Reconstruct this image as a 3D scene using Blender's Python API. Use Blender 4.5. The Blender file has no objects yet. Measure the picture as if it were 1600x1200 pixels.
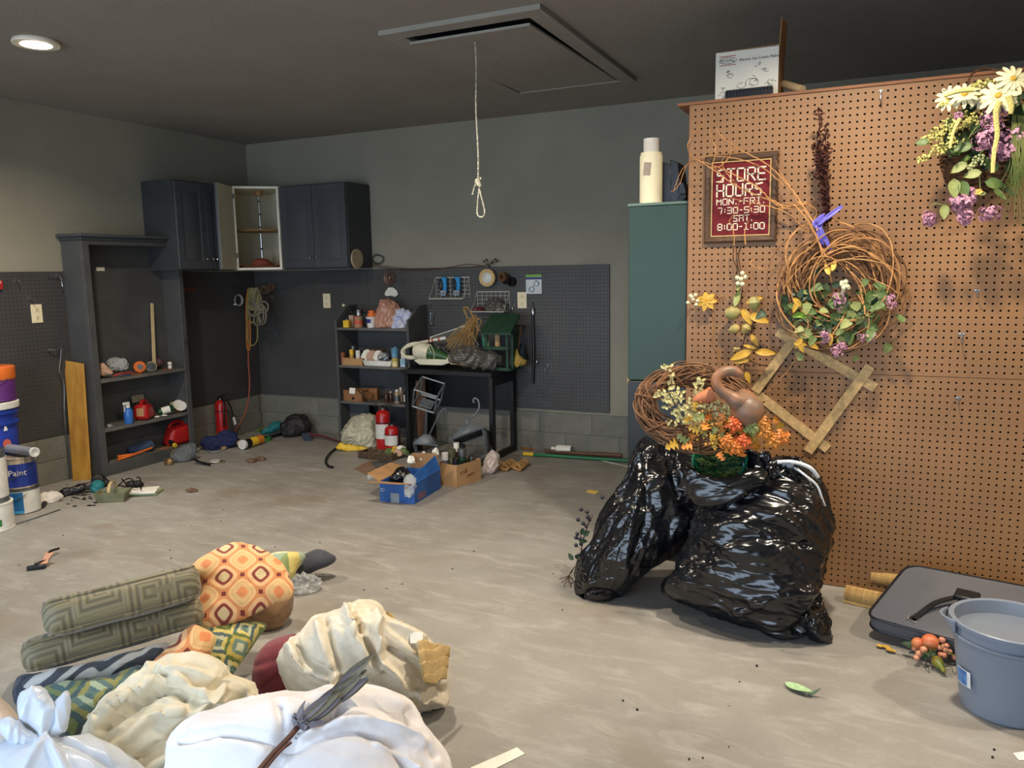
import bpy, bmesh, math, random
import numpy as np
from mathutils import Vector, Matrix, noise, Euler
random.seed(7)
R = random.Random(11)
pi = math.pi
SC = bpy.context.scene
COL = SC.collection
# ------------------------------------------------------------------ camera, world, light
F = 1237.0; CH = 1.30
_y = Vector((575, 184, -F)).normalized()
_x = Vector((2703, -127, F)).normalized(); _x = (_x - _y * _x.dot(_y)).normalized()
_z = _x.cross(_y)
RM = Matrix((_x, _y, _z))            # camera axes -> room axes
CAMP = Vector((0, 0, CH))
cd = bpy.data.cameras.new('camera'); cam = bpy.data.objects.new('camera', cd); COL.objects.link(cam)
cd.sensor_fit = 'HORIZONTAL'; cd.sensor_width = 36; cd.lens = F / 1600 * 36; cd.clip_start = .02
cam.matrix_world = Matrix.Translation(CAMP) @ RM.to_4x4()
SC.camera = cam
SC.view_settings.view_transform = 'Standard'; SC.view_settings.look = 'None'
SC.view_settings.gamma = 1; SC.view_settings.use_curve_mapping = False
SC.view_settings.exposure = 0.25
w = bpy.data.worlds.new('world'); SC.world = w; w.use_nodes = True
bg = w.node_tree.nodes['Background']
bg.inputs[0].default_value = (.65, .80, 1, 1); bg.inputs[1].default_value = 4.3
XL, YB, CZ = -4.83, 5.25, 2.39        # left wall, back wall, ceiling
XR, YF = 2.6, -1.0
DX0, DX1, DZ = -4.3, .5, 2.1         # garage door opening
LAMPS = [(-3.56, 2.56), (-1.84, 2.56), (-.12, 2.5), (1.5, 2.5)]
LAMPW = 27
WARM = (1, .87, .70)
def area_light(name, loc, rot, sx, sy, watt, col, shape='RECTANGLE', spread=None, portal=False):
    l = bpy.data.lights.new(name, 'AREA'); l.shape = shape; l.size = sx; l.size_y = sy; l.energy = watt; l.color = col
    if spread: l.spread = spread
    if portal: l.cycles.is_portal = True
    o = bpy.data.objects.new(name, l); o.location = loc; o.rotation_euler = rot; COL.objects.link(o); return o
area_light('daylight_portal', ((DX0 + DX1) / 2, YF - .06, DZ / 2), (pi / 2, 0, 0), DX1 - DX0, DZ, 1, (1, 1, 1), portal=True)
for i, (x, y) in enumerate(LAMPS):
    area_light('lamp_light', (x, y, CZ - .035), (0, 0, 0), .13, .13, LAMPW, WARM, 'DISK', spread=2.7)

# ------------------------------------------------------------------ picking points
def ray(x, y): return RM @ Vector((x - 800, 600 - y, -F))
def PX(x, y, X): d = ray(x, y); return CAMP + d * (X / d.x)
def PY(x, y, Y): d = ray(x, y); return CAMP + d * (Y / d.y)
def PZ(x, y, Z=0.): d = ray(x, y); return CAMP + d * ((Z - CH) / d.z)
def PP(x, y, p, n): d = ray(x, y); return CAMP + d * ((Vector(p) - CAMP).dot(n) / d.dot(n))
def PD(x, y, D): d = ray(x, y); return CAMP + d * (D / F)      # D = forward distance
FW = RM @ Vector((0, 0, -1))
def depth(p): return (Vector(p) - CAMP).dot(FW)
def mpp(p): return depth(p) / F
def proj_np(V):
    c = (V - np.array(CAMP)) @ np.array(RM)
    return np.stack([800 + F * c[:, 0] / -c[:, 2], 600 - F * c[:, 1] / -c[:, 2]], 1)

# ------------------------------------------------------------------ materials
def lin(c):
    return tuple(((v / 255) / 12.92 if v / 255 <= .04045 else ((v / 255 + .055) / 1.055) ** 2.4) for v in c[:3]) + (1,)
MC = {}
class NT:
    def __init__(s, nt): s.nt = nt
    def n(s, t, **k):
        nd = s.nt.nodes.new('ShaderNode' + t)
        for a, v in k.items():
            if a.startswith('i_'):
                key = a[2:]; key = int(key) if key.isdigit() else key.replace('_', ' ')
                if hasattr(v, 'is_output'): s.nt.links.new(v, nd.inputs[key])
                else: nd.inputs[key].default_value = v
            else: setattr(nd, a, v)
        return nd
    def m(s, op, a, b=None, c=None):
        nd = s.nt.nodes.new('ShaderNodeMath'); nd.operation = op
        for i, v in enumerate((a, b, c)):
            if v is None: continue
            if hasattr(v, 'is_output'): s.nt.links.new(v, nd.inputs[i])
            else: nd.inputs[i].default_value = v
        return nd.outputs[0]
    def mix(s, f, a, b):
        nd = s.nt.nodes.new('ShaderNodeMix'); nd.data_type = 'RGBA'
        for i, v in ((0, f), (6, a), (7, b)):
            if hasattr(v, 'is_output'): s.nt.links.new(v, nd.inputs[i])
            else: nd.inputs[i].default_value = v
        return nd.outputs[2]
    def ramp(s, f, stops, interp='LINEAR'):
        nd = s.nt.nodes.new('ShaderNodeValToRGB'); nd.color_ramp.interpolation = interp
        e = nd.color_ramp.elements
        while len(e) < len(stops): e.new(.5)
        for k, (p, c) in zip(e, stops): k.position = p; k.color = lin(c) if len(c) == 3 else c
        s.nt.links.new(f, nd.inputs[0]); return nd.outputs[0]
    def bsdf(s): return s.nt.nodes['Principled BSDF']
    def link(s, a, b): s.nt.links.new(a, b)
def newmat(name):
    m = bpy.data.materials.new(name); m.use_nodes = True; return m, NT(m.node_tree)
def mat(name, col, rough=.6, metal=0, var=.1, vs=6, bump=0, bs=60, col2=None, spec=.5, coat=0, trans=0, alpha=1, sheen=0, ior=1.45, emit=None, es=0, stretch=None, ss=0):
    if name in MC: return MC[name]
    m, t = newmat(name); b = t.bsdf()
    tc = t.n('TexCoord').outputs['Object']
    if stretch: tc = t.n('Mapping', i_Vector=tc, i_Scale=stretch).outputs[0]
    nz = t.n('TexNoise', i_Vector=tc, i_Scale=vs, i_Detail=5., i_Roughness=.6).outputs[0]
    c = lin(col)
    c2 = lin(col2) if col2 else tuple(v * (1 - var * 2.2) for v in c[:3]) + (1,)
    c1 = c if col2 else tuple(min(1, v * (1 + var * .8)) for v in c[:3]) + (1,)
    r = t.n('MapRange', i_0=nz, i_1=.35, i_2=.65).outputs[0]
    t.link(t.mix(r, c2, c1), b.inputs['Base Color'])
    b.inputs['Roughness'].default_value = rough; b.inputs['Metallic'].default_value = metal
    b.inputs['Specular IOR Level'].default_value = spec; b.inputs['Coat Weight'].default_value = coat
    b.inputs['Transmission Weight'].default_value = trans; b.inputs['Alpha'].default_value = alpha
    b.inputs['Sheen Weight'].default_value = sheen; b.inputs['IOR'].default_value = ior
    if ss: b.inputs['Subsurface Weight'].default_value = ss; b.inputs['Subsurface Radius'].default_value = (.05, .03, .02)
    if emit: b.inputs['Emission Color'].default_value = emit; b.inputs['Emission Strength'].default_value = es
    if bump:
        n2 = t.n('TexNoise', i_Vector=tc, i_Scale=bs, i_Detail=4.).outputs[0]
        t.link(t.n('Bump', i_Height=n2, i_Strength=bump, i_Distance=.01).outputs[0], b.inputs['Normal'])
    MC[name] = m; return m
# ------------------------------------------------------------------ mesh builder
def basis(z, x=None):
    z = Vector(z).normalized()
    if x is None: x = Vector((1, 0, 0)) if abs(z.x) < .9 else Vector((0, 1, 0))
    x = Vector(x); x = (x - z * x.dot(z)).normalized()
    return Matrix((x, z.cross(x), z)).transposed()
def frame(o, z=(0, 0, 1), x=None):
    return Matrix.Translation(Vector(o)) @ basis(z, x).to_4x4()
def rz(a): return Matrix.Rotation(a, 4, 'Z')
def catmull(pts, n, closed=False):
    pts = [Vector(p) for p in pts]; out = []; N = len(pts)
    segs = N if closed else N - 1
    for k in range(n):
        u = k / (n if closed else n - 1) * segs; i = min(int(u), segs - 1); t = u - i
        g = (lambda j: pts[j % N]) if closed else (lambda j: pts[max(0, min(N - 1, j))])
        a, b, c, d = g(i - 1), g(i), g(i + 1), g(i + 2)
        out.append(.5 * (2 * b + (c - a) * t + (2 * a - 5 * b + 4 * c - d) * t * t + (3 * b - a - 3 * c + d) * t ** 3))
    return out
class MB:
    def __init__(s, T=None): s.v = []; s.f = []; s.m = []; s.T = T; s.uv = None
    def add(s, vs, fs, m=0, T=None):
        T = T if T is not None else s.T
        b = len(s.v)
        s.v += [(T @ Vector(p)) if T is not None else Vector(p) for p in vs]
        s.f += [tuple(i + b for i in f) for f in fs]; s.m += [m] * len(fs); return s
    def bb(s, x0, y0, z0, x1, y1, z1, m=0, T=None):
        return s.add([(x0, y0, z0), (x1, y0, z0), (x1, y1, z0), (x0, y1, z0), (x0, y0, z1), (x1, y0, z1), (x1, y1, z1), (x0, y1, z1)],
                     [(0, 3, 2, 1), (4, 5, 6, 7), (0, 1, 5, 4), (1, 2, 6, 5), (2, 3, 7, 6), (3, 0, 4, 7)], m, T)
    def box(s, c, d, m=0, T=None):
        return s.bb(c[0] - d[0] / 2, c[1] - d[1] / 2, c[2] - d[2] / 2, c[0] + d[0] / 2, c[1] + d[1] / 2, c[2] + d[2] / 2, m, T)
    def bar(s, a, b, w, h, up=(0, 0, 1), m=0):
        a, b = Vector(a), Vector(b); d = b - a; B = basis(d, up)
        T = Matrix.Translation(a) @ B.to_4x4()
        return s.bb(-h / 2, -w / 2, 0, h / 2, w / 2, d.length, m, s.T @ T if s.T is not None else T)
    def tube(s, pts, r, n=6, closed=False, m=0, cap=True):
        pts = [Vector(p) for p in pts]; N = len(pts)
        rs = r if isinstance(r, (list, tuple)) else [r] * N
        vs = []; fs = []; prev = None
        for i, p in enumerate(pts):
            d = (pts[(i + 1) % N] - pts[i - 1]) if closed else (pts[min(i + 1, N - 1)] - pts[max(i - 1, 0)])
            if d.length < 1e-9: d = Vector((0, 0, 1))
            d.normalize()
            if prev is None: x = basis(d).col[0].copy()
            else:
                x = prev - d * prev.dot(d)
                x = x.normalized() if x.length > 1e-6 else basis(d).col[0].copy()
            prev = x; y = d.cross(x)
            for k in range(n):
                a = 2 * pi * k / n; vs.append(p + (x * math.cos(a) + y * math.sin(a)) * rs[i])
        for i in range(N if closed else N - 1):
            j = (i + 1) % N
            for k in range(n): fs.append((i * n + k, i * n + (k + 1) % n, j * n + (k + 1) % n, j * n + k))
        if not closed and cap: fs.append(tuple(range(n))[::-1]); fs.append(tuple((N - 1) * n + k for k in range(n)))
        return s.add(vs, fs, m)
    def lathe(s, prof, n=24, T=None, m=0, a0=0, a1=2 * pi):
        full = abs(a1 - a0 - 2 * pi) < 1e-6; K = n if full else n + 1
        vs = []; fs = []
        for r, z in prof:
            for k in range(K):
                a = a0 + (a1 - a0) * k / n; vs.append((r * math.cos(a), r * math.sin(a), z))
        for i in range(len(prof) - 1):
            for k in range(n):
                k2 = (k + 1) % K; fs.append((i * K + k, i * K + k2, (i + 1) * K + k2, (i + 1) * K + k))
        if full:
            if prof[0][0] > 1e-5: fs.append(tuple(range(K))[::-1])
            if prof[-1][0] > 1e-5: fs.append(tuple((len(prof) - 1) * K + k for k in range(K)))
        if T is not None and s.T is not None: T = s.T @ T
        return s.add(vs, fs, m, T)
    def ball(s, c, r, sc=(1, 1, 1), n=8, m=0, B=None):
        prof = [(max(1e-6, math.sin(pi * i / n)) * r, -math.cos(pi * i / n) * r) for i in range(n + 1)]
        T = Matrix.Translation(Vector(c)) @ (B.to_4x4() if B is not None else Matrix()) @ Matrix.Diagonal((*sc, 1))
        return s.lathe(prof, max(6, int(n * 1.4)), T, m)
    def prism(s, pts, t, m=0):
        pts = [Vector(p) for p in pts]; t = Vector(t); n = len(pts)
        return s.add(pts + [p + t for p in pts], [tuple(range(n))[::-1], tuple(range(n, 2 * n))] + [(i, (i + 1) % n, n + (i + 1) % n, n + i) for i in range(n)], m)
    def grid(s, fn, nu, nv, m=0, thick=0):
        vs = [Vector(fn(i / nu, j / nv)) for j in range(nv + 1) for i in range(nu + 1)]
        fs = [(j * (nu + 1) + i, j * (nu + 1) + i + 1, (j + 1) * (nu + 1) + i + 1, (j + 1) * (nu + 1) + i) for j in range(nv) for i in range(nu)]
        return s.add(vs, fs, m)
    def leaf(s, p, d, n, L, W, curl=.3, m=0, shape=None, cup=.15):
        B = basis(n, d); K = 6
        shape = shape or (lambda t: math.sin(pi * t ** .8) ** .8)
        vs = []; fs = []
        for i in range(K + 1):
            t = i / K; wv = W / 2 * max(.03, shape(t)); z = -curl * L * t * t
            for k, q in enumerate((-1, 0, 1)): vs.append((t * L, q * wv, z + (cup * W if q else 0)))
        for i in range(K):
            for k in range(2): fs.append((i * 3 + k, (i + 1) * 3 + k, (i + 1) * 3 + k + 1, i * 3 + k + 1))
        T = Matrix.Translation(Vector(p)) @ B.to_4x4()
        return s.add(vs, fs, m, s.T @ T if s.T is not None else T)
    def data(s, name, mats, off=(0, 0, 0), angle=35, flat=False):
        me = bpy.data.meshes.new(name); off = Vector(off)
        me.from_pydata([tuple(p - off) for p in s.v], [], s.f)
        for mt in (mats if isinstance(mats, (list, tuple)) else [mats]): me.materials.append(mt)
        me.polygons.foreach_set('material_index', s.m)
        if not flat:
            me.polygons.foreach_set('use_smooth', [True] * len(s.f)); me.set_sharp_from_angle(angle=math.radians(angle))
        me.update(); return me
    def build(s, name, mats, parent=None, bevel=0, angle=35, flat=False, solid=0, kind=None, label=None, loc=None, recalc=False, seg=2):
        root = parent
        while root is not None and root.parent is not None: root = root.parent
        off = root.location if root is not None else (Vector(loc) if loc is not None else Vector((0, 0, 0)))
        me = s.data(name, mats, off, angle, flat)
        if recalc:
            bm = bmesh.new(); bm.from_mesh(me); bmesh.ops.recalc_face_normals(bm, faces=bm.faces); bm.to_mesh(me); bm.free()
        o = bpy.data.objects.new(name, me); COL.objects.link(o)
        if parent is not None: o.parent = parent
        elif loc is not None: o.location = off
        if solid: md = o.modifiers.new('s', 'SOLIDIFY'); md.thickness = solid; md.offset = 0
        if bevel: md = o.modifiers.new('b', 'BEVEL'); md.width = bevel; md.segments = seg; md.limit_method = 'ANGLE'
        if kind: o['kind'] = kind
        if label: o['label'] = label
        return o
    def thing(s, name, mats, label, cat, group=None, **k):
        V = s.v; lo = [min(v[i] for v in V) for i in range(3)]; hi = [max(v[i] for v in V) for i in range(3)]
        o = s.build(name, mats, loc=((lo[0] + hi[0]) / 2, (lo[1] + hi[1]) / 2, lo[2]), **k)
        o['label'] = label; o['category'] = cat
        if group: o['group'] = group
        return o
def thing(name, label, cat, loc, group=None):
    o = bpy.data.objects.new(name, None); COL.objects.link(o); o.location = Vector(loc); o.empty_display_size = .05
    o['label'] = label; o['category'] = cat
    if group: o['group'] = group
    return o
def tag(o, label, cat, group=None):
    o['label'] = label; o['category'] = cat
    if group: o['group'] = group
    return o
def struct(o): o['kind'] = 'structure'; return o
def inst(me, name, parent, M):
    o = bpy.data.objects.new(name, me); COL.objects.link(o); o.parent = parent
    o.matrix_basis = Matrix.Translation(-parent.location) @ M; return o
def text_mesh(body, size, T, mt, parent, name='lettering', ext=.0004, align='CENTER', sx=1):
    cu = bpy.data.curves.new('t', 'FONT'); cu.body = body; cu.size = size; cu.extrude = ext; cu.align_x = align; cu.align_y = 'CENTER'
    cu.resolution_u = 2
    to = bpy.data.objects.new('t', cu); COL.objects.link(to); bpy.context.view_layer.update()
    me = bpy.data.meshes.new_from_object(to.evaluated_get(bpy.context.evaluated_depsgraph_get()))
    bpy.data.objects.remove(to)
    root = parent
    while root.parent is not None: root = root.parent
    me.transform(Matrix.Translation(-root.location) @ T @ Matrix.Diagonal((sx, 1, 1, 1))); me.materials.clear(); me.materials.append(mt)
    o = bpy.data.objects.new(name, me); COL.objects.link(o); o.parent = parent; return o
# soft lumps: closed skin spanned over an outline, with real depth on both sides, then creased
def fbm(p, o=4): return noise.fractal(p, 1.0, 2.0, o)
def soft(name, mats, outline, center=None, n=None, T=.1, Tb=None, p=2.2, q=.5, wr=(), strokes=(), zmin=.003, na=150, nr=36, parent=None, label=None, cat=None, group=None, ang=80, uvrot=0, lump=0, lumps=3, pushback=0, ymax=None, pts3=None, zmax=None):
    c0 = Vector(center)
    if n is None: n = (CAMP - c0).normalized()
    n = Vector(n).normalized()
    P0 = pts3 if pts3 else [PP(x, y, c0, n) for x, y in outline]
    b = catmull(P0, na, True); c = sum(b, Vector()) / na
    Tb = T if Tb is None else Tb
    B = basis(n, Vector((1, 0, 0)) if abs(n.x) < .95 else (0, 1, 0)); e1, e2 = B.col[0], B.col[1]
    bn = np.array(b); cn = np.array(c); nn = np.array(n)
    Ng = int(nr * 2.6); g = np.linspace(-1, 1, Ng + 1); gx, gy = np.meshgrid(g, g, indexing='ij')
    dx = (gx * np.sqrt(1 - gy ** 2 / 2)).ravel(); dy = (gy * np.sqrt(1 - gx ** 2 / 2)).ravel()
    rr = np.clip(np.sqrt(dx ** 2 + dy ** 2), 0, 1); th = np.arctan2(dy, dx) / (2 * pi) % 1 * na
    i0 = th.astype(int) % na; fr_ = (th - np.floor(th))[:, None]
    rb = bn[i0] * (1 - fr_) + bn[(i0 + 1) % na] * fr_ - cn
    k1 = np.array([2 * (bn - cn).T @ np.cos(2 * pi * np.arange(na) / na) / na, 2 * (bn - cn).T @ np.sin(2 * pi * np.arange(na) / na) / na])
    el = np.outer(np.cos(2 * pi * th / na), k1[0]) + np.outer(np.sin(2 * pi * th / na), k1[1])
    sr_ = np.sin(pi / 2 * rr); w_ = (sr_ ** .8)[:, None]
    flat = cn + sr_[:, None] * (el * (1 - w_) + rb * w_)
    hh_ = np.clip(1 - sr_ ** p, 0, 1) ** q
    edge = ((np.abs(gx) > 1 - 1e-9) | (np.abs(gy) > 1 - 1e-9)).ravel(); hh_[edge] = 0
    M_ = Ng + 1; top = flat + nn * (hh_ * T)[:, None]; inner = np.where(~edge)[0]
    bi = np.arange(M_ * M_); bi[inner] = M_ * M_ + np.arange(len(inner))
    V = np.concatenate([top, (flat - nn * (hh_ * Tb)[:, None])[inner]])
    ii, jj = np.meshgrid(np.arange(Ng), np.arange(Ng), indexing='ij'); q0 = (ii * M_ + jj).ravel()
    Q = np.stack([q0, q0 + M_, q0 + M_ + 1, q0 + 1], 1); fs = np.concatenate([Q, bi[Q][:, ::-1]])
    mid = Q[len(Q) // 2 + Ng // 2]
    nm = np.cross(V[mid[1]] - V[mid[0]], V[mid[2]] - V[mid[0]])
    if nm @ nn < 0: fs = fs[:, ::-1]
    fs = fs.tolist()
    rel = V - cn
    UV = np.stack([rel @ np.array(e1), rel @ np.array(e2)], 1)
    cr, sr = math.cos(uvrot), math.sin(uvrot); UV = UV @ np.array([[cr, -sr], [sr, cr]])
    me = bpy.data.meshes.new(name)
    me.from_pydata([tuple(v) for v in V], [], fs)
    me.update()
    def normals():
        a = np.zeros(len(V) * 3); me.vertex_normals.foreach_get('vector', a); return a.reshape(-1, 3)
    def setv(): me.vertices.foreach_set('co', V.ravel()); me.update()
    N = normals()
    if lump:
        d = np.array([fbm(Vector(v) * lumps + Vector((3, 1, 7)), 2) for v in V]); V = V + N * (d * lump)[:, None]; setv(); N = normals()
    for amp, scl, st, off in wr:       # ridged creases stretched along a direction
        D = np.empty(len(V)); Bs = basis(st[0] if st else (0, 0, 1)); k = st[1] if st else 1
        for i, v in enumerate(V):
            l = Bs.transposed() @ Vector(v); l.z /= k
            l = l * scl + Vector((off, off * .7, 0)); wv = noise.noise(l * .5) * .9
            l += Vector((wv, -wv, wv)); D[i] = 1 - 2 * abs(noise.noise(l)) ** .7
        V = V + N * (D * amp)[:, None]; setv(); N = normals()
    if strokes:
        pr = proj_np(V); front = (N @ nn) > -.2
        for poly, wd, amp in strokes:
            pl = [np.array(q_) for q_ in poly]
            if len(pl) > 2: cc = catmull([(a_[0], a_[1], 0) for a_ in pl], 8 * len(pl)); pl = [np.array((q_.x, q_.y)) for q_ in cc]
            best = np.full(len(V), 1e9)
            for a_, b_ in zip(pl[:-1], pl[1:]):
                ab = b_ - a_; t_ = np.clip(((pr - a_) @ ab) / max(1e-6, ab @ ab), 0, 1)
                best = np.minimum(best, np.linalg.norm(pr - (a_ + t_[:, None] * ab), axis=1))
            V = V + N * (np.exp(-(best / wd) ** 2) * amp * front)[:, None]
        setv()
    if ymax is not None: V[:, 1] = np.minimum(V[:, 1], ymax)
    if zmax is not None: V[:, 2] = np.minimum(V[:, 2], zmax)
    low = V[:, 2] < zmin; V[low, 2] = zmin
    lo = V.min(0); hi = V.max(0)
    root = parent
    while root is not None and root.parent is not None: root = root.parent
    off = root.location if root is not None else Vector(((lo[0] + hi[0]) / 2, (lo[1] + hi[1]) / 2, lo[2]))
    V = V - np.array(off); me.vertices.foreach_set('co', V.ravel())
    ul = me.uv_layers.new(name='UVMap'); li = np.zeros(len(me.loops), int); me.loops.foreach_get('vertex_index', li)
    ul.data.foreach_set('uv', UV[li].ravel())
    for mt in (mats if isinstance(mats, (list, tuple)) else [mats]): me.materials.append(mt)
    me.polygons.foreach_set('use_smooth', [True] * len(fs)); me.update()
    o = bpy.data.objects.new(name, me); COL.objects.link(o)
    if parent is not None: o.parent = parent
    else: o.location = off
    if label: o['label'] = label
    if cat: o['category'] = cat
    if group: o['group'] = group
    return o
# ------------------------------------------------------------------ setting materials
def floor_mat():
    m, t = newmat('concrete'); b = t.bsdf(); tc = t.n('TexCoord').outputs['Object']
    n1 = t.n('TexNoise', i_Vector=tc, i_Scale=1.1, i_Detail=7., i_Roughness=.62).outputs[0]
    st = t.n('Mapping', i_Vector=tc, i_Rotation=(0, 0, .5), i_Scale=(2.2, 7, 1)).outputs[0]
    n2 = t.n('TexNoise', i_Vector=st, i_Scale=2.2, i_Detail=8., i_Roughness=.7, i_Distortion=.6).outputs[0]
    n3 = t.n('TexNoise', i_Vector=tc, i_Scale=90., i_Detail=4., i_Roughness=.8).outputs[0]
    n4 = t.n('TexNoise', i_Vector=t.n('Mapping', i_Vector=tc, i_Location=(7.3, 2.1, 0)).outputs[0], i_Scale=1.7, i_Detail=3.).outputs[0]
    c = t.ramp(n1, [(.3, (124, 119, 112)), (.5, (145, 141, 133)), (.72, (161, 158, 152))])
    c = t.mix(t.n('MapRange', i_0=n2, i_1=.5, i_2=.72, i_4=.5).outputs[0], c, lin((186, 183, 176)))
    c = t.mix(t.n('MapRange', i_0=n4, i_1=.56, i_2=.72, i_4=.6).outputs[0], c, lin((124, 108, 90)))
    c = t.mix(t.n('MapRange', i_0=n3, i_1=.3, i_2=.7, i_3=.16, i_4=0).outputs[0], c, lin((92, 82, 70)))
    v = t.n('TexVoronoi', i_Vector=tc, i_Scale=5.5).outputs['Distance']
    c = t.mix(t.n('MapRange', i_0=v, i_1=.018, i_2=.034, i_3=.75, i_4=0).outputs[0], c, lin((60, 46, 38)))
    t.link(c, b.inputs['Base Color'])
    t.link(t.n('MapRange', i_0=n2, i_3=.42, i_4=.75).outputs[0], b.inputs['Roughness'])
    h = t.m('ADD', t.m('MULTIPLY', n1, 1.5), t.m('MULTIPLY', n3, .25))
    t.link(t.n('Bump', i_Height=h, i_Strength=.35, i_Distance=.012).outputs[0], b.inputs['Normal'])
    return m
def peg_mat(name, c1, c2, hole, ax):           # painted hardboard, inch grid of dark holes
    m, t = newmat(name); b = t.bsdf(); tc = t.n('TexCoord').outputs['Object']
    s = t.n('SeparateXYZ', i_0=tc).outputs
    u, v = s[ax], s[2]
    k = 1 / .0254
    fu = t.m('SUBTRACT', t.m('FRACT', t.m('MULTIPLY', u, k)), .5); fv = t.m('SUBTRACT', t.m('FRACT', t.m('MULTIPLY', v, k)), .5)
    r = t.m('SQRT', t.m('ADD', t.m('MULTIPLY', fu, fu), t.m('MULTIPLY', fv, fv)))
    hm = t.n('MapRange', i_0=r, i_1=.10, i_2=.14, i_3=1., i_4=0.).outputs[0]
    nz = t.n('TexNoise', i_Vector=tc, i_Scale=2.5, i_Detail=6.).outputs[0]
    c = t.mix(t.n('MapRange', i_0=nz, i_1=.35, i_2=.65).outputs[0], lin(c1), lin(c2))
    t.link(t.mix(hm, c, lin(hole)), b.inputs['Base Color']); b.inputs['Roughness'].default_value = .55
    t.link(t.n('Bump', i_Height=t.m('MULTIPLY', hm, -1.), i_Strength=.6, i_Distance=.003).outputs[0], b.inputs['Normal'])
    return m
M_floor = floor_mat()
M_wall = mat('wall_paint', (146, 141, 124), .75, var=.05, vs=1.5, bump=.25, bs=130)
M_block = mat('block_paint', (118, 116, 106), .75, var=.09, vs=4, bump=.5, bs=70)
M_ceil = mat('ceiling_paint', (146, 140, 132), .9, var=.04, vs=1.5, bump=.3, bs=110)
M_pegx = peg_mat('dark_pegboard_x', (74, 73, 71), (64, 63, 62), (14, 14, 15), 0)
M_pegy = peg_mat('dark_pegboard_y', (70, 67, 66), (60, 58, 57), (14, 14, 15), 1)
M_navy = mat('navy_paint', (74, 76, 79), .42, var=.06, vs=5)
M_navyd = mat('navy_paint_dark', (60, 62, 64), .5, var=.06, vs=5)
M_shelf = mat('shelf_paint', (78, 78, 77), .5, var=.1, vs=4)
M_dusty = mat('dusty_shelf_top', (106, 102, 94), .7, col2=(82, 82, 80), vs=9)
M_edgelit = mat('attic_edge_lit', (150, 146, 134), .5, var=.03)  # paler tone painted on hatch edges that catch the light
M_black = mat('black_paint', (22, 22, 24), .4, var=.1)
M_gapshade = mat('painted_gap_shade', (8, 8, 8), .9)  # near-black colour standing in for shade inside gaps
M_mas = mat('masonite', (143, 104, 66), .5, var=.09, vs=1.6, bump=.12, bs=200)
M_masd = mat('masonite_edge', (150, 98, 62), .6, var=.12)
M_white = mat('white_plastic', (226, 222, 208), .4, var=.03)
M_cream = mat('cream_laminate', (216, 208, 180), .45, var=.04, vs=3)
M_chrome = mat('chrome', (205, 205, 205), .18, 1, var=.03)
M_steel = mat('steel', (150, 148, 144), .35, 1, var=.08)
M_galv = mat('galvanised', (128, 132, 134), .4, .75, var=.2, vs=9)
M_outlet = mat('almond_plastic', (236, 222, 184), .35, var=.02)
M_dark = mat('dark_rubber', (28, 27, 28), .55, var=.1)
M_clear = mat('clear_plastic', (235, 235, 235), .12, var=.02, trans=.92, ior=1.2, spec=.6)
M_card = mat('cardboard', (176, 134, 90), .8, var=.1, vs=7)
M_cardd = mat('old_cardboard', (140, 96, 60), .85, var=.14, vs=7)
M_wood = mat('pine', (196, 160, 108), .6, col2=(158, 120, 74), vs=5, stretch=(14, 14, 1))
M_paper = mat('paper', (232, 228, 214), .8, var=.03)
# ------------------------------------------------------------------ room
mb = MB().bb(XL - .2, YF - 2.5, -.12, XR + .3, YB + .15, 0)
struct(mb.build('floor', M_floor))
struct(MB().bb(XL - .2, YF - .15, CZ, XR + .3, YB + .15, CZ + .1).build('ceiling', M_ceil))
struct(MB().bb(XL - .15, YB, .0, XR + .15, YB + .15, CZ).build('wall_back', M_wall))
struct(MB().bb(XL - .15, YF, .0, XL, YB, CZ).build('wall_left', M_wall))
struct(MB().bb(XR, YF, .0, XR + .15, YB, CZ).build('wall_right', M_wall))
wf = MB(); wf.bb(XL - .15, YF - .15, 0, DX0, YF, CZ); wf.bb(DX1, YF - .15, 0, XR + .15, YF, CZ); wf.bb(DX0, YF - .15, DZ, DX1, YF, CZ)
struct(wf.build('wall_front', M_wall))
# concrete block courses under the pegboard, joints recessed
def block_course(name, axis, a0, a1, fixed, sgn, par=None):
    bl = 0.40; k = 0; objs = []
    base = MB()
    if axis == 'x': base.bb(a0, fixed - .012, 0, a1, fixed, .295)
    else: base.bb(fixed, a0, 0, fixed + .012, a1, .295)
    root = struct(base.build(name, M_block))
    shared = {}
    for row in range(2):
        z0, z1 = (.003, .147) if row == 0 else (.150, .293)
        p = a0 - (.2 if row else 0)
        while p < a1:
            s0, s1 = max(p, a0) + .0015, min(p + bl, a1) - .0015
            if s1 - s0 > .03:
                L = s1 - s0; key = round(L, 2)
                if key not in shared:
                    b = MB()
                    if axis == 'x': b.bb(0, -.006, 0, L, 0, .144)
                    else: b.bb(0, 0, 0, .006, L, .144)
                    shared[key] = b.data('block', M_block)
                loc = Vector((s0, fixed - .012, z0)) if axis == 'x' else Vector((fixed + .012, s0, z0))
                o = bpy.data.objects.new('block', shared[key]); COL.objects.link(o); o.parent = root; o.location = loc
            p += bl
    return root
block_course('trim_1', 'x', XL + .026, XR, YB, -1)
block_course('trim_2', 'y', 1.0, YB - .03, XL, 1)
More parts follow.
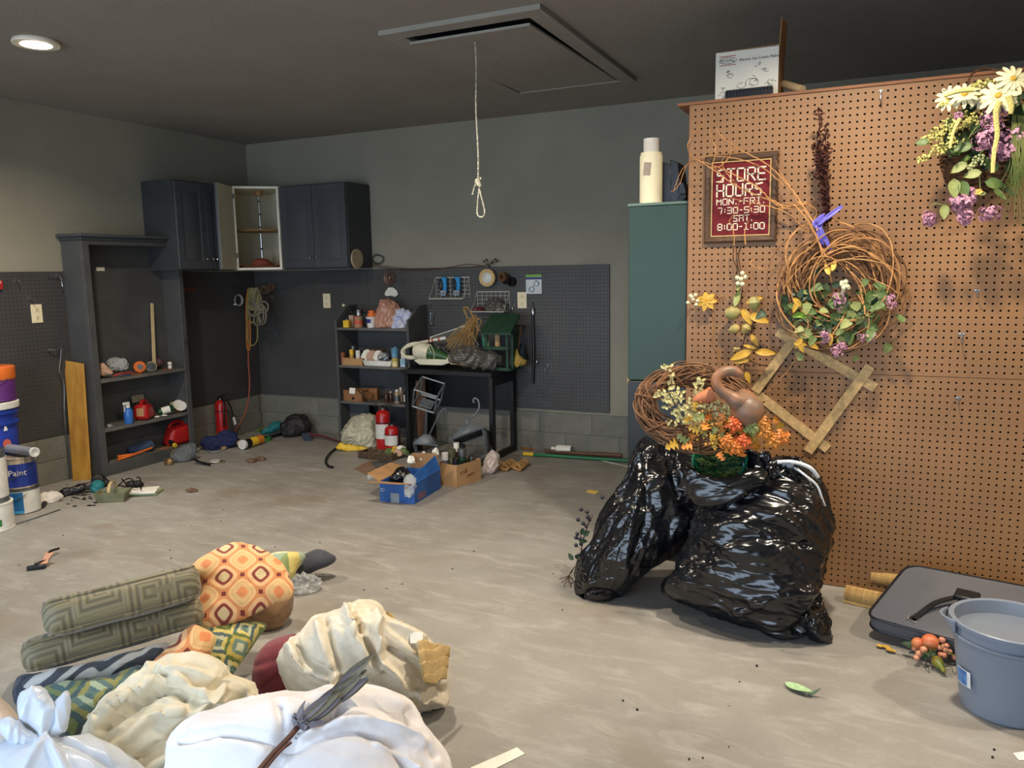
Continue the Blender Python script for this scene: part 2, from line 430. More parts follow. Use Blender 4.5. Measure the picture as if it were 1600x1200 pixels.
# dark pegboard sheets on the walls
def pegsheet(b, mt, label):
    o = b.thing('wall_pegboard', mt, label, 'pegboard', bevel=.0015); return o
pegsheet(MB().bb(-3.66, YB - .014, .315, -1.677, YB - .001, 1.345), M_pegx, 'dark grey pegboard sheet on the back wall behind the black table')
pegsheet(MB().bb(XL + .012, YB - .010, .30, -3.665, YB - .001, 1.345), M_pegx, 'dark grey pegboard sheet on the back wall under the wall cabinets')
pegsheet(MB().bb(XL + .001, 4.3, .30, XL + .012, YB - .014, 1.345), M_pegy, 'dark pegboard sheet on the left wall in the corner with the ropes')
pegsheet(MB().bb(XL + .001, 1.6, .30, XL + .012, 3.56, 1.357), M_pegy, 'dark pegboard sheet on the left wall beside the tall bookcase')
# attic hatch: trim frame proud of the ceiling, dropped panel
hx0, hx1, hy0, hy1 = -2.10, -1.31, 3.17, 4.60
h = thing('attic_hatch', 'grey ceiling attic hatch slightly ajar with pull cord in the middle', 'hatch', (-1.7, 3.9, CZ))
tw = .085
for nm, a in (('front', (hx0, hy0, hx1, hy0 + tw)), ('back', (hx0, hy1 - tw + .03, hx1, hy1)), ('left', (hx0, hy0 + tw, hx0 + tw, hy1 - tw + .03)), ('right', (hx1 - tw, hy0 + tw, hx1, hy1 - tw + .03))):
    b = MB().bb(a[0], a[1], CZ - .022, a[2], a[3], CZ - .0005); b.build('trim_board', M_ceil, h, bevel=.002)
b = MB().bb(hx0, hy0 - .003, CZ - .021, hx1, hy0 - .0005, CZ - .001)  # thin strips paint the lit faces of trim and panel
b.build('trim_edge_lit', M_edgelit, h, label='front edge of the trim painted paler as lit')
b = MB().bb(hx0 + tw, hy1 - tw + .027, CZ - .021, hx1 - tw, hy1 - tw + .0295, CZ - .001)
b.build('trim_edge_lit', M_edgelit, h, label='back edge of the opening painted paler as lit')
T = Matrix.Translation((0, hy1 - tw + .02, CZ - .004)) @ Matrix.Rotation(math.radians(1.25), 4, 'X')
b = MB(T).bb(hx0 + tw + .01, -(hy1 - hy0 - 2 * tw) + .005, -.014, hx1 - tw - .01, 0, -.002); b.build('hatch_panel', M_ceil, h, bevel=.002)
yy = -(hy1 - hy0 - 2 * tw) + .005
b = MB(T).bb(hx0 + tw + .01, yy - .003, -.014, hx1 - tw - .01, yy - .0004, -.003); b.build('panel_edge_lit', M_edgelit, h, label='lower edge of the hatch panel painted paler as lit')
MB().bb(hx0 + tw, hy0 + tw, CZ - .0012, hx1 - tw, hy1 - tw + .03, CZ - .0004).build('hatch_gap_shade', M_gapshade, h)  # flat dark sheet paints the shade above the dropped panel
# pull cord with knot and loop
rp = PY(742, 55, 3.39); cx, cy = rp.x, 3.39
zk = PY(745, 285, 3.39).z; zb = PY(750, 340, 3.39).z
M_cord = mat('cord', (196, 192, 172), .8, var=.35, vs=160)
c = thing('pull_cord', 'thin knotted pull cord hanging from the attic hatch', 'cord', (cx, cy, zb))
pts = [(cx + .003 * math.sin(k * .7), cy, CZ - .03 - (CZ - .03 - zk) * k / 14) for k in range(15)]
MB().tube(pts, .0038, 6).build('strand', M_cord, c)
b = MB()
for k in range(4):
    a = k * .8
    b.tube(catmull([(cx + .013 * math.cos(q + a), cy + .010 * math.sin(q + a), zk + .012 - .004 * q + .012 * math.sin(q * 2 + k)) for q in [i * .8 for i in range(9)]], 24), .0042, 6)
b.build('knot', M_cord, c)
MB().tube(catmull([(cx, cy, zk), (cx + .01, cy, zk - .05), (cx + .03, cy, zb + .03), (cx + .02, cy, zb + .004), (cx - .005, cy, zb + .01), (cx - .008, cy, zb + .05), (cx + .008, cy, zk)], 30), .0036, 6).build('loop', M_cord, c)
MB().tube(catmull([(cx, cy, zk + .01), (cx - .02, cy, zk - .02), (cx - .032, cy, zk - .055)], 12), .0036, 6).build('strand', M_cord, c)
# recessed ceiling lamps
M_glow = mat('lamp_lens', (255, 240, 215), .4, emit=(1, .86, .66, 1), es=14)
M_trimring = mat('lamp_trim', (235, 225, 205), .4)
for i, (x, y) in enumerate(LAMPS):
    lab = ['lit round recessed ceiling lamp in the left part of the garage', 'round recessed lamp in the ceiling before the attic hatch', 'round recessed lamp in the ceiling before the pegboard unit', 'round recessed lamp in the ceiling above the basket of flowers',
           ][i]
    L = thing('ceiling_lamp', lab, 'lamp', (x, y, CZ - .02), 'recessed ceiling lamps')
    MB().lathe([(.075, 0), (.098, 0), (.1, .008), (.096, .018), (.078, .018), (.072, .006)], 32, Matrix.Translation((x, y, CZ - .019))).build('trim_ring', M_trimring, L)
    MB().lathe([(.0, -.012), (.04, -.010), (.065, -.004), (.074, .004), (.074, .01), (0, .01)], 32, Matrix.Translation((x, y, CZ - .016))).build('lens', M_glow, L)
# ------------------------------------------------------------------ outlet plates, switch
def outlet(T, label, group=None):
    o = thing('wall_outlet', label, 'outlet', T.translation)
    MB(T).box((0, 0, .003), (.072, .116, .005)).build('cover_plate', M_outlet, o, bevel=.0015)
    for s in (-1, 1):
        f = MB(T).box((0, s * .026, .0065), (.034, .03, .002)).build('socket', M_outlet, o, bevel=.003)
        b = MB(T)
        for q in (-1, 1): b.box((q * .006, s * .026 + .003, .0078), (.003, .009, .0008))
        b.lathe([(0, 0), (.003, 0), (.003, .0008), (0, .0008)], 8, Matrix.Translation((0, s * .026 - .008, .0075)))
        b.build('slots', M_dark, f)
    return o
def wallT(p, side):     # local x right, y up, z out of the wall
    p = Vector(p)
    if side == 'back': B = Matrix(((1, 0, 0), (0, 0, -1), (0, 1, 0)))
    else: B = Matrix(((0, 0, 1), (1, 0, 0), (0, 1, 0)))
    return Matrix.Translation(p) @ B.to_4x4()
outlet(wallT(PY(511, 470, YB - .011), 'back'), 'almond outlet plate on the back wall under the wall cabinets')
outlet(wallT(PY(816, 469, YB - .015), 'back'), 'almond outlet plate to the right of the wire baskets')
outlet(wallT(PX(57, 490, XL + .0125), 'left'), 'almond outlet plate on the pegboard left of the tall bookcase')
# ------------------------------------------------------------------ tall bookcase on the left wall
xb, xf, y0, y1 = XL + .013, -4.62, 3.50, 4.295
zt = 1.575
s = thing('bookcase', 'tall dark blue grey bookcase with crown against the left wall', 'bookcase', ((xb + xf) / 2, (y0 + y1) / 2, 0))
MB().bb(xb, y0, 0, xf - .018, y0 + .018, zt - .02).build('side_panel', M_shelf, s, bevel=.0015)
MB().bb(xb, y1 - .018, 0, xf - .018, y1, zt - .02).build('side_panel', M_shelf, s, bevel=.0015)
MB().bb(xb, y0 + .018, .0, xb + .006, y1 - .018, zt - .02).build('back_panel', M_shelf, s)
MB().bb(xf - .018, y0, 0, xf, y0 + .05, zt - .02).build('face_stile', M_shelf, s, bevel=.002)
MB().bb(xf - .018, y1 - .04, 0, xf, y1, zt - .02).build('face_stile', M_shelf, s, bevel=.002)
MB().bb(xf - .018, y0 + .05, zt - .05, xf, y1 - .04, zt - .02).build('top_rail', M_shelf, s, bevel=.002)
MB().bb(xb, y0 - .03, zt, xf + .035, y1 + .012, zt + .02).build('top_board', M_navy, s, bevel=.003)
MB().bb(xb, y0 - .012, zt - .02, xf + .012, y1 + .008, zt).build('crown_moulding', M_navy, s, bevel=.005)
SZ = [.645, .315, .075]
for z in SZ[:2]:
    MB().bb(xb + .006, y0 + .018, z - .02, xf - .001, y1 - .018, z).build('shelf', M_dusty, s, bevel=.0015)
MB().bb(xb + .006, y0 + .018, SZ[2] - .02, xf - .018, y1 - .018, SZ[2]).build('shelf', M_dusty, s)
MB().bb(xf - .018, y0 + .05, 0, xf, y1 - .04, SZ[2] + .002).build('toe_board', M_shelf, s, bevel=.0015)
MB().bb(xb + .006, 3.74, 1.36, xb + .009, 3.80, 1.385).build('price_sticker', M_paper, s)
BX = (xb + .006, xf, y0 + .05, y1 - .04)
# ------------------------------------------------------------------ wall cabinets
def raised_door(b, T, w, hgt, m=0):        # local x along width, y up, z out
    b.T = T; b.bb(0, 0, 0, w, hgt, .018, m)
def cab_door(T, w, hgt, par, knobx, mt=None, mtp=None):
    d = MB(T).bb(0, 0, 0, w, hgt, .016).build('door', mt or M_navy, par, bevel=.002)
    fr = MB(T); t_ = .055
    fr.bb(0, 0, .016, t_, hgt, .021); fr.bb(w - t_, 0, .016, w, hgt, .021); fr.bb(t_, 0, .016, w - t_, t_, .021); fr.bb(t_, hgt - t_, .016, w - t_, hgt, .021)
    fr.build('door_frame', mt or M_navy, d, bevel=.002)
    p = MB(T); a = t_ + .012; z0 = .016
    p.add([(a, a, z0), (w - a, a, z0), (w - a, hgt - a, z0), (a, hgt - a, z0), (a + .022, a + .022, z0 + .006), (w - a - .022, a + .022, z0 + .006), (w - a - .022, hgt - a - .022, z0 + .006), (a + .022, hgt - a - .022, z0 + .006)],
          [(0, 1, 5, 4), (1, 2, 6, 5), (2, 3, 7, 6), (3, 0, 4, 7), (4, 5, 6, 7)])
    p.build('raised_panel', mt or M_navy, d)
    if knobx is not None:
        MB(T).lathe([(.004, 0), (.004, .012), (.010, .016), (.011, .021), (.006, .026), (0, .027)], 14, Matrix.Translation((knobx, .075, .02))).build('knob', M_chrome, d)
    return d
ZC0, ZC1 = 1.355, 1.99
def Tl(x, y, z): return Matrix.Translation((x, y, z)) @ Matrix(((0, 0, 1, 0), (1, 0, 0, 0), (0, 1, 0, 0), (0, 0, 0, 1)))
def Tb(x, y, z): return Matrix.Translation((x, y, z)) @ Matrix(((1, 0, 0, 0), (0, 0, -1, 0), (0, 1, 0, 0), (0, 0, 0, 1)))
c = thing('wall_cabinet', 'navy wall cabinet with two raised panel doors on the left wall', 'cabinet', (-4.67, 4.4, ZC0))
MB().bb(XL + .001, 4.17, ZC0, -4.53, 4.727, ZC1).build('body', M_navyd, c, bevel=.002)
cab_door(Tl(-4.529, 4.175, ZC0 + .01), .272, ZC1 - ZC0 - .02, c, .244); cab_door(Tl(-4.529, 4.451, ZC0 + .01), .272, ZC1 - ZC0 - .02, c, .028)
c = thing('wall_cabinet', 'navy wall cabinet with two raised panel doors on the back wall', 'cabinet', (-3.93, 5.08, ZC0))
cx0, cx1 = -4.235, -3.615
MB().bb(cx0, 4.95, ZC0, cx1, YB - .001, ZC1).build('body', M_navyd, c, bevel=.002)
wd = (cx1 - cx0 - .015) / 2
cab_door(Tb(cx0 + .005, 4.949, ZC0 + .01), wd, ZC1 - ZC0 - .02, c, wd - .028); cab_door(Tb(cx0 + .01 + wd, 4.949, ZC0 + .01), wd, ZC1 - ZC0 - .02, c, .028)
# diagonal corner cabinet, door open
hA = Vector((-4.515, 4.735, 0)); hB = Vector((-4.245, 4.935, 0))
c = thing('corner_cabinet', 'corner wall cabinet with its door open on a cream interior', 'cabinet', (-4.55, 4.97, ZC0))
x_, y_ = XL + .002, YB - .002
poly = [(hA.x, hA.y), (hB.x, hB.y), (hB.x, y_), (x_, y_), (x_, hA.y)]
MB().prism([(p[0], p[1], ZC0) for p in poly], (0, 0, .016)).build('cabinet_floor', M_cream, c)
MB().prism([(p[0], p[1], ZC1 - .016) for p in poly], (0, 0, .016)).build('cabinet_top', M_cream, c)
for a, bq in (((hA.x, hA.y), (x_, hA.y)), ((x_, hA.y), (x_, y_)), ((x_, y_), (hB.x, y_)), ((hB.x, y_), (hB.x, hB.y))):
    a, bq = Vector((*a, 0)), Vector((*bq, 0)); nrm = (bq - a).normalized().cross(Vector((0, 0, 1))) * .012
    cc = Vector((-4.5, 4.95, 0)); nrm = nrm if (cc - a).dot(nrm) > 0 else -nrm
    MB().prism([(a.x, a.y, ZC0 + .016), (bq.x, bq.y, ZC0 + .016), (bq.x + nrm.x, bq.y + nrm.y, ZC0 + .016), (a.x + nrm.x, a.y + nrm.y, ZC0 + .016)], (0, 0, ZC1 - ZC0 - .032)).build('side_panel', M_cream, c)
dd = (hB - hA).normalized(); L = (hB - hA).length; nn_ = Vector((dd.y, -dd.x, 0))
TF = Matrix.Translation((hA.x, hA.y, ZC0)) @ Matrix(((dd.x, 0, nn_.x, 0), (dd.y, 0, nn_.y, 0), (0, 1, 0, 0), (0, 0, 0, 1)))
b = MB(TF); H_ = ZC1 - ZC0
b.bb(0, 0, -.008, L, .018, .004); b.bb(0, H_ - .018, -.008, L, H_, .004); b.bb(L - .016, .018, -.008, L, H_ - .018, .004); b.bb(0, .018, -.008, .014, H_ - .018, .004)
b.build('face_frame', mat('white_edge', (236, 230, 210), .4), c, bevel=.001)
# open door, inside face towards the room
best = None
for k in range(-1800, 1800):
    a = k * pi / 1800; e = hA + Vector((math.cos(a), math.sin(a), 0)) * (L - .01)
    q = RM.transposed() @ (Vector((e.x, e.y, 1.7)) - CAMP); u = 800 + F * q.x / -q.z
    if abs(u - 341) < 1.2 and (e - hA).dot(nn_) > .05 and (best is None or (e - hA).dot(Vector((1, -1, 0))) > best[1]): best = (a, (e - hA).dot(Vector((1, -1, 0))))
a = best[0] if best else -2.2
du = Vector((math.cos(a), math.sin(a), 0)); dn = Vector((0, 0, 1)).cross(du)
if (CAMP - hA).dot(dn) > 0: dn = -dn      # outside face away from the camera
TD = Matrix.Translation((hA.x + .004 * nn_.x, hA.y + .004 * nn_.y, ZC0 + .004)) @ Matrix(((du.x, 0, dn.x, 0), (du.y, 0, dn.y, 0), (0, 1, 0, 0), (0, 0, 0, 1)))
dr = cab_door(TD, L - .012, H_ - .008, c, L - .045)
MB(TD).bb(.002, .002, -.0012, L - .014, H_ - .010, -.0002).build('door_lining', M_cream, dr)
for z in (.09, H_ - .1):
    MB(TD).bb(.0, z, -.012, .03, z + .035, -.001).build('hinge', M_steel, dr, bevel=.002)
cc = Vector((-4.50, 5.0, 0))
M_tan = mat('tan_shelf', (158, 122, 74), .5)
for z, r in ((.30, .19), (.022, .19)):
    MB().lathe([(0, 0), (r, 0), (r + .004, .006), (r, .014), (0, .014)], 40, Matrix.Translation((cc.x, cc.y, ZC0 + z))).build('turntable_shelf', M_tan if z > .1 else mat('rust_shelf', (118, 66, 44), .5), c)
MB().lathe([(.009, .03), (.009, H_ - .05)], 12, Matrix.Translation((cc.x, cc.y, ZC0))).build('spindle', M_chrome, c)
b = MB()
for z in (.05, .16, .29, .33, .43, .53): b.lathe([(.009, z), (.014, z + .006), (.009, z + .014)], 12, Matrix.Translation((cc.x, cc.y, ZC0)))
b.build('spindle_collar', M_chrome, c, kind='stuff')
MB().lathe([(.03, H_ - .055), (.034, H_ - .05), (.034, H_ - .02), (.03, H_ - .017)], 20, Matrix.Translation((cc.x, cc.y, ZC0))).build('spindle_cap', M_tan, c)
# rust coloured rag in the cabinet
cz = ZC0 + .037
p0 = cc + Vector((.075, -.055, cz + .02))
o = soft('folded_rag', mat('rust_cloth', (140, 70, 52), .85, var=.2), [(394, 409), (400, 405), (412, 404), (420, 407), (426, 413), (424, 417), (410, 417), (396, 416)], center=p0, T=.035, wr=[(.004, 60, None, 1)], zmin=cz, na=50, nr=12, label='rust red rag crumpled on the lowest shelf of the corner cabinet', cat='rag')
# ------------------------------------------------------------------ shelf unit on the back wall
x0, x1, yf, yb = -3.79, -3.125, 4.96, YB - .015
s = thing('shelf_unit', 'low grey shelf unit with sloping sides left of the black table', 'shelf', ((x0 + x1) / 2, 5.1, 0))
for xx in (x0, x1 - .018):
    pr = [(xx, yb, 0), (xx, yf, 0), (xx, yf, .965), (xx, yf + .05, .985), (xx, yf + .12, 1.04), (xx, yf + .17, 1.07), (xx, yb, 1.07)]
    MB().prism(pr, (.018, 0, 0)).build('side_panel', M_shelf, s, bevel=.0015, recalc=True)
BZ = [.905, .615, .335]
for z in BZ: MB().bb(x0 + .018, yf + .004, z - .018, x1 - .018, yb, z).build('shelf', M_dusty, s, bevel=.001)
MB().bb(x0 + .018, yb - .006, .02, x1 - .018, yb, 1.05).build('back_panel', M_shelf, s)
MB().bb(x0 + .018, yf + .12, 0, x0 + .2, yf + .135, .31).build('divider', M_navy, s)
SHX = (x0 + .018, x1 - .018, yf)
# ------------------------------------------------------------------ black table
tx0, tx1, ty0, ty1, tz = -3.10, -2.375, 4.79, YB - .02, .625
s = thing('table', 'small black table heaped with odds and ends against the back wall', 'table', ((tx0 + tx1) / 2, 5, 0))
MB().bb(tx0, ty0, tz - .03, tx1, ty1, tz).build('tabletop', M_black, s, bevel=.003)
for xx in (tx1 - .035, tx0 + .01):
    MB().bb(xx, ty0 + .03, .0, xx + .03, ty0 + .075, tz - .03).build('leg', M_black, s, bevel=.002)
    MB().bb(xx, ty1 - .07, .0, xx + .03, ty1 - .025, tz - .03).build('leg', M_black, s, bevel=.002)
    MB().bb(xx, ty0 + .075, .0, xx + .03, ty1 - .07, .045).build('foot_rail', M_black, s, bevel=.002)
    MB().bb(xx, ty0 + .075, tz - .10, xx + .03, ty1 - .07, tz - .03).build('side_rail', M_black, s, bevel=.002)
MB().bb(tx0 + .04, ty1 - .05, .30, tx1 - .035, ty1 - .035, tz - .03).build('modesty_panel', M_black, s)
TZ = tz
# ------------------------------------------------------------------ green cabinet and the tall unit with the front pegboard
def green_mat():
    m, t = newmat('green_lacquer'); b = t.bsdf(); tc = t.n('TexCoord').outputs['Object']
    nz = t.n('TexNoise', i_Vector=tc, i_Scale=3., i_Detail=5.).outputs[0]
    t.link(t.mix(nz, lin((22, 45, 32)), lin((30, 58, 42))), b.inputs['Base Color']); b.inputs['Roughness'].default_value = .45; return m
gx0, gx1, gy0, gy1 = -1.0, -.745, 3.40, 3.85
gz = PY(1030, 316, gy0).z; gzs = PY(1030, 596, gy0).z
gx0 = PY(982, 400, gy0).x
g = thing('green_cabinet', 'tall narrow glossy dark green cabinet left of the pegboard unit', 'cabinet', ((gx0 + gx1) / 2, 3.6, 0))
MB().bb(gx0, gy0, gzs + .002, gx1, gy1, gz - .012).build('upper_case', green_mat(), g, bevel=.003)
MB().bb(gx0, gy0, 0, gx1, gy1, gzs - .002).build('lower_case', mat('green_black', (22, 27, 26), .35), g, bevel=.003)
MB().bb(gx0 - .004, gy0 - .004, gz - .012, gx1 + .0, gy1, gz).build('top_board', mat('teal_edge', (96, 120, 108), .5), g, bevel=.002)
b = MB().bb(-1.035, 3.5, PY(975, 598, 3.5).z, gx0, 3.55, PY(975, 590, 3.5).z); b.build('wood_block', M_wood, g)
px0, px1, py, pzt, pzs = -.735, 1.75, 3.37, 1.965, .882
u = thing('pegboard_unit', 'tall storage unit faced with brown perforated pegboard', 'storage unit', ((px0 + px1) / 2, 3.6, 0))
def perforated(x0, x1, z0, z1, y, th, pitch=.0254, r=.0042, n=8):
    nx = int((x1 - x0 - .01) / pitch); nz = int((z1 - z0 - .01) / pitch)
    ax = x0 + ((x1 - x0) - nx * pitch) / 2; az = z0 + ((z1 - z0) - nz * pitch) / 2
    vs = []; fs = []; idx = {}
    def gv(i, k):
        if (i, k) not in idx: idx[(i, k)] = len(vs); vs.append((ax + i * pitch, y, az + k * pitch))
        return idx[(i, k)]
    rim = [(math.cos(2 * pi * q / n + pi / n) * r, math.sin(2 * pi * q / n + pi / n) * r) for q in range(n)]
    for i in range(nx):
        for k in range(nz):
            a, b_, c_, d_ = gv(i, k), gv(i + 1, k), gv(i + 1, k + 1), gv(i, k + 1)
            cx, cz = ax + (i + .5) * pitch, az + (k + .5) * pitch; s0 = len(vs)
            for yy in (y, y + th):
                for p in rim: vs.append((cx + p[0], yy, cz + p[1]))
            # rim order starts at 22.5 deg
            fs += [(b_, c_, s0), (c_, s0 + 1, s0), (c_, s0 + 2, s0 + 1), (c_, d_, s0 + 2), (d_, s0 + 3, s0 + 2), (d_, s0 + 4, s0 + 3), (d_, a, s0 + 4), (a, s0 + 5, s0 + 4), (a, s0 + 6, s0 + 5), (a, b_, s0 + 6), (b_, s0 + 7, s0 + 6), (b_, s0, s0 + 7)]
            fs += [(s0 + q, s0 + (q + 1) % n, s0 + n + (q + 1) % n, s0 + n + q) for q in range(n)]
    b = MB(); b.v = [Vector(v) for v in vs]; b.f = fs; b.m = [0] * len(fs)
    X0, X1, Z0, Z1 = ax, ax + nx * pitch, az, az + nz * pitch
    for q in ((x0, z0, x1, Z0), (x0, Z1, x1, z1), (x0, Z0, X0, Z1), (X1, Z0, x1, Z1)):
        b.bb(q[0], y, q[1], q[2], y + th, q[3])
    return b
perforated(px0, px1, pzs + .001, pzt, py, .006).build('pegboard_sheet', M_mas, u, flat=True)
perforated(px0, px1, 0.003, pzs - .001, py, .006).build('pegboard_sheet', M_mas, u, flat=True)
MB().bb(px0 - .004, py + .0065, 0, px0 + .015, py + .5, pzt).build('side_panel', M_masd, u)
MB().bb(px1 - .015, py + .0065, 0, px1 + .004, py + .5, pzt).build('side_panel', M_masd, u)
MB().bb(px0 + .015, py + .48, 0, px1 - .015, py + .5, pzt).build('back_panel', M_gapshade, u)  # shade inside the unit painted near-black behind the holes
MB().bb(px0 - .05, py - .006, pzt + .0005, px1 + .01, py + .5, pzt + .012).build('top_board', M_masd, u, bevel=.001)
# ------------------------------------------------------------------ garbage bags
def bag_mat():
    m, t = newmat('black_bag_plastic'); b = t.bsdf(); tc = t.n('TexCoord').outputs['Object']
    b.inputs['Base Color'].default_value = lin((17, 18, 21)); b.inputs['Roughness'].default_value = .2; b.inputs['Specular IOR Level'].default_value = .7
    mp = t.n('Mapping', i_Vector=tc, i_Scale=(5, 5, 16), i_Rotation=(0, .25, 0)).outputs[0]
    n1 = t.n('TexNoise', i_Vector=mp, i_Scale=1.8, i_Detail=5., i_Distortion=1.4, noise_type='RIDGED_MULTIFRACTAL').outputs[0]
    t.link(t.n('Bump', i_Height=n1, i_Strength=.6, i_Distance=.010).outputs[0], b.inputs['Normal'])
    return m
M_bag = bag_mat()
BW = (Vector((1, 0, -.15)), 4)
pA = PZ(930, 948, 0) + Vector((.10, .28, .35))
bag1 = soft('trash_bag', M_bag, [(1008, 686), (1045, 690), (1085, 700), (1125, 722), (1130, 760), (1108, 800), (1090, 838), (1050, 862), (1012, 884), (985, 912), (962, 938), (930, 952), (905, 948), (895, 925), (898, 898), (915, 862), (948, 800), (980, 745), (992, 705)],
     center=pA, T=.17, Tb=.15, wr=[(.016, 6, (Vector((.55, 0, 1)), 5), 1), (.008, 15, (Vector((.6, 0, 1)), 4), 4), (.004, 34, (Vector((.3, 0, 1)), 3), 9)], lump=.03, lumps=4,
     strokes=[([(1040, 700), (1065, 780), (1108, 810)], 9, -.03), ([(1000, 700), (960, 800), (925, 900)], 7, -.014), ([(1020, 700), (990, 800), (975, 900)], 8, .014), ([(905, 935), (935, 925), (965, 935)], 6, -.02), ([(1000, 720), (1010, 800), (985, 880)], 5, -.012)],
     label='narrow black garbage bag leaning to the left with its mouth open', cat='garbage bag', na=190, nr=50, ymax=3.36)
pB = PZ(1190, 992, 0) + Vector((0.02, .18, .3))
bag2 = soft('trash_bag', M_bag, [(1135, 742), (1165, 728), (1200, 722), (1240, 722), (1268, 738), (1284, 765), (1293, 800), (1295, 840), (1288, 890), (1280, 925), (1288, 965), (1290, 1000), (1278, 995), (1262, 984), (1225, 994), (1190, 986), (1140, 968), (1100, 950), (1070, 935), (1045, 918), (1062, 890), (1078, 850), (1092, 815), (1112, 775)],
     center=pB, T=.24, Tb=.2, wr=[(.013, 7, BW, 2), (.010, 15, BW, 6), (.005, 36, BW, 3)], lump=.03, lumps=4,
     strokes=[([(1120, 800), (1180, 812), (1230, 800)], 6, .012), ([(1110, 860), (1170, 838), (1260, 850)], 6, -.012), ([(1150, 960), (1210, 935), (1275, 925)], 6, .012), ([(1160, 780), (1200, 770), (1250, 790)], 8, -.012), ([(1245, 985), (1275, 950), (1288, 930)], 7, -.02)],
     label='full rounded black garbage bag slumped against the brown pegboard', cat='garbage bag', na=190, nr=50, ymax=3.36)
# gathered neck and white tie of the full bag
b = MB(); nk = PD(1205, 728, depth(pB) - .06)
for k in range(26):
    a = R.uniform(0, 2 * pi); rr = R.uniform(.01, .09)
    p0 = nk + Vector((rr * math.cos(a) * 1.3, rr * math.sin(a) * .5, -.03)); p1 = nk + Vector((R.uniform(-.09, .09), R.uniform(-.03, .03), R.uniform(.0, .035)))
    b.leaf(p0, p1 - p0 + Vector((.001, 0, .02)), (p0 - CAMP) * -1, R.uniform(.05, .10), R.uniform(.03, .06), R.uniform(-.5, .6), cup=.4, shape=lambda t: .5 + .5 * math.sin(pi * t))
b.build('gathered_neck', M_bag, bag2, solid=.001)
M_tie = mat('white_tie', (232, 230, 226), .3)
def ribbon(name, pix, D, wd, mt, par, label=None):
    pts = catmull([PD(x, y, D + dz) for x, y, dz in pix], 26); b = MB(); vs = []
    for i, p in enumerate(pts):
        d = (pts[min(i + 1, 25)] - pts[max(i - 1, 0)]).normalized(); s_ = d.cross(CAMP - p).normalized() * wd / 2
        vs += [p - s_, p + s_]
    b.add(vs, [(2 * i, 2 * i + 1, 2 * i + 3, 2 * i + 2) for i in range(25)])
    return b.build(name, mt, par, solid=.0015, label=label)
Db = depth(nk)
ribbon('drawstring', [(1214, 722, -.03), (1240, 722, -.05), (1266, 731, -.05), (1279, 747, -.03)], Db, .014, M_tie, bag2, 'white plastic tie')
ribbon('drawstring', [(1236, 726, -.05), (1256, 741, -.07), (1276, 758, -.06), (1284, 778, -.05), (1289, 791, -.04)], Db, .008, M_tie, bag2, 'white plastic tie')
ribbon('drawstring', [(1180, 728, -.05), (1188, 731, -.06), (1189, 739, -.06)], Db, .006, M_tie, bag2, 'white plastic tie')
# green pot with moss in the mouth of the bags
gp = PD(1128, 727, Db + .06)
pot = thing('flower_pot', 'dark green pot lined with moss wedged between the garbage bags', 'pot', gp - Vector((0, 0, .05)))
B = Matrix.Translation(gp) @ Matrix.Rotation(.85, 4, 'X') @ Matrix.Rotation(-.1, 4, 'Y')
MB(B).lathe([(.0, -.07), (.065, -.07), (.095, .03), (.103, .032), (.103, .048), (.095, .048), (.09, .02), (.06, -.06), (0, -.06)], 36).build('pot_body', mat('green_glaze', (10, 84, 62), .2, coat=.5), pot)
b = MB()
for k in range(340):
    a = R.uniform(0, 2 * pi); r_ = math.sqrt(R.random()) * .08
    p = Vector((r_ * math.cos(a) - .01, r_ * math.sin(a) - .01, .0)); d = Vector((math.cos(a) * .5 + R.uniform(-.6, .6), math.sin(a) * .5 + R.uniform(-.6, .6), .7))
    b.leaf(B @ p, B.to_3x3() @ d, Vector((R.uniform(-1, 1), R.uniform(-1, 1), .3)), R.uniform(.03, .06), .004, .5)
b.build('moss', mat('moss', (96, 116, 58), .9, col2=(60, 76, 38)), pot, kind='stuff')
cF = PD(1135, 762, Db - .05)
soft('open_mouth', M_bag, [(1070, 728), (1088, 742), (1110, 750), (1140, 750), (1165, 742), (1182, 730), (1196, 740), (1188, 762), (1160, 780), (1125, 792), (1096, 790), (1074, 760)], center=cF, T=.05, wr=[(.010, 8, (Vector((1, 0, .2)), 4), 2), (.005, 20, (Vector((1, 0, .2)), 4), 5)], parent=bag1, na=100, nr=30, label='slack open mouth of the bag')
# ------------------------------------------------------------------ vines, leaves, flowers
M_vine = mat('grapevine', (140, 100, 66), .75, var=.2, vs=30, bump=.4, bs=120, col2=(96, 64, 42))
M_vinel = mat('willow', (190, 138, 84), .6, var=.2, vs=20)
M_vined = mat('dark_vine', (84, 58, 42), .8, var=.2, vs=20)
def ringvines(C, e1, e2, rx, ry, tr, n, rad, seed, m=M_vine, loops=1.0, jit=.35, step=64):
    r_ = random.Random(seed); b = MB(); nz = e1.cross(e2).normalized()
    for k in range(n):
        a0 = r_.uniform(0, 2 * pi); ph = r_.uniform(0, 2 * pi); tw = r_.choice([2, 3, -2, 3, 4]) ; rr = tr * math.sqrt(r_.uniform(.15, 1)); span = 2 * pi * r_.uniform(.6, 1.1) * loops
        jx, jy = r_.uniform(-jit, jit) * tr, r_.uniform(-jit, jit) * tr; pts = []
        for i in range(step + 1):
            a = a0 + span * i / step; q = ph + tw * a * .5 + .6 * math.sin(a * 2 + k)
            rad_ = 1 + 0
            out = math.cos(q) * rr; up = math.sin(q) * rr
            pts.append(C + e1 * (math.cos(a) * (rx + out) + jx) + e2 * (math.sin(a) * (ry + out) + jy) + nz * up)
        b.tube(pts, rad * r_.uniform(.7, 1.3), 5)
    return b
LEAF = {}
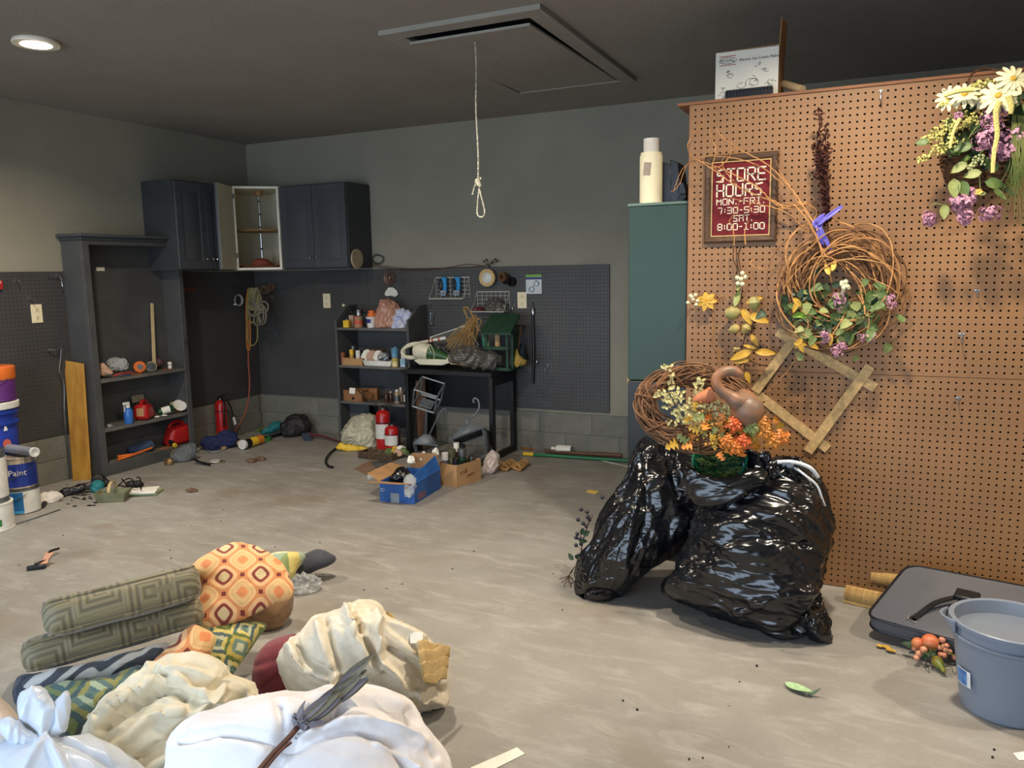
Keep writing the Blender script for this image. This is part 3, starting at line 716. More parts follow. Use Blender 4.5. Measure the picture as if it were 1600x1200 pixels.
def leafmesh(key, mt, L=1, W=.5, curl=.3, cup=.15, shape=None):
    if key not in LEAF:
        b = MB(); b.leaf((0, 0, 0), (1, 0, 0), (0, 0, 1), L, W, curl, cup=cup, shape=shape); LEAF[key] = b.data('leaf', mt, flat=False, angle=180)
    return LEAF[key]
maple = lambda t: (.25 + .9 * abs(math.sin(t * 3.0 * pi))) * (1 - t * .55) if t > .05 else .05
ivy = lambda t: 1.0 * (1 - t) ** .7 * (.6 + .6 * t) + .15 if t > .08 else .1
def put_leaf(par, me, p, d, n, s, name='leaf'):
    return inst(me, name, par, Matrix.Translation(Vector(p)) @ basis(n, d).to_4x4() @ Matrix.Diagonal((s, s, s, 1)))
def rdir(r_=R): return Vector((r_.uniform(-1, 1), r_.uniform(-1, 1), r_.uniform(-1, 1))).normalized()
def berries(b, c, r, n, spread, seed, m=0, nb=5):
    r_ = random.Random(seed)
    for k in range(n): b.ball(Vector(c) + rdir(r_) * spread * r_.random() ** .4, r * r_.uniform(.85, 1.15), n=nb, m=m)
def lilac(par, C, size, seed, mt, elong=None, n=70, name='flower_cluster'):
    r_ = random.Random(seed); b = MB(); el = Vector(elong) if elong is not None else Vector((0, 0, 0))
    for k in range(n):
        d = rdir(r_); p = Vector(C) + d * size * r_.uniform(.55, 1) + el * r_.uniform(-1, 1) * size
        for q in range(4):
            dd = (d + rdir(r_) * .9).normalized(); b.leaf(p, dd, d, size * .34, size * .22, .2, shape=lambda t: math.sin(pi * min(1, t + .1)) ** .6)
    return b.build(name, mt, par, flat=False, kind='stuff')
M_lil = mat('lilac_petals', (206, 160, 180), .7, var=.15, vs=60, col2=(166, 112, 136))
M_lil2 = mat('pink_petals', (206, 150, 160), .7, col2=(160, 96, 110), vs=60)
M_leafd = mat('ivy_green', (44, 66, 38), .5, var=.2, vs=14)
M_leafg = mat('leaf_green', (90, 112, 56), .5, var=.2, vs=14)
M_leafp = mat('leaf_pale', (140, 148, 86), .55, var=.15, vs=14)
M_leafy = mat('leaf_yellow', (212, 170, 56), .5, col2=(170, 126, 40), vs=20)
M_leafo = mat('leaf_orange', (212, 104, 46), .5, col2=(196, 130, 40), vs=14)
M_leafr = mat('leaf_red', (196, 72, 44), .5, col2=(220, 110, 40), vs=14)
M_leafa = mat('leaf_amber', (214, 146, 48), .5, col2=(176, 96, 36), vs=14)
M_berry = mat('white_berry', (222, 216, 180), .35, var=.1, vs=30)
PYY = 3.37
# ---- oval grapevine wreath resting on the bags
wc = PD(1086, 636, Db + .0)
s_ = mpp(wc); up = (RM @ Vector((0, 1, 0))); rt = (RM @ Vector((1, 0, 0)))
e2 = (up * .93 + Vector((0, .36, 0))).normalized()
W = thing('grapevine_wreath', 'oval brown grapevine wreath dressed with autumn leaves atop the garbage bags', 'wreath', wc - Vector((0, 0, .17)))
ringvines(wc, (rt - up * .12).normalized(), e2, 78 * s_, 54 * s_, 17 * s_, 74, .0026, 5).build('vine_ring', M_vine, W, kind='stuff')
for k in range(7):      # binding turns round the ring
    a = k * .9 + .3; c0 = wc + (rt - up * .12).normalized() * math.cos(a) * 78 * s_ + e2 * math.sin(a) * 54 * s_
    rd = (c0 - wc).normalized(); nz = (CAMP - wc).normalized(); b = MB()
    b.tube([c0 + rd * math.cos(q) * 19 * s_ + nz * math.sin(q) * 19 * s_ + rt * .006 * q for q in [i * 2 * pi / 14 for i in range(15)]], .003, 5)
    b.build('binding_vine', M_vine, W)
Dw = depth(wc) - .07
b = MB(); bs_ = MB()
for path in ([(1042, 574), (1050, 600), (1042, 625), (1058, 645), (1085, 655)], [(1030, 615), (1050, 628), (1075, 640), (1100, 650)], [(1094, 592), (1090, 612), (1096, 630), (1108, 650)], [(1045, 660), (1070, 655), (1095, 648), (1130, 640)], [(1060, 640), (1090, 640), (1120, 632), (1140, 650)], [(1050, 610), (1070, 622), (1095, 640), (1110, 665)]):
    pts = catmull([PD(x, y, Dw + R.uniform(-.02, .02)) for x, y in path], 22); bs_.tube(pts, .0015, 4)
    for p in pts:
        for q in range(2):
            pp = p + rdir() * .014; b.leaf(pp, rdir(), (CAMP - p), R.uniform(.012, .02), .010, .2, cup=.3); 
            if q: b.ball(pp + rdir() * .006, .0035, n=4)
bs_.build('spray_stem', M_vine, W); b.build('seed_spray', mat('dried_seed', (226, 216, 160), .6, col2=(190, 176, 110), vs=60), W, kind='stuff', label='cream dried seed spray')
ORB = mat('dried_orange_bits', (214, 160, 74), .5, col2=(180, 110, 50))
b = MB(); r_ = random.Random(3)
for k in range(120):
    p = PD(1118 + r_.gauss(0, 20), 668 + r_.gauss(0, 17), Dw + r_.uniform(-.05, .02)); b.ball(p, r_.uniform(.003, .006), n=4)
b.build('berry_spray', ORB, W, kind='stuff', label='amber berry spray')
cols = [M_leafy, M_leafa, M_leafy, M_leafo, M_leafp, M_leafa, M_leafp]
r_ = random.Random(8)
for k in range(70):
    x = r_.gauss(1140, 34); y = 672 + r_.gauss(0, 18) - (x - 1140) * .05
    if y > 712 or x > 1220 or y < 655 and x > 1140: continue
    mi = r_.choice(cols) if x < 1150 else r_.choice(cols[1:4])
    me = leafmesh('maple' + mi.name, mi, 1, 1.1, .35, .1, maple)
    d = (up * r_.uniform(-1, .4) + rt * (x - 1120) / 60 * r_.uniform(.2, 1.4) + rdir(r_) * .3)
    put_leaf(W, me, PD(x, y, Dw - r_.uniform(0, .07)), d, (CAMP - wc).normalized() + rdir(r_) * .6, r_.uniform(.024, .045))
for (x, y, mi) in ((1148, 664, M_leafr), (1160, 690, M_leafr), (1136, 690, M_leafo), (1150, 700, M_leafo), (1195, 675, M_leafa), (1210, 690, M_leafa), (1222, 684, M_leafo), (1176, 668, M_leafp), (1190, 662, M_leafa)):
    me = leafmesh('maple' + mi.name, mi, 1, 1.1, .35, .1, maple)
    for q in range(5):
        a = q * 1.26 + x; d = rt * math.cos(a) + up * math.sin(a)
        put_leaf(W, me, PD(x, y, Dw - .08), d, (CAMP - wc).normalized() + d * .3, .036)
# gourds of the wreath
M_gourd = mat('gourd', (158, 104, 68), .45, col2=(112, 92, 76), vs=12)
G = MB(); Dg = Dw - .06; gp = [(1168, 640, 21), (1160, 630, 22), (1150, 626, 14), (1140, 619, 9.5), (1128, 612, 8), (1120, 600, 8), (1121, 589, 8), (1132, 581, 8), (1145, 580, 8), (1154, 584, 7), (1157, 588, 5)]
gpc = catmull([PD(x, y, Dg + (.02 if r > 15 else 0)) for x, y, r in gp], 60); grr = catmull([(r, 0, 0) for _, _, r in gp], 60)
G.tube(gpc, [v.x * s_ for v in grr], 14)
G.ball(PD(1168, 642, Dg + .015), 25 * s_, (1, .95, 1), 12)
G.build('swan_neck_gourd', M_gourd, W)
b = MB(Matrix.Translation(PD(1097, 622, Dw - .01)) @ basis(rt + up * .4).to_4x4()); b.lathe([(0, -.04), (.012, -.035), (.022, 0), (.026, .03), (.027, .04), (.02, .036), (0, .03)], 16); b.build('seed_cup', mat('orange_cup', (196, 120, 80), .6), W)
# ---- diamond lattice leaning flat on the pegboard
M_slat = mat('weathered_pine', (206, 172, 120), .7, col2=(170, 142, 96), vs=8, stretch=(6, 1, 6), bump=.2)
D = thing('lattice_frame', 'diamond shaped frame of crossed pale wooden slats hung on the pegboard', 'frame', PY(1270, 640, PYY))
def slat(a, b_, k):
    y = PYY - .0035 - k * .0075; p, q = PY(*a, y), PY(*b_, y)
    MB().bar(p, q, .038, .0065, (0, 1, 0)).build('slat', M_slat, D, bevel=.001)
slat((1246, 522), (1180, 612), 1); slat((1214, 518), (1368, 606), 0); slat((1360, 572), (1262, 706), 1); slat((1178, 612), (1294, 702), 0)
# ---- framed store hours sign
sg = [PY(*p, PYY - .012) for p in ((1102, 382), (1215, 376), (1215, 237), (1100, 243))]
sx0, sx1 = (sg[0].x + sg[3].x) / 2, (sg[1].x + sg[2].x) / 2; sz0, sz1 = (sg[0].z + sg[1].z) / 2, (sg[2].z + sg[3].z) / 2
S = thing('framed_sign', 'maroon store hours sign in a dark wooden frame on the pegboard', 'sign', ((sx0 + sx1) / 2, PYY - .01, sz0))
MB().bb(sx0 + .01, PYY - .008, sz0 + .01, sx1 - .01, PYY - .001, sz1 - .01).build('sign_board', mat('maroon_felt', (104, 18, 28), .85, var=.06, vs=40), S)
M_frm = mat('walnut_frame', (96, 70, 48), .45, col2=(66, 46, 32), vs=8, stretch=(3, 3, 30))
fw = .027; prof = [(0, 0), (0, -.016), (.008, -.022), (.018, -.020), (.024, -.014), (fw, -.012), (fw, 0)]
cr = [(sx0, sz0, 1, 1), (sx1, sz0, -1, 1), (sx1, sz1, -1, -1), (sx0, sz1, 1, -1)]
for k in range(4):
    a, c_ = cr[k], cr[(k + 1) % 4]; b = MB(); n = len(prof)
    for q in (a, c_): b.v += [Vector((q[0] + q[2] * u, PYY - .001 + v, q[1] + q[3] * u)) for u, v in prof]
    b.f = [(i, (i + 1) % n, n + (i + 1) % n, n + i) for i in range(n)] + [tuple(range(n))[::-1], tuple(range(n, 2 * n))]; b.m = [0] * len(b.f)
    b.build('frame_side', M_frm, S, recalc=True)
b = MB(); g_ = fw + .001
for a in ((sx0 + fw, sz0 + fw, sx1 - fw, sz0 + fw + .004), (sx0 + fw, sz1 - fw - .004, sx1 - fw, sz1 - fw), (sx0 + fw, sz0 + fw + .004, sx0 + fw + .004, sz1 - fw - .004), (sx1 - fw - .004, sz0 + fw + .004, sx1 - fw, sz1 - fw - .004)):
    b.bb(a[0], PYY - .013, a[1], a[2], PYY - .009, a[3])
b.build('gilt_edge', mat('gilt', (196, 160, 100), .4, .5), S)
STK = {'S': [((1, 1), (.12, .9)), ((.12, .95), (0, .5)), ((0, .5), (.9, .5)), ((.9, .5), (.8, .05)), ((.85, 0), (-.05, .02))], 'T': [((0, 1), (1, 1)), ((.5, 1), (.5, 0))], 'O': [((0, 1), (1, 1)), ((1, 1), (1, 0)), ((1, 0), (0, 0)), ((0, 0), (0, 1))],
       'R': [((0, 0), (0, 1)), ((0, 1), (1, 1)), ((1, 1), (1, .5)), ((1, .5), (0, .5)), ((.4, .5), (1, 0))], 'E': [((0, 0), (0, 1)), ((0, 1), (1, 1)), ((0, .5), (.85, .5)), ((0, 0), (1, 0))], 'H': [((0, 0), (0, 1)), ((1, 0), (1, 1)), ((0, .5), (1, .5))],
       'U': [((0, 1), (0, 0)), ((0, 0), (1, 0)), ((1, 0), (1, 1))], 'M': [((0, 0), (0, 1)), ((0, 1), (.5, .5)), ((.5, .5), (1, 1)), ((1, 1), (1, 0))], 'N': [((0, 0), (0, 1)), ((0, 1), (1, 0)), ((1, 0), (1, 1))], 'F': [((0, 0), (0, 1)), ((0, 1), (1, 1)), ((0, .5), (.8, .5))],
       'I': [((.5, 0), (.5, 1)), ((.2, 1), (.8, 1)), ((.2, 0), (.8, 0))], 'A': [((0, 0), (0, .9)), ((0, 1), (1, 1)), ((1, 1), (1, 0)), ((0, .5), (1, .5))], '7': [((0, 1), (1, 1)), ((1, 1), (.7, 0))], '3': [((0, 1), (1, 1)), ((1, 1), (1, 0)), ((0, .5), (1, .5)), ((0, 0), (1, 0))],
       '0': [((0, 1), (1, 1)), ((1, 1), (1, 0)), ((1, 0), (0, 0)), ((0, 0), (0, 1))], '5': [((1, 1), (0, 1)), ((0, 1), (0, .5)), ((0, .5), (1, .5)), ((1, .5), (1, 0)), ((1, 0), (0, 0))], '8': [((0, 1), (1, 1)), ((1, 1), (1, 0)), ((1, 0), (0, 0)), ((0, 0), (0, 1)), ((0, .5), (1, .5))],
       '1': [((.5, 1), (.5, 0)), ((.2, 1), (.5, 1)), ((.1, 0), (.9, 0))], ':': [((.5, .75), (.5, .62)), ((.5, .35), (.5, .22))], '.': [((.5, .12), (.5, 0))], '-': [((.15, .5), (.85, .5))], ' ': []}
M_tape = mat('cream_tape', (238, 222, 196), .6, var=.04)
def strokes_line(txt, zc, hh, xa, xb, wd, narrow=':.'):
    ws = [(.45 if ch in narrow else (.75 if ch == '-' else 1)) for ch in txt]; gap = .42; tot = sum(ws) + gap * (len(ws) - 1); k = (xb - xa) / tot; x = xa
    b = MB()
    for ch, w_ in zip(txt, ws):
        for (p, q) in STK[ch]:
            pa = Vector((x + p[0] * w_ * k, PYY - .0092, zc - hh / 2 + p[1] * hh)); pb = Vector((x + q[0] * w_ * k, PYY - .0092, zc - hh / 2 + q[1] * hh))
            e = (pb - pa).normalized() * wd * .45; b.bar(pa - e, pb + e, wd, .0012, (0, 1, 0))
        x += (w_ + gap) * k
    b.build('lettering', M_tape, S)
def zpx(y): return PY(1158, y, PYY).z
iw = sx1 - sx0; ax_, bx_ = sx0 + iw * .17, sx1 - iw * .17
strokes_line('STORE', zpx(273), zpx(263.5) - zpx(283), ax_, bx_, .0056)
strokes_line('HOURS', zpx(296.8), zpx(288) - zpx(306), ax_, bx_ - .012, .0056)
strokes_line('MON.-FRI.', zpx(314.5), zpx(310) - zpx(319), ax_, bx_, .0032)
strokes_line('7:30-5:30', zpx(328.3), zpx(324) - zpx(333), ax_ + .006, bx_, .0032)
strokes_line('SAT.', zpx(341), zpx(337) - zpx(346), ax_ + iw * .24, bx_ - iw * .16, .0032)
strokes_line('8:00-1:00', zpx(354), zpx(349.5) - zpx(359), ax_ + .006, bx_, .0038)
# ---- round vine wreath with ivy and lilac on the pegboard
wc2 = PY(1306, 448, PYY - .075); s2 = mpp(wc2); X_ = Vector((1, 0, 0)); Z_ = Vector((0, 0, 1))
V2 = thing('vine_wreath', 'round tangled vine wreath with ivy and purple lilac on the pegboard', 'wreath', wc2 - Vector((0, 0, .22)))
ringvines(wc2, X_, Z_, 64 * s2, 68 * s2, 19 * s2, 34, .0024, 21, jit=1.3).build('vine_ring', M_vine, V2, kind='stuff')
ringvines(wc2 - Vector((0, .02, 0)), X_, Z_, 62 * s2, 66 * s2, 22 * s2, 26, .0023, 22, jit=1.1).build('willow_ring', M_vinel, V2, kind='stuff')
def P2(x, y, dy=0): return PY(x, y, PYY - .08 - dy)
wil = [[(1300, 440), (1286, 400), (1270, 350), (1250, 320), (1225, 290), (1190, 262), (1150, 248), (1100, 245), (1068, 262), (1052, 300)], [(1290, 400), (1262, 345), (1240, 320), (1222, 318)], [(1278, 360), (1240, 300), (1200, 258), (1160, 236), (1130, 215), (1118, 200)],
       [(1262, 318), (1230, 322), (1190, 308), (1150, 290), (1110, 262), (1080, 250), (1060, 290), (1048, 300)], [(1260, 316), (1222, 325), (1180, 290), (1140, 270), (1105, 255), (1085, 252), (1070, 262)], [(1276, 356), (1258, 358), (1240, 340), (1215, 326), (1180, 318), (1140, 309)],
       [(1080, 250), (1075, 228), (1082, 210), (1096, 196), (1100, 186)], [(1112, 262), (1118, 235), (1112, 215), (1108, 200)], [(1116, 262), (1128, 258), (1142, 240), (1138, 225)], [(1150, 288), (1130, 262), (1132, 245), (1155, 232)], [(1240, 300), (1220, 270), (1212, 250)], [(1115, 262), (1123, 268), (1128, 280), (1120, 285)],
       [(1180, 405), (1172, 412), (1190, 420), (1215, 425), (1240, 440)], [(1260, 480), (1262, 510), (1254, 540), (1230, 580), (1200, 612)], [(1147, 384), (1146, 360), (1140, 345), (1150, 330), (1160, 300)], [(1165, 382), (1164, 360), (1170, 345)], [(1226, 325), (1200, 310), (1172, 320), (1176, 332)], [(1262, 318), (1276, 330), (1268, 352)]]
b = MB()
for k, pth in enumerate(wil):
    pts = catmull([P2(x, y, .02 + .035 * math.sin(i * 1.3 + k)) for i, (x, y) in enumerate(pth)], 10 * len(pth)); n_ = len(pts)
    b.tube([p + rdir() * .0015 for p in pts], [(.0034 - .0022 * i / n_) * (1 if k < 6 else .7) for i in range(n_)], 5)
b.build('willow_branches', M_vinel, V2, kind='stuff', label='curly orange tan willow twigs')
b = MB(); r_ = random.Random(4)
for k in range(5):
    top = (1288 + r_.uniform(-16, 14), 175 + k * 26); pts = catmull([P2(1300, 400, .02), P2(1292, 340, .03), P2((1290 + top[0]) / 2, 260, .03), P2(*top, .03)], 30); b.tube(pts, .0018, 4)
    for i, p in enumerate(pts[9:]):
        for q in range(7 if i < 15 else 3):
            d = rdir(r_); b.leaf(p + d * .004, d + Vector((0, 0, .6)), rdir(r_), r_.uniform(.012, .024), .011, .3, cup=.4)
b.build('dried_flower_spike', mat('dried_maroon', (92, 48, 34), .75, col2=(60, 32, 26), vs=40), V2, kind='stuff', label='dark maroon dried flower spike')
M_rib = mat('violet_ribbon', (112, 104, 196), .35)
b = MB()
for a, c_, wd in (((1278, 350), (1316, 322), .018), ((1276, 350), (1290, 336), .03), ((1276, 352), (1286, 385), .016), ((1280, 352), (1300, 395), .014), ((1272, 344), (1282, 356), .03)):
    p, q = P2(*a, .05), P2(*c_, .06); b.leaf(p, q - p, CAMP - p, (q - p).length, wd, .15, cup=.35, shape=lambda t: .6 + .4 * math.sin(pi * t))
b.build('ribbon', M_rib, V2, solid=.001)
r_ = random.Random(12)
for k in range(185):
    a = r_.uniform(pi * .98, 2 * pi * 1.02); rr = r_.uniform(.62, 1.12); x = 1306 + math.cos(a) * 72 * rr; y = 458 - math.sin(a) * 70 * rr * .95
    if k % 3 == 0: x, y = r_.gauss(1312, 36), r_.gauss(482, 30)
    mt = r_.choice([M_leafd, M_leafd, M_leafg, M_leafp]) if x < 1290 else r_.choice([M_leafg, M_leafp, M_leafg, M_leafd])
    me = leafmesh('ivy' + mt.name, mt, 1, .95, .25, .12, ivy)
    put_leaf(V2, me, P2(x, y, r_.uniform(.0, .06)), rdir(r_) + Vector((0, 0, -.4)), Vector((0, -1, .3)) + rdir(r_) * .6, r_.uniform(.028, .05))
me = leafmesh('bright', mat('leaf_lime', (150, 186, 62), .5), 1, .4)
for q in range(5): put_leaf(V2, me, P2(1238 + q * 4, 495 - q * 2, .05), Vector((.8, -.2, .3 - q * .25)), Vector((0, -1, 0)), .05)
for k, (x, y, sz, el) in enumerate([(1312, 470, .028, (0, 0, -.8)), (1393, 472, .022, (.2, 0, -.8)), (1290, 525, .024, (0, 0, -.6)), (1308, 550, .022, (.6, 0, -.8)), (1355, 528, .02, (1.1, 0, 0)), (1316, 540, .018, (.3, 0, -.5))]):
    lilac(V2, P2(x, y, .07), sz, 40 + k, M_lil, el, 46)
b = MB(); berries(b, P2(1318, 447, .08), .0085, 12, .022, 5); b.build('berry_cluster', M_berry, V2, kind='stuff')
for (x, y, d) in ((1300, 424, (.2, 0, 1)), (1296, 430, (-.3, 0, .8)), (1298, 520, (0, 0, -1)), (1248, 532, (.3, 0, -.8)), (1254, 528, (-.5, 0, -.7)), (1240, 536, (1, 0, -.1)), (1262, 534, (.9, 0, -.6)), (1240, 465, (.5, 0, -.6)), (1247, 470, (-.3, 0, -.8))):
    put_leaf(V2, leafmesh('yel', M_leafy, 1, .4), P2(x, y, .07), Vector(d), Vector((0, -1, .2)), .05)
# ---- hanging garland with pods and yellow leaves
GV = thing('dried_garland', 'hanging garland of green pods, white berries and yellow leaves below the sign', 'garland', P2(1160, 560))
def Q2(x, y, dy=0): return PY(x, y, PYY - .035 - dy)
b = MB()
for pth in ([(1150, 384), (1152, 410), (1156, 430), (1160, 450)], [(1146, 384), (1146, 405), (1152, 422), (1150, 440)], [(1158, 384), (1154, 400), (1158, 425)], [(1160, 450), (1158, 470), (1162, 492), (1168, 510), (1160, 540), (1158, 565), (1172, 572)], [(1166, 510), (1174, 520), (1176, 545)], [(1160, 555), (1165, 580), (1170, 590)], [(1168, 560), (1180, 568), (1200, 572)]):
    b.tube(catmull([Q2(x, y, .01 * math.sin(x)) for x, y in pth], 24), .0022, 5)
b.build('twisted_stem', M_vined, GV, kind='stuff')
berr = mat('green_pod', (140, 142, 88), .5, col2=(176, 150, 90), vs=12)
for (x, y, rr, st) in ((1145, 489, 12, 1.1), (1148, 514, 8.5, 1.1), (1166, 513, 8.5, 1.0), (1178, 474, 10.5, .8)):
    MB(Matrix.Translation(Q2(x, y, .03)) @ Matrix.Rotation(x, 4, 'Y')).lathe([(0, -1.1 * rr * s2), (.6 * rr * s2, -.9 * rr * s2), (rr * s2, -.1 * rr * s2), (.75 * rr * s2, .6 * rr * s2), (.2 * rr * s2, 1.2 * rr * s2), (0, 1.35 * rr * s2)], 16).build('pod', berr, GV)
for (x, y) in ((1160, 427), (1152, 434), (1165, 433), (1160, 444), (1153, 443), (1158, 436)): MB().ball(Q2(x, y, .04), 3.9 * s2, n=8).build('berry', M_berry, GV)
b = MB(); berries(b, Q2(1151, 547, .03), .006, 5, .013, 3); b.build('berry_cluster', berr, GV, kind='stuff')
for (x, y, d, L, wd) in ((1148, 480, (.15, 0, 1), .085, .3), (1152, 455, (.1, 0, 1.), .05, .3), (1160, 482, (.5, 0, -.9), .075, .42), (1170, 492, (1, 0, -.35), .085, .42), (1166, 474, (1, 0, .5), .07, .35), (1174, 522, (.55, 0, -1), .055, .4), (1176, 548, (-1, 0, -.4), .10, .34), (1180, 550, (1, 0, .0), .08, .36), (1172, 562, (-.9, 0, -.15), .075, .25), (1166, 580, (.3, 0, -1), .05, .45), (1182, 545, (-.9, 0, .3), .06, .25)):
    put_leaf(GV, leafmesh('gy%d' % int(wd * 100), M_leafy if wd != .3 else M_leafp, 1, wd), Q2(x, y, .04), Vector(d), Vector((0, -1, .3)), L)
SP = thing('leaf_sprig', 'small sprig of white berries and yellow leaves by the left pegboard edge', 'sprig', Q2(1100, 470))
for (x, y) in ((1081, 464), (1087, 461), (1075, 473), (1083, 468), (1090, 470), (1088, 476), (1079, 462)): MB().ball(Q2(x, y, .012), 3.3 * s2, n=7).build('berry', M_berry, SP)
for k in range(9):
    a = k * .9; put_leaf(SP, leafmesh('spy', M_leafy, 1, .55), Q2(1104, 470, .006), Vector((math.cos(a), 0, math.sin(a))), Vector((0, -1, .4)), .045)
b = MB()
for pth in ([(1112, 478), (1115, 500), (1112, 530)], [(1112, 530), (1122, 555), (1125, 570)], [(1118, 472), (1128, 462), (1132, 470)]): b.tube(catmull([PY(x, y, PYY - .006) for x, y in pth], 12), .0018, 4)
b.build('twig', M_vinel, SP)
# ---- hooks on the pegboard
for k, (x, y, hh) in enumerate([(1526, 458, 9), (1502, 528, 13), (1497, 625, 8), (1376, 150, 16), (1505, 520, 8)][:4]):
    p = PY(x, y, PYY); b = MB(); q = mpp(p)
    b.tube(catmull([p + Vector((0, -.001, hh * q * .5)), p + Vector((0, -.012, hh * q * .5)), p + Vector((0, -.012, -hh * q * .4)), p + Vector((0, -.02, -hh * q * .7)), p + Vector((0, -.034, -hh * q * .6)), p + Vector((0, -.038, -hh * q * .1))], 18), .0022, 6)
    b.box(p + Vector((0, -.002, hh * q * .5)), (.018, .003, .006))
    b.thing('peg_hook', M_chrome, ['small metal hook on the pegboard below the flower basket', 'metal hook at mid height on the pegboard right of the vine wreath', 'lowest metal hook on the pegboard just under the sheet joint', 'metal hook high on the pegboard near its top edge'][k], 'hook', 'metal peg hooks')
# ---- hanging basket of silk flowers
hc = PY(1545, 235, PYY - .13); s3 = mpp(hc); HB = thing('flower_basket', 'wicker wall basket overflowing with daisies and lilac at the top right', 'flower basket', hc - Vector((0, 0, .15)))
M_wick = mat('wicker', (96, 62, 34), .7, col2=(60, 38, 22), vs=30, bump=.5)
b = MB()
for k in range(16):
    z = -.13 + .016 * k; rr = .11 * math.sqrt(max(.05, 1 - (max(0, -z - .0) / .15) ** 2)) + .01
    pts = [hc + Vector((rr * math.cos(a) * 1.15, .125 - rr * 1.05 * math.sin(a) + .004 * (-1) ** i, z + .006 * math.sin(a * 7 + k))) for i, a in enumerate([pi * j / 26 for j in range(27)])]
    b.tube(pts, .0055, 5)
b.build('basket_body', M_wick, HB, kind='stuff')
def H2(x, y, dy=0): return PY(x, y, PYY - .14 - dy)
MB().tube(catmull([H2(1512, 135), H2(1518, 116, -.02), H2(1540, 107, -.04), H2(1562, 112, -.04), H2(1580, 128)], 24), .004, 6).build('handle', M_wick, HB)
MB().tube([hc + Vector((0, .128, .12)), hc + Vector((0, .131, .02))], .003, 5).build('hanger', M_steel, HB)
def panicle(a, b_, wd, seed, par, mt, n=150):
    r2 = random.Random(seed); b = MB(); p, q = H2(*a, .05), H2(*b_, .05)
    for k in range(n):
        t = r2.random(); c_ = p.lerp(q, t) + rdir(r2) * wd * s3 * (1 - .75 * t) * r2.random() ** .5
        if r2.random() < .5: b.ball(c_, .0042, n=3)
        else: b.leaf(c_, rdir(r2), rdir(r2), .012, .009, .2)
    b.build('flower_panicle', mt, par, kind='stuff', flat=True)
M_pan = mat('cream_panicle', (216, 208, 130), .7, col2=(176, 172, 90), vs=60)
panicle((1510, 185), (1440, 222), 24, 1, HB, M_pan, 210); panicle((1500, 215), (1434, 252), 17, 2, HB, M_pan, 150); panicle((1530, 145), (1468, 165), 13, 3, HB, M_pan, 110); panicle((1550, 130), (1520, 135), 10, 4, HB, M_pan, 60); panicle((1525, 180), (1505, 196), 14, 5, HB, M_pan, 70); panicle((1535, 245), (1515, 262), 14, 6, HB, mat('pale_green_floret', (190, 196, 140), .7, vs=60), 80)
petal = leafmesh('petal', mat('daisy_petal', (234, 228, 192), .6, col2=(216, 208, 156), vs=30), 1, .3, .18, .2, lambda t: min(1, t * 3 + .2) * (1 if t < .8 else (1 - (t - .8) * 3.2)))
for k, (x, y, dy, sz, tl) in enumerate([(1483, 152, .05, .042, (-.3, -1, .3)), (1507, 147, .07, .045, (0, -1, .5)), (1530, 150, .05, .04, (.2, -1, .2)), (1560, 149, .10, .056, (-.2, -1, .2)), (1583, 123, .09, .05, (.3, -1, .4)), (1572, 143, .09, .04, (.3, -1, .1))]):
    dz = MB(Matrix.Translation(H2(x, y, dy)) @ basis(tl).to_4x4()).lathe([(0, .008), (.007, .007), (.011, .002), (.010, -.003), (0, -.004)], 12).build('daisy', mat('daisy_centre', (196, 160, 60), .8, vs=90), HB)
    Bm = basis(tl)
    for q in range(12):
        a = q * 2 * pi / 12; d = Bm @ Vector((math.cos(a), math.sin(a), .12)); o = bpy.data.objects.new('petal', petal); COL.objects.link(o); o.parent = dz
        o.matrix_basis = Matrix.Translation(-HB.location) @ Matrix.Translation(H2(x, y, dy) + d * .006) @ basis(Vector(tl) + d * .1, d).to_4x4() @ Matrix.Diagonal((sz, sz, sz, 1))
for k, (x, y, sz, dy, el) in enumerate([(1556, 178, .03, .06, (.6, 0, .5)), (1498, 181, .014, .1, (0, 0, 0)), (1545, 215, .034, .07, (-.4, 0, -.4)), (1566, 230, .036, .06, (.2, 0, -.5)), (1590, 215, .03, .05, (0, 0, .3)), (1503, 318, .032, .06, (-.3, 0, .3)), (1508, 340, .024, .06, (0, 0, -.3)), (1518, 305, .02, .05, (0, 0, .5)), (1452, 342, .022, .05, (.1, 0, -.4)), (1548, 333, .024, .06, (.6, 0, .1)), (1580, 130, .012, .06, (0, 0, 0))]):
    lilac(HB, H2(x, y, dy), sz * 1.2, 80 + k, M_lil if k != 10 else M_lil2, el, 95)
r_ = random.Random(31)
for k in range(105):
    x, y = r_.gauss(1550, 40), r_.gauss(205, 46)
    if x > 1640 or x < 1470 or y > 300 or y < 140: continue
    mt = r_.choice([M_leafd, M_leafd, M_leafg])
    put_leaf(HB, leafmesh('ov' + mt.name, mt, 1, .6), H2(x, y, r_.uniform(-.03, .05)), rdir(r_) + Vector((0, 0, -.2)), Vector((0, -1, .3)) + rdir(r_) * .7, r_.uniform(.04, .065))
for (x, y, d, sz, mt) in ((1452, 222, (-1, 0, .1), .045, M_leafg), (1520, 228, (-1, 0, -.1), .06, M_leafg), (1511, 255, (-1, 0, -.6), .055, M_leafp), (1490, 280, (.1, 0, -1), .065, M_leafp), (1502, 283, (.3, 0, -1), .06, M_leafg), (1534, 270, (-1, 0, -.1), .055, M_leafp), (1538, 285, (1, 0, -.2), .065, M_leafg), (1476, 320, (0, 0, -1), .05, M_leafp), (1536, 300, (-1, 0, .1), .035, M_leafy), (1526, 302, (1, 0, 0), .03, M_leafp), (1590, 150, (-.3, 0, -1), .05, M_leafg), (1600, 160, (.6, 0, -1), .06, M_leafg)):
    put_leaf(HB, leafmesh('ov' + mt.name, mt, 1, .6), H2(x, y, .07), Vector(d), Vector((0, -1, .35)), sz)
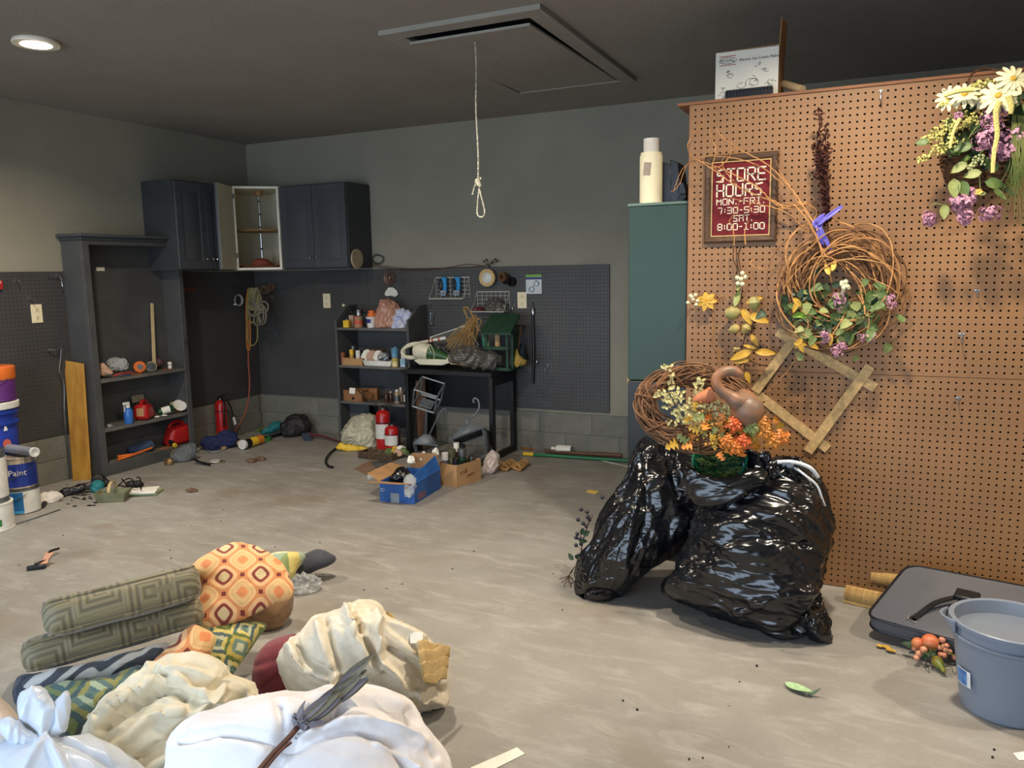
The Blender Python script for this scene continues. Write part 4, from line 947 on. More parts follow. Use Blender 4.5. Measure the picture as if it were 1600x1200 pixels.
M_ama = mat('amaranth', (226, 212, 130), .8, bump=.8, bs=200)
for pth, rr in (([(1562, 158), (1556, 175), (1558, 210), (1553, 240), (1551, 270)], 4.2), ([(1576, 150), (1580, 165), (1579, 178)], 4.5), ([(1500, 185), (1490, 205), (1484, 232)], 3), ([(1522, 140), (1500, 142), (1475, 150)], 4)):
    MB().tube(catmull([H2(x, y, .12) for x, y in pth], 30), [rr * s3 * (1 - .012 * i) * (1 + .12 * (i % 2)) for i in range(30)], 7).build('amaranth_strand', M_ama, HB)
b = MB(); r_ = random.Random(77)
for k in range(40):
    x0_ = 1588 + r_.uniform(-6, 14); x1_ = r_.choice([r_.uniform(1552, 1600), r_.uniform(1585, 1640)]); y1_ = r_.uniform(280, 365)
    b.tube(catmull([H2(x0_, 180, .05), H2(x0_ + r_.uniform(-3, 8), 235, .09), H2((x0_ + x1_) / 2, 290, .09), H2(x1_, y1_, .08)], 12), [.0022 - .00015 * i for i in range(12)], 3)
b.build('grass_blades', mat('grass_green', (86, 104, 50), .6, col2=(140, 140, 80)), HB, kind='stuff')
b = MB()
for pth in ([(1530, 275), (1532, 295), (1535, 302)], [(1478, 322), (1462, 318), (1455, 322)], [(1555, 200), (1540, 190), (1525, 200), (1510, 222)], [(1560, 290), (1575, 265), (1580, 240)], [(1552, 330), (1535, 342)]):
    b.tube(catmull([H2(x, y, .06) for x, y in pth], 12), .0018, 4)
b.build('stem', M_leafp, HB)
# ------------------------------------------------------------------ things on top of the pegboard unit
ZT = pzt + .0125
def PT(x, y): return PY(x, y, 3.42)
bx0, bx1, bzt = PT(1118, 120).x, PT(1216, 120).x, PT(1170, 77).z
B_ = thing('appliance_box', 'white printed ice cream maker carton on top of the pegboard unit', 'box', ((bx0 + bx1) / 2, 3.52, ZT))
M_bw = mat('carton_white', (226, 220, 204), .6, var=.04)
MB().bb(bx0, 3.42, ZT, bx1, 3.422, bzt).build('front_panel', M_bw, B_)
MB().bb(bx0, 3.62, ZT, bx1, 3.622, bzt).build('back_panel', M_bw, B_)
MB().bb(bx0, 3.422, ZT, bx0 + .003, 3.62, bzt).build('side_panel', M_card, B_)
MB().bb(bx1 - .003, 3.422, ZT, bx1, 3.62, bzt).build('side_panel', M_card, B_)
MB().bb(bx0 + .003, 3.422, ZT, bx1 - .003, 3.62, ZT + .003).build('bottom_panel', M_card, B_)
MB().prism([(bx1, 3.424, bzt), (bx1, 3.62, bzt), (bx1 + .006, 3.60, bzt + .125), (bx1 + .003, 3.44, bzt + .11)], (.003, 0, 0)).build('side_flap', M_card, B_, recalc=True)
MB().prism([(bx0, 3.424, bzt), (bx0, 3.6, bzt), (bx1, 3.6, bzt + .004), (bx1, 3.424, bzt + .004)], (0, 0, .003)).build('top_flap', M_card, B_, recalc=True)
TT = lambda x, y, dy=.0008: Matrix.Translation(PY(x, y, 3.42) - Vector((0, dy, 0))) @ Matrix(((1, 0, 0, 0), (0, 0, -1, 0), (0, 1, 0, 0), (0, 0, 0, 1)))
M_ink = mat('black_ink', (30, 28, 28), .6); M_redi = mat('red_ink', (176, 40, 34), .6)
b = MB(TT(1137, 95)); b.add([(.036 * math.cos(a), .013 * math.sin(a), 0) for a in [i * pi / 12 for i in range(24)]], [tuple(range(24))]); b.build('logo_border', M_ink, B_)
b = MB(TT(1137, 95, .0012)); b.add([(.034 * math.cos(a), .011 * math.sin(a), 0) for a in [i * pi / 12 for i in range(24)]], [tuple(range(24))]); b.build('logo_oval', M_bw, B_)
text_mesh('RIVAL', .018, TT(1137, 95.3, .0017), M_ink, B_, sx=1.25)
b = MB()
for yy in (88.2, 102): b.T = TT(1137, yy); b.bb(-.033, -.0013, 0, .033, .0013, .0004)
b.build('logo_bars', M_redi, B_)
text_mesh('Electric Ice Cream Maker', .0155, TT(1187, 90), M_ink, B_, sx=.98)
b = MB(); r_ = random.Random(9)
for (cx_, cy_, rx, n_) in ((1139, 116, 9, 5), (1190, 104, 16, 6), (1168, 128, 22, 7), (1205, 128, 11, 6), (1130, 145, 8, 5)):
    for k in range(n_):
        T_ = TT(cx_ + r_.uniform(-rx, rx) * .6, cy_ + r_.uniform(-6, 6)); a0 = r_.uniform(0, 6); rr = r_.uniform(2, rx * .5) * s2
        b.T = T_; b.tube([(rr * math.cos(a0 + q * .5), rr * .7 * math.sin(a0 + q * .5), 0) for q in range(r_.randint(5, 11))], .0009, 3)
b.build('line_drawing', M_ink, B_, kind='stuff')
gr = thing('wire_grate', 'small black slotted grate standing before the ice cream carton', 'grate', (PY(1170, 150, 3.385).x, 3.39, ZT))
ga, gb = PY(1134, 135, 3.385), PY(1207, 131, 3.385)
M_blk = mat('black_plastic', (24, 24, 28), .35)
b = MB().bb(ga.x, 3.385, ZT, gb.x, 3.393, ZT + .006); b.bb(ga.x, 3.385, gb.z - .012, gb.x, 3.393, gb.z - .006); b.build('rail', M_blk, gr)
for k in range(15):
    x = ga.x + (gb.x - ga.x) * k / 14; MB().bb(x - .0025, 3.386, ZT + .006, x + .0025, 3.392, gb.z - .012).build('bar', M_blk, gr)
MB().bb(ga.x, 3.394, ZT, gb.x, 3.414, gb.z - .008).build('grate_back', M_blk, gr)
tb = PY(1232, 131, 3.5); b = MB(); b.tube([tb + Vector((-.02, .02, .005)), Vector((PY(1254, 148, 3.45).x, 3.44, ZT + .017))], .016, 14)
b.thing('cardboard_tube', mat('tan_tube', (186, 160, 120), .7), 'tan tube propped beside the ice cream carton', 'tube')
# on the green cabinet
gt = gz
P_ = PY(1017, 316, gy0 + .06); rr = 17.5 * mpp(P_)
o = thing('shelf_liner_roll', 'cream wrapped roll with a narrower white roll inside on the green cabinet', 'roll', (P_.x, gy0 + .06, gt))
zt1 = PY(1017, 239, gy0 + .06).z; zt2 = PY(1017, 217, gy0 + .06).z
M_roll = mat('cream_roll', (232, 222, 186), .55, var=.03)
MB().lathe([(rr, 0), (rr, zt1 - gt - .012), (rr * .93, zt1 - gt - .01), (rr * .93, zt1 - gt), (rr * .7, zt1 - gt), (rr * .7, .01), (0, .01)], 32, Matrix.Translation((P_.x, gy0 + .06, gt))).build('outer_roll', M_roll, o)
MB().lathe([(rr * .68, .02), (rr * .68, zt2 - gt), (rr * .25, zt2 - gt), (rr * .25, zt2 - gt - .03)], 28, Matrix.Translation((P_.x, gy0 + .06, gt))).build('inner_roll', mat('white_roll', (224, 218, 206), .6), o)
b = MB(Matrix.Translation((P_.x, gy0 + .06, PY(1017, 263, gy0).z)) @ Matrix.Rotation(.1, 4, 'Y')); b.lathe([(rr + .0012, -.027), (rr + .0012, .027)], 8, None, 0, -2.0, -1.35); b.build('printed_label', mat('label_grey', (176, 164, 146), .6, col2=(120, 104, 90), vs=60, stretch=(1, 1, 6)), o)
P_ = PY(1052, 316, gy0 + .1); o = thing('desk_organizer', 'black plastic upright organizer behind the cream roll on the green cabinet', 'organizer', (P_.x, gy0 + .1, gt))
for k, (x0_, x1_, y_) in enumerate(((1035, 1049, 253), (1048, 1062, 250), (1060, 1071, 282))):
    a_, c_ = PY(x0_, y_, gy0 + .09), PY(x1_, y_ + 4, gy0 + .09)
    MB().prism([(a_.x, gy0 + .08, gt), (c_.x, gy0 + .08, gt), (c_.x + .006, gy0 + .08, (a_.z + gt) / 2), (c_.x - .004, gy0 + .08, c_.z), (a_.x, gy0 + .08, a_.z)], (0, .15 - k * .02, 0)).build('divider', M_blk, o, bevel=.003, recalc=True)
MB().tube(catmull([(P_.x + .03, gy0 + .05, gt + .008), (P_.x + .045, gy0 + .05, gt + .035), (P_.x + .07, gy0 + .03, gt + .02), (P_.x + .055, gy0 + .05, gt + .006)], 16), .003, 6).build('cable', M_blk, o)
# ------------------------------------------------------------------ suitcase, rolls, bucket, garland at the right
def puffbox(name, c8, mt, par=None, bev=.02, puff=.0, **k):
    b = MB(); b.add(c8, [(0, 3, 2, 1), (4, 5, 6, 7), (0, 1, 5, 4), (1, 2, 6, 5), (2, 3, 7, 6), (3, 0, 4, 7)])
    return b
zt_ = .115
su = [PZ(1352, 962, .085), PZ(1655, 1045, .085), PZ(1668, 928, .19), PZ(1418, 881, .19)]
N_ = (su[1] - su[0]).cross(su[3] - su[0]).normalized()
SU = thing('suitcase', 'grey fabric suitcase lying tilted on rolls with a black handle', 'suitcase', sum(su, Vector()) / 4 - Vector((0, 0, .13)))
def rrect(c4, rad, n=6):
    out = []
    for i in range(4):
        p, a, b_ = c4[i], c4[i - 1], c4[(i + 1) % 4]; u, v = (a - p).normalized(), (b_ - p).normalized()
        for k in range(n + 1):
            t = k / n; out.append((p + u * rad) * (1 - t) ** 2 + 2 * t * (1 - t) * p * 1.0 + (p + v * rad) * t * t)
    return out
M_suit = mat('grey_canvas', (92, 92, 96), .75, var=.05, vs=3, bump=.3, bs=400)
ot = rrect(su, .05); b = MB(); n = len(ot); th = .055
cen = sum(ot, Vector()) / n
lv = [(0.97, .0), (1, -.006), (1, -th + .006), (.97, -th)]
vs = []
for sc_, dz in lv: vs += [cen + (p - cen) * sc_ + N_ * dz for p in ot]
b.add(vs, [tuple(range(n))] + [(i + k * n, i + (k + 1) * n, (i + 1) % n + (k + 1) * n, (i + 1) % n + k * n) for k in range(3) for i in range(n)] + [tuple(range(3 * n, 4 * n))[::-1]])
b.build('case_shell', M_suit, SU, recalc=True, bevel=0)
for dz in (-.003, -th + .004): MB().tube([cen + (p - cen) * 1.002 + N_ * dz for p in ot], .0045, 6, closed=True).build('piping', M_blk, SU)
def SUp(x, y, h=0): return PP(x, y, cen + N_ * h, N_)
M_leather = mat('black_leather', (20, 20, 22), .35)
pts = catmull([SUp(1429, 966, .012), SUp(1440, 956, .014), SUp(1462, 941, .03), SUp(1490, 933, .035), SUp(1512, 931, .035), SUp(1530, 938, .03), SUp(1540, 950, .02), SUp(1545, 967, .012)], 40)
b = MB(); vs = []
for i, p in enumerate(pts):
    d = (pts[min(i + 1, 39)] - pts[max(i - 1, 0)]).normalized(); s_ = d.cross(N_).normalized() * .009; vs += [p - s_, p + s_, p + s_ - N_ * .005, p - s_ - N_ * .005]
b.add(vs, [(4 * i + k, 4 * i + 4 + k, 4 * i + 4 + (k + 1) % 4, 4 * i + (k + 1) % 4) for i in range(39) for k in range(4)]); b.build('handle_strap', M_leather, SU, recalc=True)
TH = Matrix.Translation(SUp(1511, 931, .04)) @ basis(N_, su[1] - su[0]).to_4x4()
MB(TH).box((0, 0, 0), (.075, .05, .018)).build('handle_grip', M_leather, SU, bevel=.007, seg=3)
TH = Matrix.Translation(SUp(1427, 967, .006)) @ basis(N_, SUp(1440, 956) - SUp(1427, 967)).to_4x4()
b = MB(TH).box((-.012, 0, 0), (.004, .034, .006)); b.box((.016, 0, 0), (.004, .034, .006)); b.box((.002, .015, 0), (.028, .004, .006)); b.box((.002, -.015, 0), (.028, .004, .006)); b.build('buckle', M_chrome, SU, bevel=.001)
MB(TH).box((.008, 0, -.003), (.04, .026, .006)).build('handle_tab', M_leather, SU)
for (x, y) in ((1452, 884),): MB(Matrix.Translation(SUp(x, y, .004))).lathe([(.004, 0), (.008, .004), (.006, .01), (0, .011)], 10).build('stud', mat('brass', (150, 90, 50), .3, .8), SU)
MB().bar(SUp(1546, 967, .003), SUp(1560, 971, .003), .03, .004, N_).build('luggage_tag', mat('red_tag', (190, 44, 36), .5), SU, label='small red tag')
# bamboo rolls
M_bam = mat('bamboo', (206, 174, 112), .5, col2=(170, 132, 76), vs=20, stretch=(.3, 6, 6))
def bamboo(a, b_, r, label):
    a, b_ = Vector(a), Vector(b_); d = b_ - a; T = Matrix.Translation(a) @ basis(d).to_4x4(); o = thing('bamboo_mat', label, 'mat', a - Vector((0, 0, r)), 'rolled slatted bamboo mats')
    n_ = 26
    sh = MB().tube([(0, 0, 0), (0, 0, d.length)], r * .12, 5).data('cane', M_bam)
    for k in range(n_):
        q = 2 * pi * k / n_; inst(sh, 'slat', o, T @ Matrix.Translation((math.cos(q) * r * .9, math.sin(q) * r * .9, 0)))
    MB(T).lathe([(r * .82, .005), (r * .82, d.length - .005)], 20).build('roll_core', mat('bamboo_core', (120, 94, 58), .7), o); return o
a_ = PZ(1322, 926, .034); bamboo(a_, a_ + Vector((.26, -.06, 0)), .030, 'rolled bamboo mat lying on the floor left of the suitcase')
a_ = PZ(1361, 906, .04) + Vector((0, 0, .02)); bamboo(a_, a_ + Vector((.26, -.02, 0)), .030, 'rolled bamboo mat sticking out above the left corner of the suitcase')
MB().bar(PZ(1318, 938, .008), PZ(1318, 938, .008) + Vector((.25, -.06, 0)), .016, .012).thing('bamboo_stick', M_bam, 'flat bamboo strip on the floor before the rolled mat', 'stick')
# bucket
bc = (PZ(1502, 1096, 0) + Vector((.155, .02, 0)));
bzr = .262
bc = PZ(1570, 1106, 0); bc.z = 0
BK = thing('bucket', 'blue grey plastic bucket standing at the right edge of the floor', 'bucket', bc)
M_bk = mat('slate_plastic', (120, 129, 142), .38, var=.03)
r0, r1 = .118, .152
Tb_ = Matrix.Translation(bc)
MB(Tb_).lathe([(0, .002), (r0 - .006, 0), (r0, .006), (r0 + .022, .17), (r0 + .024, .215), (r1 - .002, .222), (r1 - .001, .258), (r1 + .007, .262), (r1 + .008, .272), (r1 + .003, .275), (r1 - .006, .272), (r1 - .010, .25), (r0 + .016, .21), (r0 - .008, .012), (0, .010)], 56).build('bucket_body', M_bk, BK)
MB(Tb_).lathe([(r1 + .001, .224), (r1 + .005, .226), (r1 + .005, .232), (r1 + .001, .234)], 56).build('rim_rib', M_bk, BK)
a = math.radians(188)
sp = MB(Tb_ @ rz(a)); sp.grid(lambda u, v: ((r1 + .004 + .03 * (1 - (2 * u - 1) ** 2) * v), (2 * u - 1) * .05, .235 + .042 * v), 10, 5); sp.build('pour_spout', M_bk, BK, solid=.004)
b = MB(Tb_ @ rz(math.radians(212))); b.lathe([(r0 + .0205, .085), (r0 + .0255, .135)], 8, None, 0, -.19, .19); b.build('sticker', mat('sticker_white', (226, 228, 232), .4), BK)
b = MB(Tb_ @ rz(math.radians(212))); b.lathe([(r0 + .0215, .088), (r0 + .0262, .132)], 8, None, 0, -.17, .10); b.build('sticker_print', mat('sticker_blue', (44, 70, 140), .4, col2=(90, 140, 190), vs=50), BK, label='blue printed sticker')
# fruit garland
FG = thing('fruit_garland', 'garland of mini gourds and berries on the floor under the suitcase', 'garland', PZ(1458, 1035, 0))
def FZ(x, y, r): return PZ(x, y, r + .008)
M_or = mat('gourd_orange', (200, 128, 76), .4, col2=(190, 90, 60), vs=30); M_pk = mat('berry_pink', (204, 146, 112), .4, col2=(176, 104, 80), vs=40)
for (x, y, r, z, mt) in ((1453, 1003, .028, .06, M_or), (1434, 1005, .02, .05, M_or), (1436, 1021, .0115, .03, M_pk), (1432, 1028, .010, .02, M_pk), (1443, 1015, .012, .05, M_pk), (1429, 1013, .010, .03, M_pk), (1472, 1000, .011, .07, M_pk), (1474, 1010, .011, .05, M_pk), (1478, 1016, .010, .045, M_pk), (1483, 1018, .010, .04, M_pk), (1470, 1023, .010, .03, M_pk), (1475, 1024, .010, .03, M_pk), (1492, 1027, .010, .02, M_pk), (1437, 1022, .009, .02, M_pk), (1479, 1009, .009, .06, M_pk), (1468, 1012, .009, .05, M_pk)):
    MB().ball(FZ(x, y, z), r, (1, 1, .92), 9).build('gourd' if r > .015 else 'berry', mt, FG)
gcc = [FZ(1461, 1029, .02), FZ(1466, 1036, .018), FZ(1472, 1044, .014), FZ(1476, 1050, .011)]
MB().tube(catmull(gcc, 16), [.006, .012, .016, .0175, .018, .0175, .016, .014, .012, .010, .009, .008, .0075, .007, .006, .003], 12).build('striped_gourd', mat('gourd_green', (88, 112, 44), .4, col2=(206, 140, 60), vs=9), FG, label='green and orange striped gourd')
b = MB(); r_ = random.Random(2)
for k in range(9):
    x, y = r_.uniform(1422, 1490), r_.uniform(1000, 1022); b.tube(catmull([FZ(x, y, .04), FZ(x + r_.uniform(-12, 12), y + r_.uniform(-6, 8), .06), FZ(x + r_.uniform(-20, 20), y + r_.uniform(-4, 10), .03)], 12), .0015, 4)
b.build('vine_wire', M_leafg, FG)
for (x, y) in ((1425, 1010), (1447, 1018), (1428, 1000), (1490, 1015), (1462, 1020)): put_leaf(FG, leafmesh('ov' + M_leafd.name, M_leafd, 1, .6), FZ(x, y, .035), rdir(), Vector((0, -.6, 1)), .035)
for k, (x, y, a) in enumerate(((1383, 1013, .4), )):
    o = thing('silk_petals', 'small yellow silk petals lying on the bare floor left of the fruit garland', 'petals', PZ(x, y, 0))
    for q, (dx, dy) in enumerate(((-10, -4), (-1, -2), (5, 3), (8, 5))):
        put_leaf(o, leafmesh('rnd', mat('petal_yellow', (206, 164, 66), .6), 1, .8, .1), PZ(x + dx - 4, y + dy, .006), Vector((1, .2 * q, 0)), Vector((0, 0, 1)), .03, 'petal')
o = thing('fallen_leaf', 'pale green leaf lying alone on the floor before the garbage bags', 'leaf', PZ(1245, 1082, 0))
put_leaf(o, leafmesh('big', mat('leaf_mint', (168, 200, 150), .5), 1, .42, -.12), PZ(1226, 1068, .004), PZ(1262, 1086, 0) - PZ(1226, 1068, 0), Vector((0, 0, 1)), .10)
put_leaf(o, leafmesh('big2', mat('leaf_dk', (70, 96, 76), .5), 1, .3, -.5), PZ(1262, 1086, .004), Vector((.4, .2, 0)), Vector((0, -.3, 1)), .04)
# black berry sprig behind the left bag
o = thing('berry_sprig', 'dark berry sprig sticking out left of the leaning garbage bag', 'sprig', PZ(905, 905, 0))
b = MB(); r_ = random.Random(6)
D_ = depth(PZ(905, 925, 0)) + .12
st_ = [(897, 912), (903, 880), (908, 850), (915, 825), (924, 805)]
MB().tube(catmull([PD(x + 2, y, D_) for x, y in st_], 30), .0025, 5).build('stem', M_vined, o)
for (x, y) in ((908, 796), (917, 800), (903, 812), (918, 808), (911, 818), (921, 812), (902, 834), (911, 830), (906, 842), (900, 840), (941, 777), (916, 822), (908, 850), (900, 852), (904, 868)):
    MB().ball(PD(x, y, D_ + r_.uniform(-.01, .01)), .009, n=7).build('berry', mat('blueblack_berry', (46, 48, 58), .4), o)
b = MB()
for (x, y) in ((908, 796), (903, 812), (902, 834), (900, 852)): b.tube([PD(x, y, D_), PD(x + 16, y + 12, D_)], .0014, 4)
for k in range(8): b.tube(catmull([PD(898, 885, D_), PD(890, 898, D_ - .03), PZ(874 + k * 3.5, 905 + (k % 3) * 6, .004)], 8), .0016, 4)
b.build('twigs', M_vined, o)
for (x, y) in ((905, 845), (912, 838), (898, 868), (896, 875), (912, 825)): put_leaf(o, leafmesh('ov' + M_leafd.name, M_leafd, 1, .6), PD(x, y, D_ - .01), rdir(r_), CAMP - wc, .035)
# paper scraps
MB().prism([PZ(915, 769, .001), PZ(921, 765.5, .001), PZ(937, 768, .001), PZ(931, 772, .001)], (0, 0, .002)).thing('paper_scrap', mat('yellow_paper', (226, 190, 90), .7), 'yellow paper scrap on the floor left of the garbage bags', 'paper', recalc=True)
MB().prism([PZ(735, 1200, .001), PZ(808, 1168, .001), PZ(820, 1178, .001), PZ(752, 1212, .001)], (0, 0, .001)).thing('paper_strip', M_paper, 'white paper strip on the floor right of the white comforter', 'paper', recalc=True)
MB().prism([PZ(1583, 1177, .001), PZ(1603, 1174, .001), PZ(1612, 1188, .001), PZ(1592, 1188, .001)], (0, 0, .001)).thing('paper_scrap', M_paper, 'white paper scrap on the floor at the lower right corner', 'paper', recalc=True)
# ------------------------------------------------------------------ patterned fabrics
def uvcell(t, size, rot=0, obj=None):
    src = obj or t.n('UVMap').outputs[0]
    mp = t.n('Mapping', i_Vector=src, i_Rotation=(0, 0, rot), i_Scale=(1 / size, 1 / size, 1)).outputs[0]
    s = t.n('SeparateXYZ', i_0=mp).outputs
    u, v = s[0], s[1]
    fu = t.m('SUBTRACT', t.m('FRACT', u), .5); fv = t.m('SUBTRACT', t.m('FRACT', v), .5)
    par = t.m('MODULO', t.m('ABSOLUTE', t.m('ADD', t.m('FLOOR', u), t.m('FLOOR', v))), 2.)
    return u, v, t.m('ABSOLUTE', fu), t.m('ABSOLUTE', fv), par
def weave(t, b, s=900, st=.25):
    tc = t.n('UVMap').outputs[0]
    n = t.n('TexNoise', i_Vector=tc, i_Scale=float(s), i_Detail=2.).outputs[0]
    t.link(t.n('Bump', i_Height=n, i_Strength=st, i_Distance=.002).outputs[0], b.inputs['Normal']); b.inputs['Roughness'].default_value = .85; b.inputs['Sheen Weight'].default_value = .15
def geo_mat(name, size=.082, rot=.25):
    m, t = newmat(name); b = t.bsdf(); u, v, a, c, par = uvcell(t, size, rot)
    d = t.m('POWER', t.m('ADD', t.m('POWER', a, 3.6), t.m('POWER', c, 3.6)), 1 / 3.6)
    A = t.ramp(d, [(0, (214, 190, 140)), (.17, (226, 190, 132)), (.19, (132, 58, 48)), (.30, (228, 176, 120)), (.32, (232, 184, 130)), (.44, (214, 142, 86))], 'CONSTANT')
    B_ = t.ramp(d, [(0, (222, 138, 84)), (.17, (226, 160, 100)), (.19, (222, 180, 122)), (.33, (206, 168, 104)), (.36, (232, 186, 130)), (.45, (214, 142, 86))], 'CONSTANT')
    col = t.mix(par, A, B_)
    star = t.m('GREATER_THAN', t.m('ADD', a, c), .88)
    t.link(t.mix(star, col, lin((122, 48, 42))), b.inputs['Base Color']); weave(t, b); return m
def ikat_mat(name, pal, size=.09, rot=.5):
    m, t = newmat(name); b = t.bsdf(); uv = t.n('UVMap').outputs[0]
    nz = t.n('TexNoise', i_Vector=uv, i_Scale=55., i_Detail=2.).outputs['Color']
    vv = t.n('VectorMath', operation='MULTIPLY_ADD', i_0=nz, i_1=(.016, .016, 0)); t.link(uv, vv.inputs[2])
    u, v, a, c, par = uvcell(t, size, rot, vv.outputs[0])
    d = t.m('ADD', a, c); k = len(pal)
    A = t.ramp(d, [(i / k, pal[i]) for i in range(k)], 'CONSTANT'); B_ = t.ramp(d, [(i / k, pal[(i + 2) % k]) for i in range(k)], 'CONSTANT')
    t.link(t.mix(par, A, B_), b.inputs['Base Color']); weave(t, b); return m
def zebra_mat():
    m, t = newmat('zebra_cloth'); b = t.bsdf(); uv = t.n('Mapping', i_Vector=t.n('UVMap').outputs[0], i_Rotation=(0, 0, .9), i_Scale=(1, .5, 1)).outputs[0]
    wv = t.n('TexWave', i_Vector=uv, i_Scale=11., i_Distortion=7., i_Detail=1.5, i_Detail_Scale=1.2).outputs[1]
    t.link(t.ramp(wv, [(0, (62, 68, 76)), (.5, (66, 72, 80)), (.54, (176, 178, 176)), (1, (186, 188, 184))]), b.inputs['Base Color']); weave(t, b); return m
def key_mat():
    m, t = newmat('greek_key_cloth'); b = t.bsdf(); s = t.n('SeparateXYZ', i_0=t.n('TexCoord').outputs['Object']).outputs
    v0 = t.m('ADD', s[2], s[1])
    cx = t.m('DIVIDE', s[0], .13); cy = t.m('DIVIDE', t.m('ADD', v0, t.m('MULTIPLY', t.m('FLOOR', cx), .045)), .13)
    fu = t.m('SUBTRACT', t.m('FRACT', cx), .5); fv = t.m('SUBTRACT', t.m('FRACT', cy), .5)
    d = t.m('MAXIMUM', t.m('ABSOLUTE', fu), t.m('ABSOLUTE', fv))
    k = t.m('SINE', t.m('MULTIPLY', d, 44.)); opn = t.m('MULTIPLY', t.m('GREATER_THAN', fu, .03), t.m('LESS_THAN', t.m('ABSOLUTE', fv), .07))
    k2 = t.m('MULTIPLY', k, t.m('SUBTRACT', 1., opn))
    c = t.ramp(t.n('MapRange', i_0=k2, i_1=-.5, i_2=.5).outputs[0], [(0, (98, 88, 62)), (1, (128, 118, 86))])
    nz = t.n('TexNoise', i_Scale=300., i_Detail=2.).outputs[0]
    t.link(c, b.inputs['Base Color']); b.inputs['Roughness'].default_value = .55; b.inputs['Sheen Weight'].default_value = .3
    t.link(t.n('Bump', i_Height=t.m('ADD', k2, t.m('MULTIPLY', nz, .3)), i_Strength=.35, i_Distance=.002).outputs[0], b.inputs['Normal']); return m
M_geo = geo_mat('orange_geometric'); M_geo2 = geo_mat('orange_geometric_b', .095, 1.1)
M_ikat = ikat_mat('ikat_green_yellow', [(206, 206, 168), (118, 146, 128), (196, 178, 88), (104, 122, 62), (224, 206, 120), (90, 112, 110)])
M_ikat2 = ikat_mat('ikat_teal', [(172, 190, 160), (84, 112, 116), (126, 140, 88), (74, 98, 102), (150, 150, 92), (96, 124, 120)], .12, .75)
M_key = key_mat(); M_zeb = zebra_mat()
def cloth(name, col, col2=None, rough=.8, sheen=.2, bump=.2, vs=12): return mat(name, col, rough, col2=col2, vs=vs, sheen=sheen, bump=bump, bs=30, var=.05)
M_satin = cloth('ivory_satin', (228, 218, 196), (214, 203, 178), .42, .1, .25, 40)
M_curt = cloth('cream_curtain', (228, 220, 196), (208, 196, 166), .7)
M_duvet = cloth('white_cotton', (236, 232, 230), (226, 222, 222), .8)
M_burg = cloth('burgundy_cloth', (128, 44, 48), (108, 36, 42), .7)
M_brown = cloth('brown_cloth', (134, 102, 70), (112, 84, 58), .8)
M_greyc = cloth('charcoal_cloth', (66, 68, 76), (54, 56, 64), .8)
M_navyc = cloth('navy_cloth', (44, 54, 70), (36, 44, 58), .8)
M_pbag = mat('frosted_bag', (214, 222, 232), .28, var=.05, vs=10, alpha=.93, bump=.35, bs=14, spec=.6)
# ------------------------------------------------------------------ long box cushions
def cushion(name, label, TL, TR, BR, BL, dep, group):
    TL, TR, BR, BL = map(Vector, (TL, TR, BR, BL)); x = ((TR + BR) - (TL + BL)).normalized(); y = Vector(dep); y = (y - x * y.dot(x)); D_ = y.length; y.normalize(); z = x.cross(y); c = (TL + TR + BR + BL) / 4 + y * D_ / 2
    L = ((TR + BR) / 2 - (TL + BL) / 2).length; H_ = abs(((TL + TR) / 2 - (BL + BR) / 2).dot(z)); M = Matrix((x, y, z)).transposed().to_4x4(); M.translation = c
    bm = bmesh.new(); bmesh.ops.create_cube(bm, size=1); bmesh.ops.subdivide_edges(bm, edges=bm.edges, cuts=22, use_grid_fill=True)
    hl, hd, hh, r = L / 2, D_ / 2, H_ / 2, .034; sag = random.Random(name + label)
    for v in bm.verts:
        p = Vector((v.co.x * 2 * hl, v.co.y * 2 * hd, v.co.z * 2 * hh)); q = Vector((max(-hl + r, min(hl - r, p.x)), max(-hd + r, min(hd - r, p.y)), max(-hh + r, min(hh - r, p.z))))
        d = p - q
        if d.length > 1e-6: p = q + d.normalized() * min(r, max(abs(d.x), abs(d.y), abs(d.z)))
        t = 1 - (v.co.x * 2) ** 4; p.z += .008 * t * (1 if v.co.z > 0 else -1) * (1 - (2 * v.co.y) ** 4); p.y += -.01 * t * (v.co.y < 0) * (1 - (2 * v.co.z) ** 2)
        n_ = noise.noise(p * 9 + Vector((L, 3, 1))) * .006; p += Vector((0, n_, n_)); v.co = p
    me = bpy.data.meshes.new(name); bm.to_mesh(me); bm.free(); me.materials.append(M_key); me.polygons.foreach_set('use_smooth', [True] * len(me.polygons))
    o = tag(bpy.data.objects.new(name, me), label, 'cushion', group); COL.objects.link(o); o.matrix_world = M
    pm = MB();
    for s_ in (-1, 1):
        e_ = .011; ring = []
        for cx_, cy_, a_ in ((hl - e_, hd - e_, 0), (-hl + e_, hd - e_, 90), (-hl + e_, -hd + e_, 180), (hl - e_, -hd + e_, 270)):
            sx_, sy_ = (1 if cx_ > 0 else -1), (1 if cy_ > 0 else -1)
            ring += [(cx_ - sx_ * .03 + .03 * math.cos(math.radians(a_ + t_ * 15)), cy_ - sy_ * .03 + .03 * math.sin(math.radians(a_ + t_ * 15)), s_ * (hh - .006)) for t_ in range(7)]
        pm.tube(ring, .0045, 5, closed=True)
    pme = pm.data('piping', M_key); po = bpy.data.objects.new('piping', pme); COL.objects.link(po); po.parent = o
    return o
G_ = 'olive greek key box cushions'
dv = Vector((-.20, .34, -.13))
bl, br = PZ(32, 1056, .17), PZ(320, 975, .20)
upv = (RM @ Vector((0, 1, 0))); upv = (upv + Vector((0, 0, .2))).normalized()
cush2 = cushion('box_cushion', 'lower olive greek key box cushion of the two stacked on the pillows', bl + upv * .095, br + upv * .095, br, bl, dv, G_)
bl, br = PZ(66, 1001, .30), PZ(316, 930, .33)
